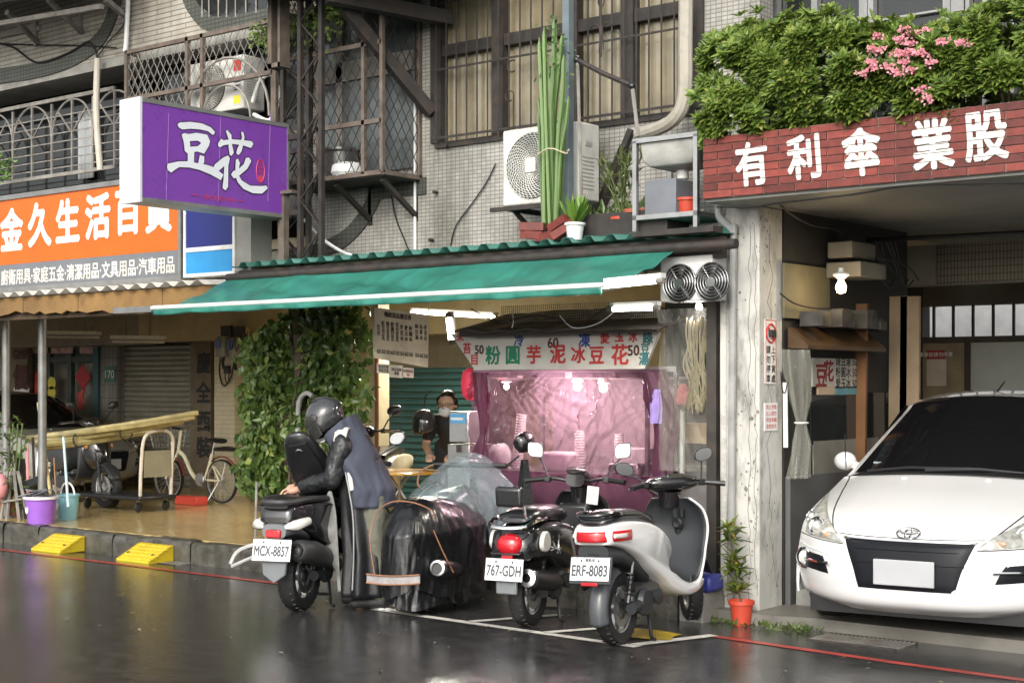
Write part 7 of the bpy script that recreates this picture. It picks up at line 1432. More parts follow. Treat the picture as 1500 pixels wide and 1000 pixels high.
def cap_part(name, chains, m, parent, vox=.012, it=3, wrinkle=0):
    me = capsules(chains, vox, it); me.name = name; me.materials.append(m); me.polygons.foreach_set('use_smooth', [True] * len(me.polygons))
    if wrinkle:
        for v in me.vertices: v.co += v.normal * (wrinkle * (noise.noise(v.co * 11) + .6 * noise.noise(v.co * V((1, 1, .5)).length * V((7, 7, 7)) + v.co * 22)))
    return piece(name, me, parent)
M_skin = mat('skin', (.5, .29, .2), .5, var=.06)
def hand(c, d, up, s):
    """palm and five separate bent fingers reaching along d"""
    c, d, up = V(c), V(d).normalized(), V(up).normalized(); side = d.cross(up).normalized(); ch = [[(*(c), .026), (*(c + d * .05), .03)], [(*(c + d * .05 + side * .02), .02), (*(c + d * .05 - side * .02), .02)]]
    for k, (o_, l) in enumerate(((-.027, .06), (-.009, .07), (.009, .066), (.027, .052))):
        b0 = c + d * .07 + side * o_; m = b0 + d * l * .55 - up * .006; e = m + d * l * .4 - up * .028; ch.append([(*b0, .0098), (*m, .009), (*e, .0078)])
    t0 = c + d * .015 + side * .028 * s; ch.append([(*t0, .012), (*(t0 + d * .03 + side * .022 * s - up * .01), .0105), (*(t0 + d * .055 + side * .02 * s - up * .025), .009)]); return ch
# rider: faces local +y, bent over the open seat
g_ = GR(533, 889)
pm = T('person', 'person in dark helmet and navy vest bending over the open scooter seat', 'person', (g_.x, g_.y, roadz(g_.y)), R(116))
sh = V((0, .11, 1.22)); nk = V((0, .19, 1.3)); hd = V((0, .295, 1.365))
legs = [[(.1, -.06, .82, .095), (.1, -.01, .46, .065), (.1, -.04, .1, .045)], [(-.1, -.1, .82, .095), (-.1, -.12, .46, .065), (-.1, -.17, .1, .045)]]
arms = [[(-.19, .11, 1.19, .06), (-.225, .17, .95, .047), (-.13, .43, .87, .036)], [(.19, .13, 1.19, .06), (.22, .24, .97, .047), (.08, .5, .88, .036)]]
body = legs + arms + [[(0, -.06, .86, .13), (0, .01, 1.02, .135), (0, .08, 1.17, .13)], [(-.16, .1, 1.19, .065), (.16, .11, 1.19, .065)], [(*sh, .07), (*nk, .055), (*hd, .09)], [(.1, -.04, .06, .04), (.1, .14, .035, .035)], [(-.1, -.17, .06, .04), (-.1, .01, .035, .035)]]
body += hand((-.11, .47, .86), (.3, 1, -.25), (0, .2, 1), 1) + hand((.06, .54, .87), (-.3, 1, -.25), (0, .2, 1), -1)
cap_part('body', body, M_skin, pm, .0085, 2)
M_trou = mat('olive_grey_trousers', (.13, .13, .1), .75, var=.15, bump=.2, bs=60); M_vest = mat('navy_vest', (.043, .049, .074), .7, var=.14, vs=8, bump=.3, bs=22); M_jack = mat('black_rain_jacket', (.012, .013, .014), .46, var=.25, bump=.35, bs=26, coat=.05)
cap_part('trousers', [[(x, y1, .84, .105), (x, y2, .47, .085), (x, y3, .12, .07)] for x, y1, y2, y3 in ((.1, -.07, -.01, -.04), (-.1, -.1, -.12, -.17))] + [[(-.07, -.08, .85, .11), (.07, -.06, .85, .11)]], M_trou, pm, wrinkle=.007)
cap_part('shoes', [[(x, y - .07, .06, .05), (x, y + .05, .055, .048), (x, y + .15, .04, .04)] for x, y in ((.1, .02), (-.1, -.11))], M_rubber, pm)
cap_part('jacket', [[(-.19, .1, 1.19, .08), (-.235, .16, .95, .07), (-.15, .4, .88, .055)], [(.19, .12, 1.19, .08), (.23, .23, .98, .07), (.1, .46, .89, .055)], [(0, -.05, .88, .14), (0, .01, 1.02, .15), (0, .07, 1.16, .145)], [(-.17, .1, 1.19, .08), (.17, .11, 1.19, .08)], [(0, .11, 1.22, .09), (0, .17, 1.28, .07)]], M_jack, pm, .010, 2, wrinkle=.012)
def coat(s, t):                                 # the long coat hangs open from chest to shins, front half
    a = R(lerp(150, 20, s)); z = lerp(1.14, .1, t); w = lerp(.17, .225, t) * (1 + .12 * t * math.sin(a * 8 + 1) + .12 * t * noise.noise((a * 2, t * 3, 4))); cy = lerp(.06, -.03, min(1, t * 1.4))
    return V((-w * 1.1 * math.sin(a), cy + w * math.cos(a) * .8, z))
MB().grid(coat, 50, 30).build('coat', M_jack, pm, ang=80, solid=.008)
def coat2(s, t): p = coat(s, t); return V((-p.x, p.y, p.z))
MB().grid(coat2, 40, 24).build('coat', M_jack, pm, ang=80, solid=.008)
def lining(s, t):
    z = lerp(.86, .14, t); w = .015 + .055 * math.sin(math.pi * min(1, t * 1.25)) ** .8; return V((-.205 - .03 * t + .012 * math.sin(t * 9), lerp(.18, .1, t) + w * (s - .2) * 1.6, z))
MB().grid(lining, 8, 30).build('coat_lining', mat('grey_lining', (.2, .2, .19), .6, var=.35, vs=14), pm, ang=80, solid=.005)
MB().tube(smooth_path([(-.235, .06, 1.0), (-.252, .0, .7), (-.262, -.01, .4), (-.262, .0, .16)], 5), .006, 5).build('reflective_trim', mat('grey_trim', (.3, .3, .3), .4), pm)
def vest(s, t):
    a = R(lerp(-106, 106, s)); c = V((0, .2, 1.29)).lerp(V((0, -.055, .86)), min(1, t * 1.2)); bk = V((0, -.72, .69)).lerp(V((0, -.97, .24)), min(1, t * 3)).lerp(V((0, -1, 0)), t ** 2).normalized(); w = lerp(.185, .215, min(1, t * 2)); n1 = .09 * noise.noise((a * 1.8, t * 4, 2)) + .06 * (1 - 2.5 * abs(noise.noise((a * 2.2 + t * 2, t * 2.5, 8)))) + .04 * math.sin(a * 5 + t * 5) * t
    p = c + V((1, 0, 0)) * (w * math.sin(a) * (1.05 + n1)) + bk * (.165 * math.cos(a) * (1 + n1 * 1.4)); p.z -= max(0, t - .83) * .7; return p
MB().grid(vest, 60, 34).build('vest', M_vest, pm, ang=80, solid=.012)
MB().grid(lambda s, t: V((lerp(-.12, -.24, s), lerp(.15, .06, t), 1.315 - .1 * s * s + .02 * math.sin(s * 3) - .012 * t)), 8, 4).build('shoulder_patch', mat('pale_reflective', (.55, .53, .48), .5, var=.2), pm, ang=80, solid=.012)
MB().bar((-.24, .03, 1.0), (-.235, .01, .87), .01, .03).build('pocket_edge', mat('pale_reflective', (.55, .53, .48), .5), pm)
hl = bpy.data.objects.new('helmet', None); COL.objects.link(hl); hl.parent = pm; hl.location = hd + V((0, .0, .02)); hl.rotation_euler = (R(-34), 0, 0)
b = MB(); rings = []
for i in range(15):
    th = lerp(0.02, 2.35, i / 14); rings.append([V((.128 * math.sin(th) * math.cos(a) * (1.0 if th < 1.6 else 1 - (th - 1.6) * .12), .152 * math.sin(th) * math.sin(a) + (.02 if th > 1.6 else 0), .145 * math.cos(th))) for a in [k * math.pi / 14 for k in range(28)]])
b.loft(rings, False); b.build('helmet_shell', mat('wet_helmet_black', (.035, .036, .038), .14, var=.25, vs=60, coat=1), hl, ang=80, solid=.012)
def visor(s, t): a = R(lerp(-78, 78, s)); th = lerp(1.2, 2.45, t); k = 1.045; return V((.13 * k * math.sin(a) * math.sin(min(th, 1.75)) , .156 * k * math.cos(a) * math.sin(min(th, 1.8)) + (th - 1.2) * .012, .145 * k * math.cos(th)))
MB().grid(visor, 26, 10).build('visor', sheet_mat('smoked_visor', (.22, .22, .2), .45, .06), hl, ang=80, solid=.004)
for s in (-1, 1): MB().lathe([(0, 0), (.025, 0), (.022, .012), (0, .014)], (s * .13, .035, .02), (s, 0, 0), n=14).build('visor_pivot', M_black, hl)
b = MB(); sloft(b, [(-.1, .11, .03, .012), (-.04, .14, .045, .018), (.02, .148, .035, .012)], 3, 12); b.build('helmet_vent', M_black, hl, bevel=0)
# shop woman behind the stall
wm_ = AY(655, 600, 11.0)
pw = T('person', 'woman in black t-shirt and face mask looking down behind the stall', 'person', (wm_.x, 11.05, .15), R(205))
W_ = [[(.09, -.12, .8, .09), (.09, -.02, .45, .062), (.09, -.06, .09, .042)], [(-.09, -.12, .8, .09), (-.09, -.02, .45, .062), (-.09, -.06, .09, .042)], [(0, -.12, .82, .125), (0, -.02, .98, .115), (0, .06, 1.08, .11)], [(-.15, .06, 1.1, .055), (.15, .06, 1.1, .055)], [(0, .06, 1.1, .06), (0, .1, 1.18, .05)],
      [(-.16, .06, 1.09, .05), (-.22, .1, .86, .04), (-.12, .3, .78, .03)], [(.16, .06, 1.09, .05), (.22, .1, .86, .04), (.12, .3, .78, .03)], [(.09, -.06, .05, .04), (.09, .1, .03, .032)], [(-.09, -.06, .05, .04), (-.09, .1, .03, .032)], [(0, .13, 1.27, .088), (0, .155, 1.22, .07), (0, .17, 1.18, .045)]] + hand((-.11, .33, .775), (.2, 1, -.2), (0, .2, 1), 1) + hand((.11, .33, .775), (-.2, 1, -.2), (0, .2, 1), -1)
cap_part('body', W_ + [[(0, .222, 1.235, .014), (0, .235, 1.215, .016)], [(.088, .12, 1.24, .018), (.088, .11, 1.26, .016)], [(-.088, .12, 1.24, .018), (-.088, .11, 1.26, .016)]], mat('skin_light', (.56, .36, .26), .5, var=.05), pw, .009, 2)
cap_part('t_shirt', [[(0, -.12, .84, .14), (0, -.02, .98, .13), (0, .06, 1.08, .122)], [(-.15, .06, 1.1, .066), (.15, .06, 1.1, .066)], [(-.16, .06, 1.09, .068), (-.2, .085, .95, .062)], [(.16, .06, 1.09, .068), (.2, .085, .95, .062)]], mat('black_cotton', (.02, .02, .022), .8, var=.2), pw, wrinkle=.006)
cap_part('trousers', [[(s * .09, -.12, .84, .11), (s * .09, -.02, .45, .085), (s * .09, -.06, .12, .065)] for s in (-1, 1)], mat('dark_trousers', (.02, .022, .03), .8), pw)
cap_part('hair', [[(0, .1, 1.315, .085), (0, .07, 1.27, .088), (0, .04, 1.2, .05)], [(0, .135, 1.335, .055)], [(-.07, .13, 1.3, .04), (-.08, .1, 1.24, .03)], [(.07, .13, 1.3, .04), (.08, .1, 1.24, .03)], [(0, .0, 1.24, .045)]], mat('black_hair', (.012, .01, .009), .35, var=.3), pw)
b = MB(); b.ball((0, .205, 1.19), (.062, .045, .05), 14, 10); b.build('face_mask', mat('mask_white', (.66, .68, .7), .7, var=.05), pw); b = MB()
for s in (-1, 1): b.tube([V((s * .035 + .026 * math.cos(a), .238 - .02 * abs(s), 1.255 + .02 * math.sin(a))) for a in [k * .5236 for k in range(13)]], .003, 5)
b.tube([(-.01, .238, 1.258), (.01, .238, 1.258)], .003, 4); b.tube([(.062, .22, 1.26), (.09, .13, 1.265)], .003, 4).tube([(-.062, .22, 1.26), (-.09, .13, 1.265)], .003, 4); b.build('glasses', M_black, pw); b = MB()
for s in (-1, 1): b.ball((s * .034, .212, 1.255), (.011, .008, .006), 8, 6)
b.build('eyes', M_ink, pw)
# ---------------------------------------------------------------- climbing plant on its post
iv = T('climbing_plant', 'tall climbing plant with broad leaves on a post under the awning', 'climbing plant', AY(440, 700, 9.5) * V((1, 1, 0)) + V((0, 0, .15)))
L_ivy = leaf_mat('ivy_leaf', (.045, .095, .02), (.15, .22, .05), .34, .4, (.3, .34, .08)); ip = iv.location.copy()
b = MB(); b.tube([ip, ip + V((.02, 0, 1.2)), ip + V((-.02, 0, 2.15))], .06, 8)
for k in range(9): a = random.random() * 6.28; b.tube(smooth_path([ip + V((.1 * math.cos(a + j * .8), .1 * math.sin(a + j * .8), j * .36)) for j in range(7)], 3), .012, 5)
b.build('stem', mat('woody_stem', (.08, .06, .04), .8), iv, True)
def ivy_pt():
    while True:
        if random.random() < .5: px = random.gauss(385, 17); py = random.uniform(470, 722); ok = 348 < px < 428 and py > 500 - (px - 350) * .6
        else: px = random.gauss(478, 32); py = random.uniform(446, 655); ok = 405 < px < 546 and py < 655 - max(0, px - 500) * .9 - max(0, 470 - px) * .2
        if ok: return px, py
its, parts_ = [], []; me_l = [leaves_me('leaf', [(V((0, 0, 0)), V((0, 0, -1)), V((0, -1, .2)).normalized(), .1 * s_, .075 * s_)], L_ivy) for s_ in (.8, 1, 1.2)]
for k in range(4600):
    px, py = ivy_pt(); dens = noise.noise((px * .03, py * .03, 5)); depth = random.random(); q = AY(px, py, 9.32 + .5 * depth + .12 * dens)
    if dens < -.45 and random.random() < .85: continue
    if depth < .1 and len(parts_) < 240: parts_.append(q); continue
    d = V((random.gauss(0, .6), random.gauss(-.2, .5), random.gauss(-.7, .5))).normalized(); its.append((q, d, V((random.gauss(0, .5), -1, random.gauss(.3, .4))).normalized(), random.uniform(.06, .115), random.uniform(.05, .085)))
leaves('foliage', its, L_ivy, iv)
for q in parts_: piece('leaf', random.choice(me_l), iv, q - ip, (random.gauss(0, .5), random.gauss(0, .5), random.gauss(0, .7)))
b = MB(); b.tube(smooth_path([AY(437, 700, 9.3), AY(436, 640, 9.3), AY(438, 590, 9.3), AY(448, 576, 9.3), AY(458, 580, 9.3)], 5), .022, 8); b.tube(smooth_path([AY(447, 700, 9.28), AY(452, 665, 9.28), AY(455, 640, 9.28)], 4), .014, 7); tag(b.build('grey_hose', M_pipe), 'grey bent pipe standing in front of the climbing plant stem', 'pipe')
r = T('plant_pot', 'dark planter at the foot of the climbing plant', 'pot', (ip.x - .25, ip.y + .02, .15)); pot(r, (0, 0, 0), .22, .34, mat('dark_pot', (.05, .04, .035), .6, dirt=.4))
tag(MB().cyl(AY(376, 705, 9.15), AY(374, 792, 9.15), .012, n=6).build('thin_pole', M_greyiron), 'thin grey pole standing on the kerb below the climbing plant', 'pole')
# ---------------------------------------------------------------- floor level things on the left
def fl(px, py, z=.15): return AZ(px, py, z)
def bucket(px, py, r0, h, col, lab, handle, rim=None):
    p = fl(px, py); r = T('bucket', lab, 'bucket', p, 0, 'buckets on the kerb'); m = mat('bucket_%02d' % int(col[0] * 99), col, .35, var=.05)
    MB().lathe([(0, 0), (r0 * .78, 0), (r0 * .8, .02), (r0 * .97, h * .93), (r0 * 1.06, h * .93), (r0 * 1.06, h), (r0 * .93, h), (r0 * .76, .03), (0, .03)], n=28).build('pail', m, r)
    if rim: MB().lathe([(r0 * 1.08, h * .95), (r0 * 1.09, h + .015), (r0 * .96, h + .015)], n=28).build('rim', rim, r)
    if handle: MB().tube(arc((0, 0, h), r0 * .98, 0, 180, 14), .01, 6).build('handle', M_white, r)
    p = V((-.2, -.8, 0)).normalized(); MB().lathe([(0, 0), (.045, 0), (.045, .003)], p * (r0 * .9) + V((0, 0, h * .55)), p, n=16).build('sticker', M_white, r); return r
bucket(60, 766, .165, .27, (.3, .12, .52), 'purple bucket with white rim on the arcade kerb', False, M_white); bucket(99, 760, .125, .27, (.2, .42, .48), 'pale blue bucket with white handle beside the purple one', True)
b = MB(); p = fl(55, 766); 
for k in range(5): b.box(p + V((random.uniform(-.12, .1), random.uniform(-.08, .08), .29 + k * .012)), (.2, .12, .012), M=Euler((random.uniform(-.3, .3), random.uniform(-.3, .3), random.random() * 3)).to_matrix())
tag(b.build('dust_pan', mat('grey_blue_plastic', (.16, .17, .19), .5, var=.4, vs=5)), 'grey dustpan and cloths lying on the purple bucket', 'dustpan')
def stick(px0, py0, px1, py1, y0, y1, r_, m, lab, cat='broom'): return tag(MB().cyl(AY(px0, py0, y0), AY(px1, py1, y1), r_, n=8).build('broom_handle' if cat == 'broom' else 'pole', m), lab, cat)
stick(93, 640, 100, 742, 9.4, 9.33, .014, mat('pale_blue_pole', (.45, .58, .62), .4), 'pale blue mop handle standing in the blue bucket', 'mop'); stick(56, 590, 74, 725, 9.6, 9.36, .017, mat('bamboo_yellow', (.5, .4, .18), .5, var=.2), 'yellow bamboo broom handle leaning on the left post')
stick(40, 652, 41, 722, 9.45, 9.4, .016, mat('pink_pole', (.6, .25, .25), .4), 'pink broom handle behind the purple bucket'); stick(79, 670, 82, 725, 9.45, 9.4, .008, mat('brown_stick', (.25, .14, .06), .6), 'thin brown stick between the two buckets', 'stick'); stick(48, 640, 50, 700, 9.6, 9.6, .014, M_dark, 'dark stick beside the pink broom handle', 'stick')
b = MB(); q = AY(52, 705, 9.38); b.box(q, (.3, .06, .09), M=Euler((0, R(-18), R(10))).to_matrix()); tag(b.build('brush_head', M_black, bevel=.01), 'black broom brush resting above the purple bucket', 'brush')
b = MB()
for px0, px1, py1 in ((16, 8, 790), (20, 29, 775), (26, 38, 745), (12, 2, 760)): b.bar(AY(px0, 690, 9.3), AY(px1, py1, 9.25), .025)
b.bar(AY(2, 735, 9.25), AY(34, 730, 9.25), .02); tag(b.build('folding_stand', M_greyiron), 'folded metal stand at the left edge of the kerb', 'stand')
b = MB()
for k in range(4): b.bar(AY(22 + k * 4, 660 + k * 4, 9.6), AY(32 + k * 6, 765, 9.4), .03, .02)
tag(b.build('dark_boards', M_dark), 'dark boards leaning behind the metal stand', 'boards')
r = T('potted_plant', 'leafy green plant at the left edge beside the post', 'potted plant', AY(15, 765, 9.45) * V((1, 1, 0)) + V((0, 0, .15))); pot(r, (0, 0, 0), .12, .2, M_terra); its = []
for k in range(170): q = AY(random.gauss(12, 13), random.uniform(605, 745), 9.35 + random.uniform(-.1, .2)); its.append((q, rdir(.2), rdir(.5), random.uniform(.07, .14), .035))
leaves('leaves', its, L_mid, r); b = MB()
for k in range(5): b.tube(smooth_path([r.location + V((0, 0, .18)), AY(10 + k * 4, 700, 9.4), AY(5 + k * 7, 620, 9.4)], 3), .008, 5)
b.build('stem', mat('green_stem', (.12, .16, .05), .6), r, True)
q = AY(0, 712, 9.2); tag(MB().ball(q, (.1, .08, .14), 14, 10).build('pink_pouch', mat('pink_plastic', (.6, .25, .25), .4)), 'round pink plastic tub hanging at the left edge', 'tub')
# bundle of bamboo poles across the posts
bp_ = T('bamboo_bundle', 'bundle of yellow bamboo poles lying across the left posts', 'poles', AY(65, 645, 9.7)); M_bam = mat('weathered_bamboo', (.36, .3, .13), .5, var=.3, vs=9, dirt=.4, ds=6)
for k, (a, c, r_) in enumerate((((40, 642), (285, 610), .035), ((52, 648), (268, 616), .04), ((60, 655), (235, 628), .045), ((50, 640), (290, 604), .028), ((66, 650), (215, 632), .04))):
    p, q = AY(*a, 9.75 + .05 * (k % 2)), AY(*c, 10.9 + .05 * (k % 3)); b = MB(); pts = [p.lerp(q, i / 8) + V((0, 0, -.012 * math.sin(math.pi * i / 8))) for i in range(9)]; b.tube(pts, [r_ * (1 + .06 * (i % 2)) for i in range(9)], 8); b.build('bamboo_pole', M_bam, bp_, True)
b = MB()
for t_ in (.3, .62): p = AY(52, 648, 9.77).lerp(AY(265, 616, 10.93), t_) + V((0, 0, -.04)); b.tube([p + V((0, .085 * math.cos(a), .085 * math.sin(a))) for a in [k * .5236 for k in range(13)]], .01, 5)
b.build('tie', M_dark, bp_, True)
# cream step-through bicycle facing left
pr = AZ(325, 737, .15); bk = T('bicycle', 'cream step-through bicycle with front basket in the arcade', 'bicycle', (pr.x, pr.y, .15), R(92)); M_bike = mat('cream_bike_paint', (.8, .75, .55), .25, var=.05, coat=.5)
wr_ = .27
def bwheel(y):
    b = MB(); b.lathe([(wr_ - .02, -.018), (wr_ - .004, -.02), (wr_, 0), (wr_ - .004, .02), (wr_ - .02, .018), (wr_ - .02, -.018)], axis=(1, 0, 0), n=36); o = b.build('wheel', M_rubber, bk); o.location = (0, y, wr_)
    MB().lathe([(wr_ - .035, -.012), (wr_ - .02, -.015), (wr_ - .02, .015), (wr_ - .035, .012), (wr_ - .035, -.012)], axis=(1, 0, 0), n=36).build('rim', M_steel, o); b = MB()
    for k in range(24): a = k * math.pi / 12; b.bar(((-1) ** k * .025, .02 * math.cos(a + 1), .02 * math.sin(a + 1)), (0, (wr_ - .03) * math.cos(a), (wr_ - .03) * math.sin(a)), .004)
    b.cyl((-.04, 0, 0), (.04, 0, 0), .02, n=10); tag(b.build('spokes', M_steel, o), kind='stuff'); return o
bwheel(0); bwheel(.98)
b = MB(); hdp = V((0, .80, .62)); b.tube(smooth_path([hdp, (0, .68, .55), (0, .55, .36), (0, .42, .27), (0, .3, .3), (0, .22, .45), (0, .17, .60)], 5), .026, 8); b.tube([(0, .36, .28), (.03, 0, wr_)], .014, 6); b.tube([(0, .36, .28), (-.03, 0, wr_)], .014, 6)
for s in (-1, 1): b.tube([(0, .2, .5), (s * .045, 0, wr_)], .01, 6)
b.build('frame', M_bike, bk); b = MB()
for s in (-1, 1): b.tube([hdp, (s * .045, .98, wr_)], .013, 6)
b.tube([hdp, (0, .74, .88)], .016, 8); b.build('fork', M_bike, bk); b = MB(); b.tube(smooth_path([(-.26, .6, .92), (-.15, .72, .93), (0, .74, .88), (.15, .72, .93), (.26, .6, .92)], 4), .011, 6); b.build('handlebar', M_steel, bk)
for s in (-1, 1): MB().cyl((s * .26, .6, .92), (s * .24, .49, .91), .016, n=8).build('grip', M_black, bk)
b = MB(); b.tube([(0, .17, .6), (0, .13, .74)], .013, 6); b.build('seat_post', M_steel, bk); b = MB(); sloft(b, [(-.2, .66, .09, .02), (-.1, .67, .1, .03), (.1, .66, .05, .025)], 2.4, 14); b.build('rack_cushion', M_black, bk); b = MB(); sloft(b, [(0, .76, .09, .03), (.1, .77, .08, .03), (.26, .76, .03, .02)], 2.4, 14); b.build('saddle', M_black, bk)
b = MB(); b.tube(arc((0, 0, wr_), wr_ + .03, 10, 190, 16, (0, 1, 0)), .02, 6, flat=.4); b.build('rear_mudguard', mat('maroon_guard', (.25, .05, .04), .3), bk); b = MB(); b.tube(arc((0, .98, wr_), wr_ + .03, 40, 170, 14, (0, 1, 0)), .02, 6, flat=.4); b.build('front_mudguard', mat('maroon_guard', (.25, .05, .04), .3), bk)
b = MB(); b.lathe([(0, -.005), (.075, -.005), (.08, 0), (.0, .005)], (-.04, .36, .28), (1, 0, 0), n=20); b.tube([(-.05, .36, .28), (-.07, .28, .2)], .01, 6); b.tube([(.05, .36, .28), (.07, .44, .36)], .01, 6); b.build('crank', M_steel, bk)
b = MB()
for z in (.66, .74, .82, .89): w = .14 + (z - .66) * .2; b.tube([(-w, .86, z), (w, .86, z), (w, 1.1 + (z - .66) * .15, z), (-w, 1.1 + (z - .66) * .15, z), (-w, .86, z)], .004, 4)
for k in range(7): x = -.14 + k * .28 / 6; b.bar((x, 1.1, .66), (x * 1.3, 1.135, .89), .005); b.bar((x, .86, .66), (x * 1.3, .86, .89), .005)
for k in range(5): y = .87 + k * .055; b.bar((-.14, y, .66), (-.186, y, .89), .005).bar((.14, y, .66), (.186, y, .89), .005)
b.box((0, .98, .655), (.28, .25, .006)); tag(b.build('basket', M_steel, bk), kind='stuff')
MB().bar((.2, 1.0, .86), (.21, 1.02, .62), .03, .03).build('yellow_cable_lock', mat('lock_yellow', (.6, .45, .03), .4), bk); MB().cyl((-.02, .05, .25), (-.16, .1, .01), .008, n=6).build('kickstand', M_steel, bk)
q = fl(270, 739); tag(MB().b2(q + V((-.18, 0, 0)), q + V((.22, .18, .1))).build('red_box', M_red, bevel=.01), 'low red plastic box on the floor under the bicycle', 'box')
# flat dolly with a tubular handle
dl = T('platform_trolley', 'black platform trolley with pale tube handle before the bicycle', 'trolley', fl(166, 747)); 
p = dl.location; MB().b2(p + V((-.55, -.1, .14)), p + V((.62, .42, .19))).build('platform', M_black, dl, True, bevel=.015)
for dx, dy in ((-.45, -.03), (.5, -.03), (-.45, .36), (.5, .36)):
    c = p + V((dx, dy, .065)); o = MB().lathe([(0, -.018), (.05, -.018), (.062, -.01), (.062, .01), (.05, .018), (0, .018)], c, (1, .3, 0), n=16).build('castor', M_rubber, dl, True); MB().bar(c, c + V((0, 0, .08)), .03).build('castor_fork', M_steel, o, True)
b = MB(); b.tube(smooth_path([p + V((.56, -.05, .16)), p + V((.58, -.05, .55)), p + V((.62, -.03, .86)), p + V((.64, .16, .93)), p + V((.62, .35, .86)), p + V((.58, .38, .55)), p + V((.56, .38, .16))], 4), .02, 8); b.build('handle', mat('pale_tube', (.55, .5, .42), .4, dirt=.3), dl, True); MB().b2(p + V((.585, -.02, .4)), p + V((.6, .35, .7))).build('handle_plate', mat('dull_olive', (.2, .18, .12), .6), dl, True)
# dark motorcycle scooter and silver car behind
q = fl(118, 738); sc5 = T('scooter', 'dark grey scooter parked behind the buckets in the arcade', 'scooter', (q.x - .55, q.y + .1, .15), R(-100)); base_parts(sc5, 1.25, .25, R(10), .1, .9)
b = MB(); shell(b, [(-.3,.6),(-.3,.74),(.1,.76),(.4,.7),(.5,.5),(.3,.4),(0,.5)], .17); b.build('body_shell', M_dgrey, sc5, ang=60); b = MB(); sloft(b, [(-.3, .78, .1, .03), (0, .8, .14, .05), (.4, .74, .1, .04)], 2.5); b.build('seat', M_seat, sc5)
b = MB(); sloft(b, [(.82, .62, .15, .2), (.95, .66, .17, .24), (1.08, .66, .14, .2), (1.2, .6, .06, .1)], 2.4); b.build('front_cowl', M_gloss, sc5, ang=60); b = MB(); b.ball((.14, .9, .66), (.05, .09, .1), 12, 8); b.build('cowl_cap', M_gloss, sc5)
for s in (-1, 1): MB().ball((s * .155, 1.04, .72), (.025, .03, .035), 10, 8).build('indicator', M_amber, sc5)
legshield(sc5, [(.5,.37,.14),(.75,.33,.19),(.9,.4,.2),(.95,.6,.2),(.93,.85,.15)], M_black, M_dgrey); handlebar(sc5, .85, .98, R(10), (.3, .02, .22), cov3)
sv = copy_tree(car); sv.name = 'silver_car'; q = AY(150, 660, 12.2); sv.location = (q.x, 12.3, .15); sv.rotation_euler = (0, 0, R(90)); sv.scale = (.95, 1, .87); sv['label'] = 'silver car parked in the arcade at the left edge'
M_silver = mat('silver_car_paint', (.42, .41, .37), .3, .5, var=.03, coat=.6)
for ch in sv.children:
    if ch.name.split('.')[0] in ('body', 'flank', 'door_mirror'): ch.material_slots[0].link = 'OBJECT'; ch.material_slots[0].material = M_silver
# yellow kerb ramps
def ramp(px, py, lab, w=.48):
    p = GR(px, py); y0, y1 = 8.68, 8.985; zb_ = roadz(8.7) - .004; r = T('kerb_ramp', lab, 'kerb ramp', (p.x + .4, 8.83, zb_), 0, 'yellow kerb ramps'); M_ry = mat('yellow_rubber', (.6, .44, .02), .4, var=.12, dirt=.35, ds=6, dcol=(.12, .09, .03))
    b = MB(); b.loft([[V((x, a, c)) for a, c in ((-.15, 0), (-.15, .025), (.1, .15), (.15, .155), (.15, 0))] for x in (-w / 2, -w / 2 + .03, w / 2 - .03, w / 2)]); b.build('wedge', M_ry, r, bevel=.008); b = MB()
    for i in range(9):
        for j in range(5): u = -.13 + j * .05; z = .025 + (u + .15) / .25 * .125; b.bar((-w / 2 + .05 + i * .053, u, z + .002), (-w / 2 + .075 + i * .053 + .01 * (j % 2), u + .025, z + .0155), .012, .008)
    tag(b.build('tread', M_ry, r), kind='stuff'); b = MB()
    for s in (-1, 1): b.cyl((s * w * .38, -.05, .07), (s * w * .38, -.05, .085), .014, n=10)
    b.build('bolt', M_dark, r)
ramp(95, 800, 'left yellow rubber kerb ramp below the buckets'); ramp(232, 813, 'right yellow rubber kerb ramp above the iron drain grate')
# hoses by the delivery scooter, sticks
b = MB(); b.tube(smooth_path([AY(338, 826, 8.8), AY(348, 808, 8.85), AY(374, 797, 8.9), AY(408, 792, 8.95)], 5), .02, 7).tube(smooth_path([AY(340, 829, 8.78), AY(360, 820, 8.8), AY(384, 810, 8.85), AY(410, 798, 8.95)], 5), .017, 7); tag(b.build('grey_hose', mat('pale_hose', (.45, .45, .43), .45, dirt=.3)), 'pale grey hoses looping off the kerb beside the delivery scooter', 'hose')
tag(MB().cyl(AZ(372, 806, .18), AZ(408, 772, .3), .014, n=6).build('wooden_stick', mat('bamboo_yellow', (.5, .4, .18), .5)), 'brown wooden stick leaning on the kerb beside the hoses', 'stick')
q = GR(563, 893); b = MB(); b.grid(lambda u, v: q + V(((u - .5) * .28, (v - .5) * .1 * (1 - u * .5), .012 + .02 * noise.noise((u * 5, v * 5, 2)))), 10, 6); tag(b.build('paper_scrap', M_white, solid=.002), 'white paper scrap on the wet road by the covered scooter', 'paper')
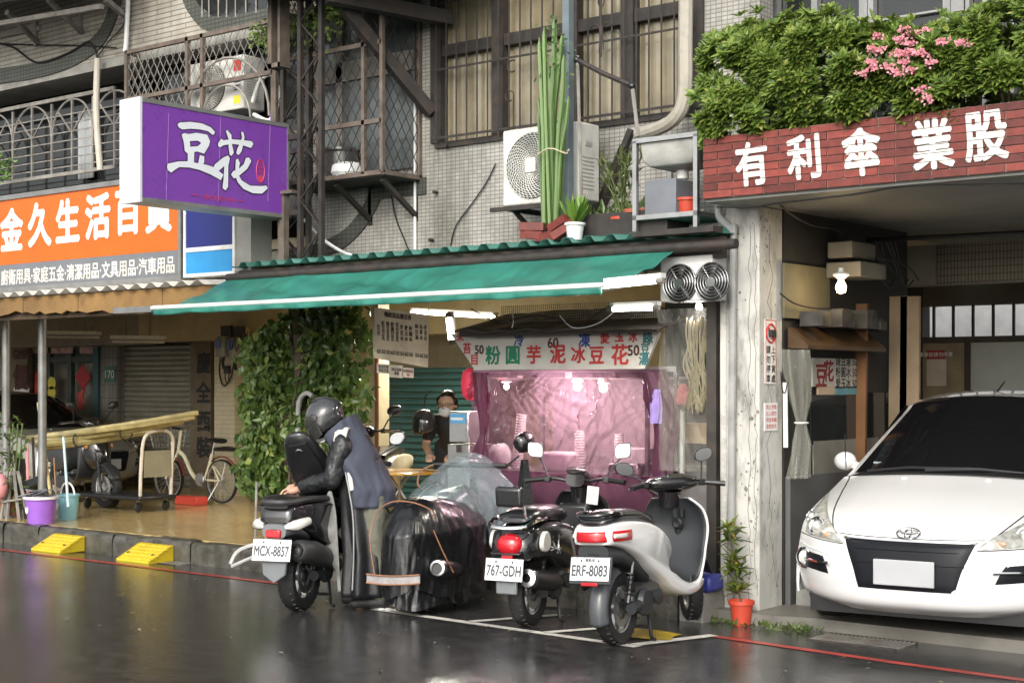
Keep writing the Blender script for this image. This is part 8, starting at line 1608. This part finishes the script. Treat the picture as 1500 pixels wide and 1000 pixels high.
# behind the covered scooter: round table, second scooter, steel box, lantern
q = AY(585, 690, 10.4); tb_ = T('round_table', 'round orange yellow table behind the covered scooter', 'table', (q.x, 10.4, .15)); zt_ = q.z - .15; MB().lathe([(0, zt_ - .02), (.38, zt_ - .02), (.4, zt_ - .01), (.4, zt_), (.38, zt_ + .006), (0, zt_ + .006)], n=36).build('table_top', mat('orange_laminate', (.62, .3, .02), .2, var=.08), tb_)
for k in range(4): a = k * 1.571 + .7; MB().cyl((.3 * math.cos(a), .3 * math.sin(a), 0), (-.1 * math.cos(a), -.1 * math.sin(a), zt_ - .02), .012, n=6).build('leg', M_steel, tb_)
q = AY(600, 720, 11.3); sc6 = T('scooter', 'cream and black scooter parked behind the yellow table', 'scooter', (q.x - .2, 11.2, .15), R(-155)); base_parts(sc6, 1.2, .23, R(0), .1, .9); b = MB(); shell(b, [(-.3,.6),(-.3,.72),(.1,.74),(.4,.68),(.5,.5),(.3,.4),(0,.5)], .17); b.build('body_shell', mat('cream_scooter', (.5, .45, .33), .3), sc6, ang=60)
b = MB(); sloft(b, [(-.3, .76, .1, .03), (0, .78, .14, .05), (.4, .72, .1, .04)], 2.5); b.build('seat', M_seat, sc6); legshield(sc6, [(.5,.37,.14),(.75,.33,.19),(.9,.4,.2),(.95,.6,.2),(.93,.85,.15)], M_black, M_gloss); handlebar(sc6, .86, .98, R(15), (.33, .02, .22), cov3)
q = AY(621, 618, 10.7); hm = T('helmet', 'silver and black helmet hanging beside the bent woman', 'helmet', q); b = MB(); b.lathe([(.001, .12), (.055, .108), (.095, .065), (.107, 0), (.1, -.065), (.08, -.105)], n=24); b.build('helmet_shell', mat('silver_helmet', (.06, .06, .06), .2, .3, coat=.5), hm, solid=.01)
def vz(s, t): a = R(lerp(160, 300, s)); r_ = .113; return V((r_ * math.cos(a) * (1 - .12 * abs(t - .4)), r_ * math.sin(a) * (1 - .12 * abs(t - .4)), lerp(.05, -.115, t)))
MB().grid(vz, 16, 6).build('visor', M_glassdark, hm, ang=80, solid=.004); MB().tube([(0, 0, .15), (0, .02, .25), (0, .1, .3)], .008, 5).build('hook', M_dark, hm)
a, c = AY(661, 602, 9.75), AY(689, 648, 9.75); st_ = T('steel_box', 'grey steel dispenser with blue label at the stall left corner', 'dispenser', (c.x, 9.8, c.z)); MB().b2((a.x, 9.72, c.z), (c.x, 10.0, a.z)).build('case', M_steel, st_, True, bevel=.008); MB().b2((a.x + .02, 9.712, lerp(c.z, a.z, .62)), (c.x - .03, 9.718, a.z - .02)).build('blue_label', mat('label_blue', (.1, .35, .6), .4, var=.1), st_, True); MB().b2((a.x + .03, 9.708, lerp(c.z, a.z, .72)), (c.x - .05, 9.712, lerp(c.z, a.z, .8))).build('white_stripe', M_signw, st_, True)
a2, c2 = AY(661, 650, 9.75), AY(693, 700, 9.75); lb_ = T('steel_box', 'lower grey steel box with padlock under the dispenser', 'box', (c2.x, 9.8, .15)); MB().b2((a2.x, 9.7, .15), (c2.x, 10.05, a2.z)).build('case', mat('dull_steel', (.36, .35, .34), .35), lb_, True, bevel=.008); p = AY(672, 655, 9.69); MB().b2(p - V((.02, .01, .04)), p + V((.02, .01, .02))).build('padlock', M_dark, lb_, True)
p = AY(688, 562, 9.65); tag(MB().lathe([(.02, -.14), (.06, -.1), (.075, 0), (.06, .1), (.02, .13)], p, n=16).build('red_lantern', mat('red_cloth', (.5, .03, .07), .6, emit=.15, ecol=(1, .05, .1))), 'red paper lantern at the left corner of the purple cart', 'lantern')

g_ = GR(486, 884); q = bucket(99, 760, .09, .17, (.06, .2, .17), 'added teal bucket for a reflection on the wet road between the delivery scooter and the rider', False); q.location = (g_.x, g_.y + .25, roadz(g_.y + .25)); del q['group']  # bucket added in place of a teal reflection on the road
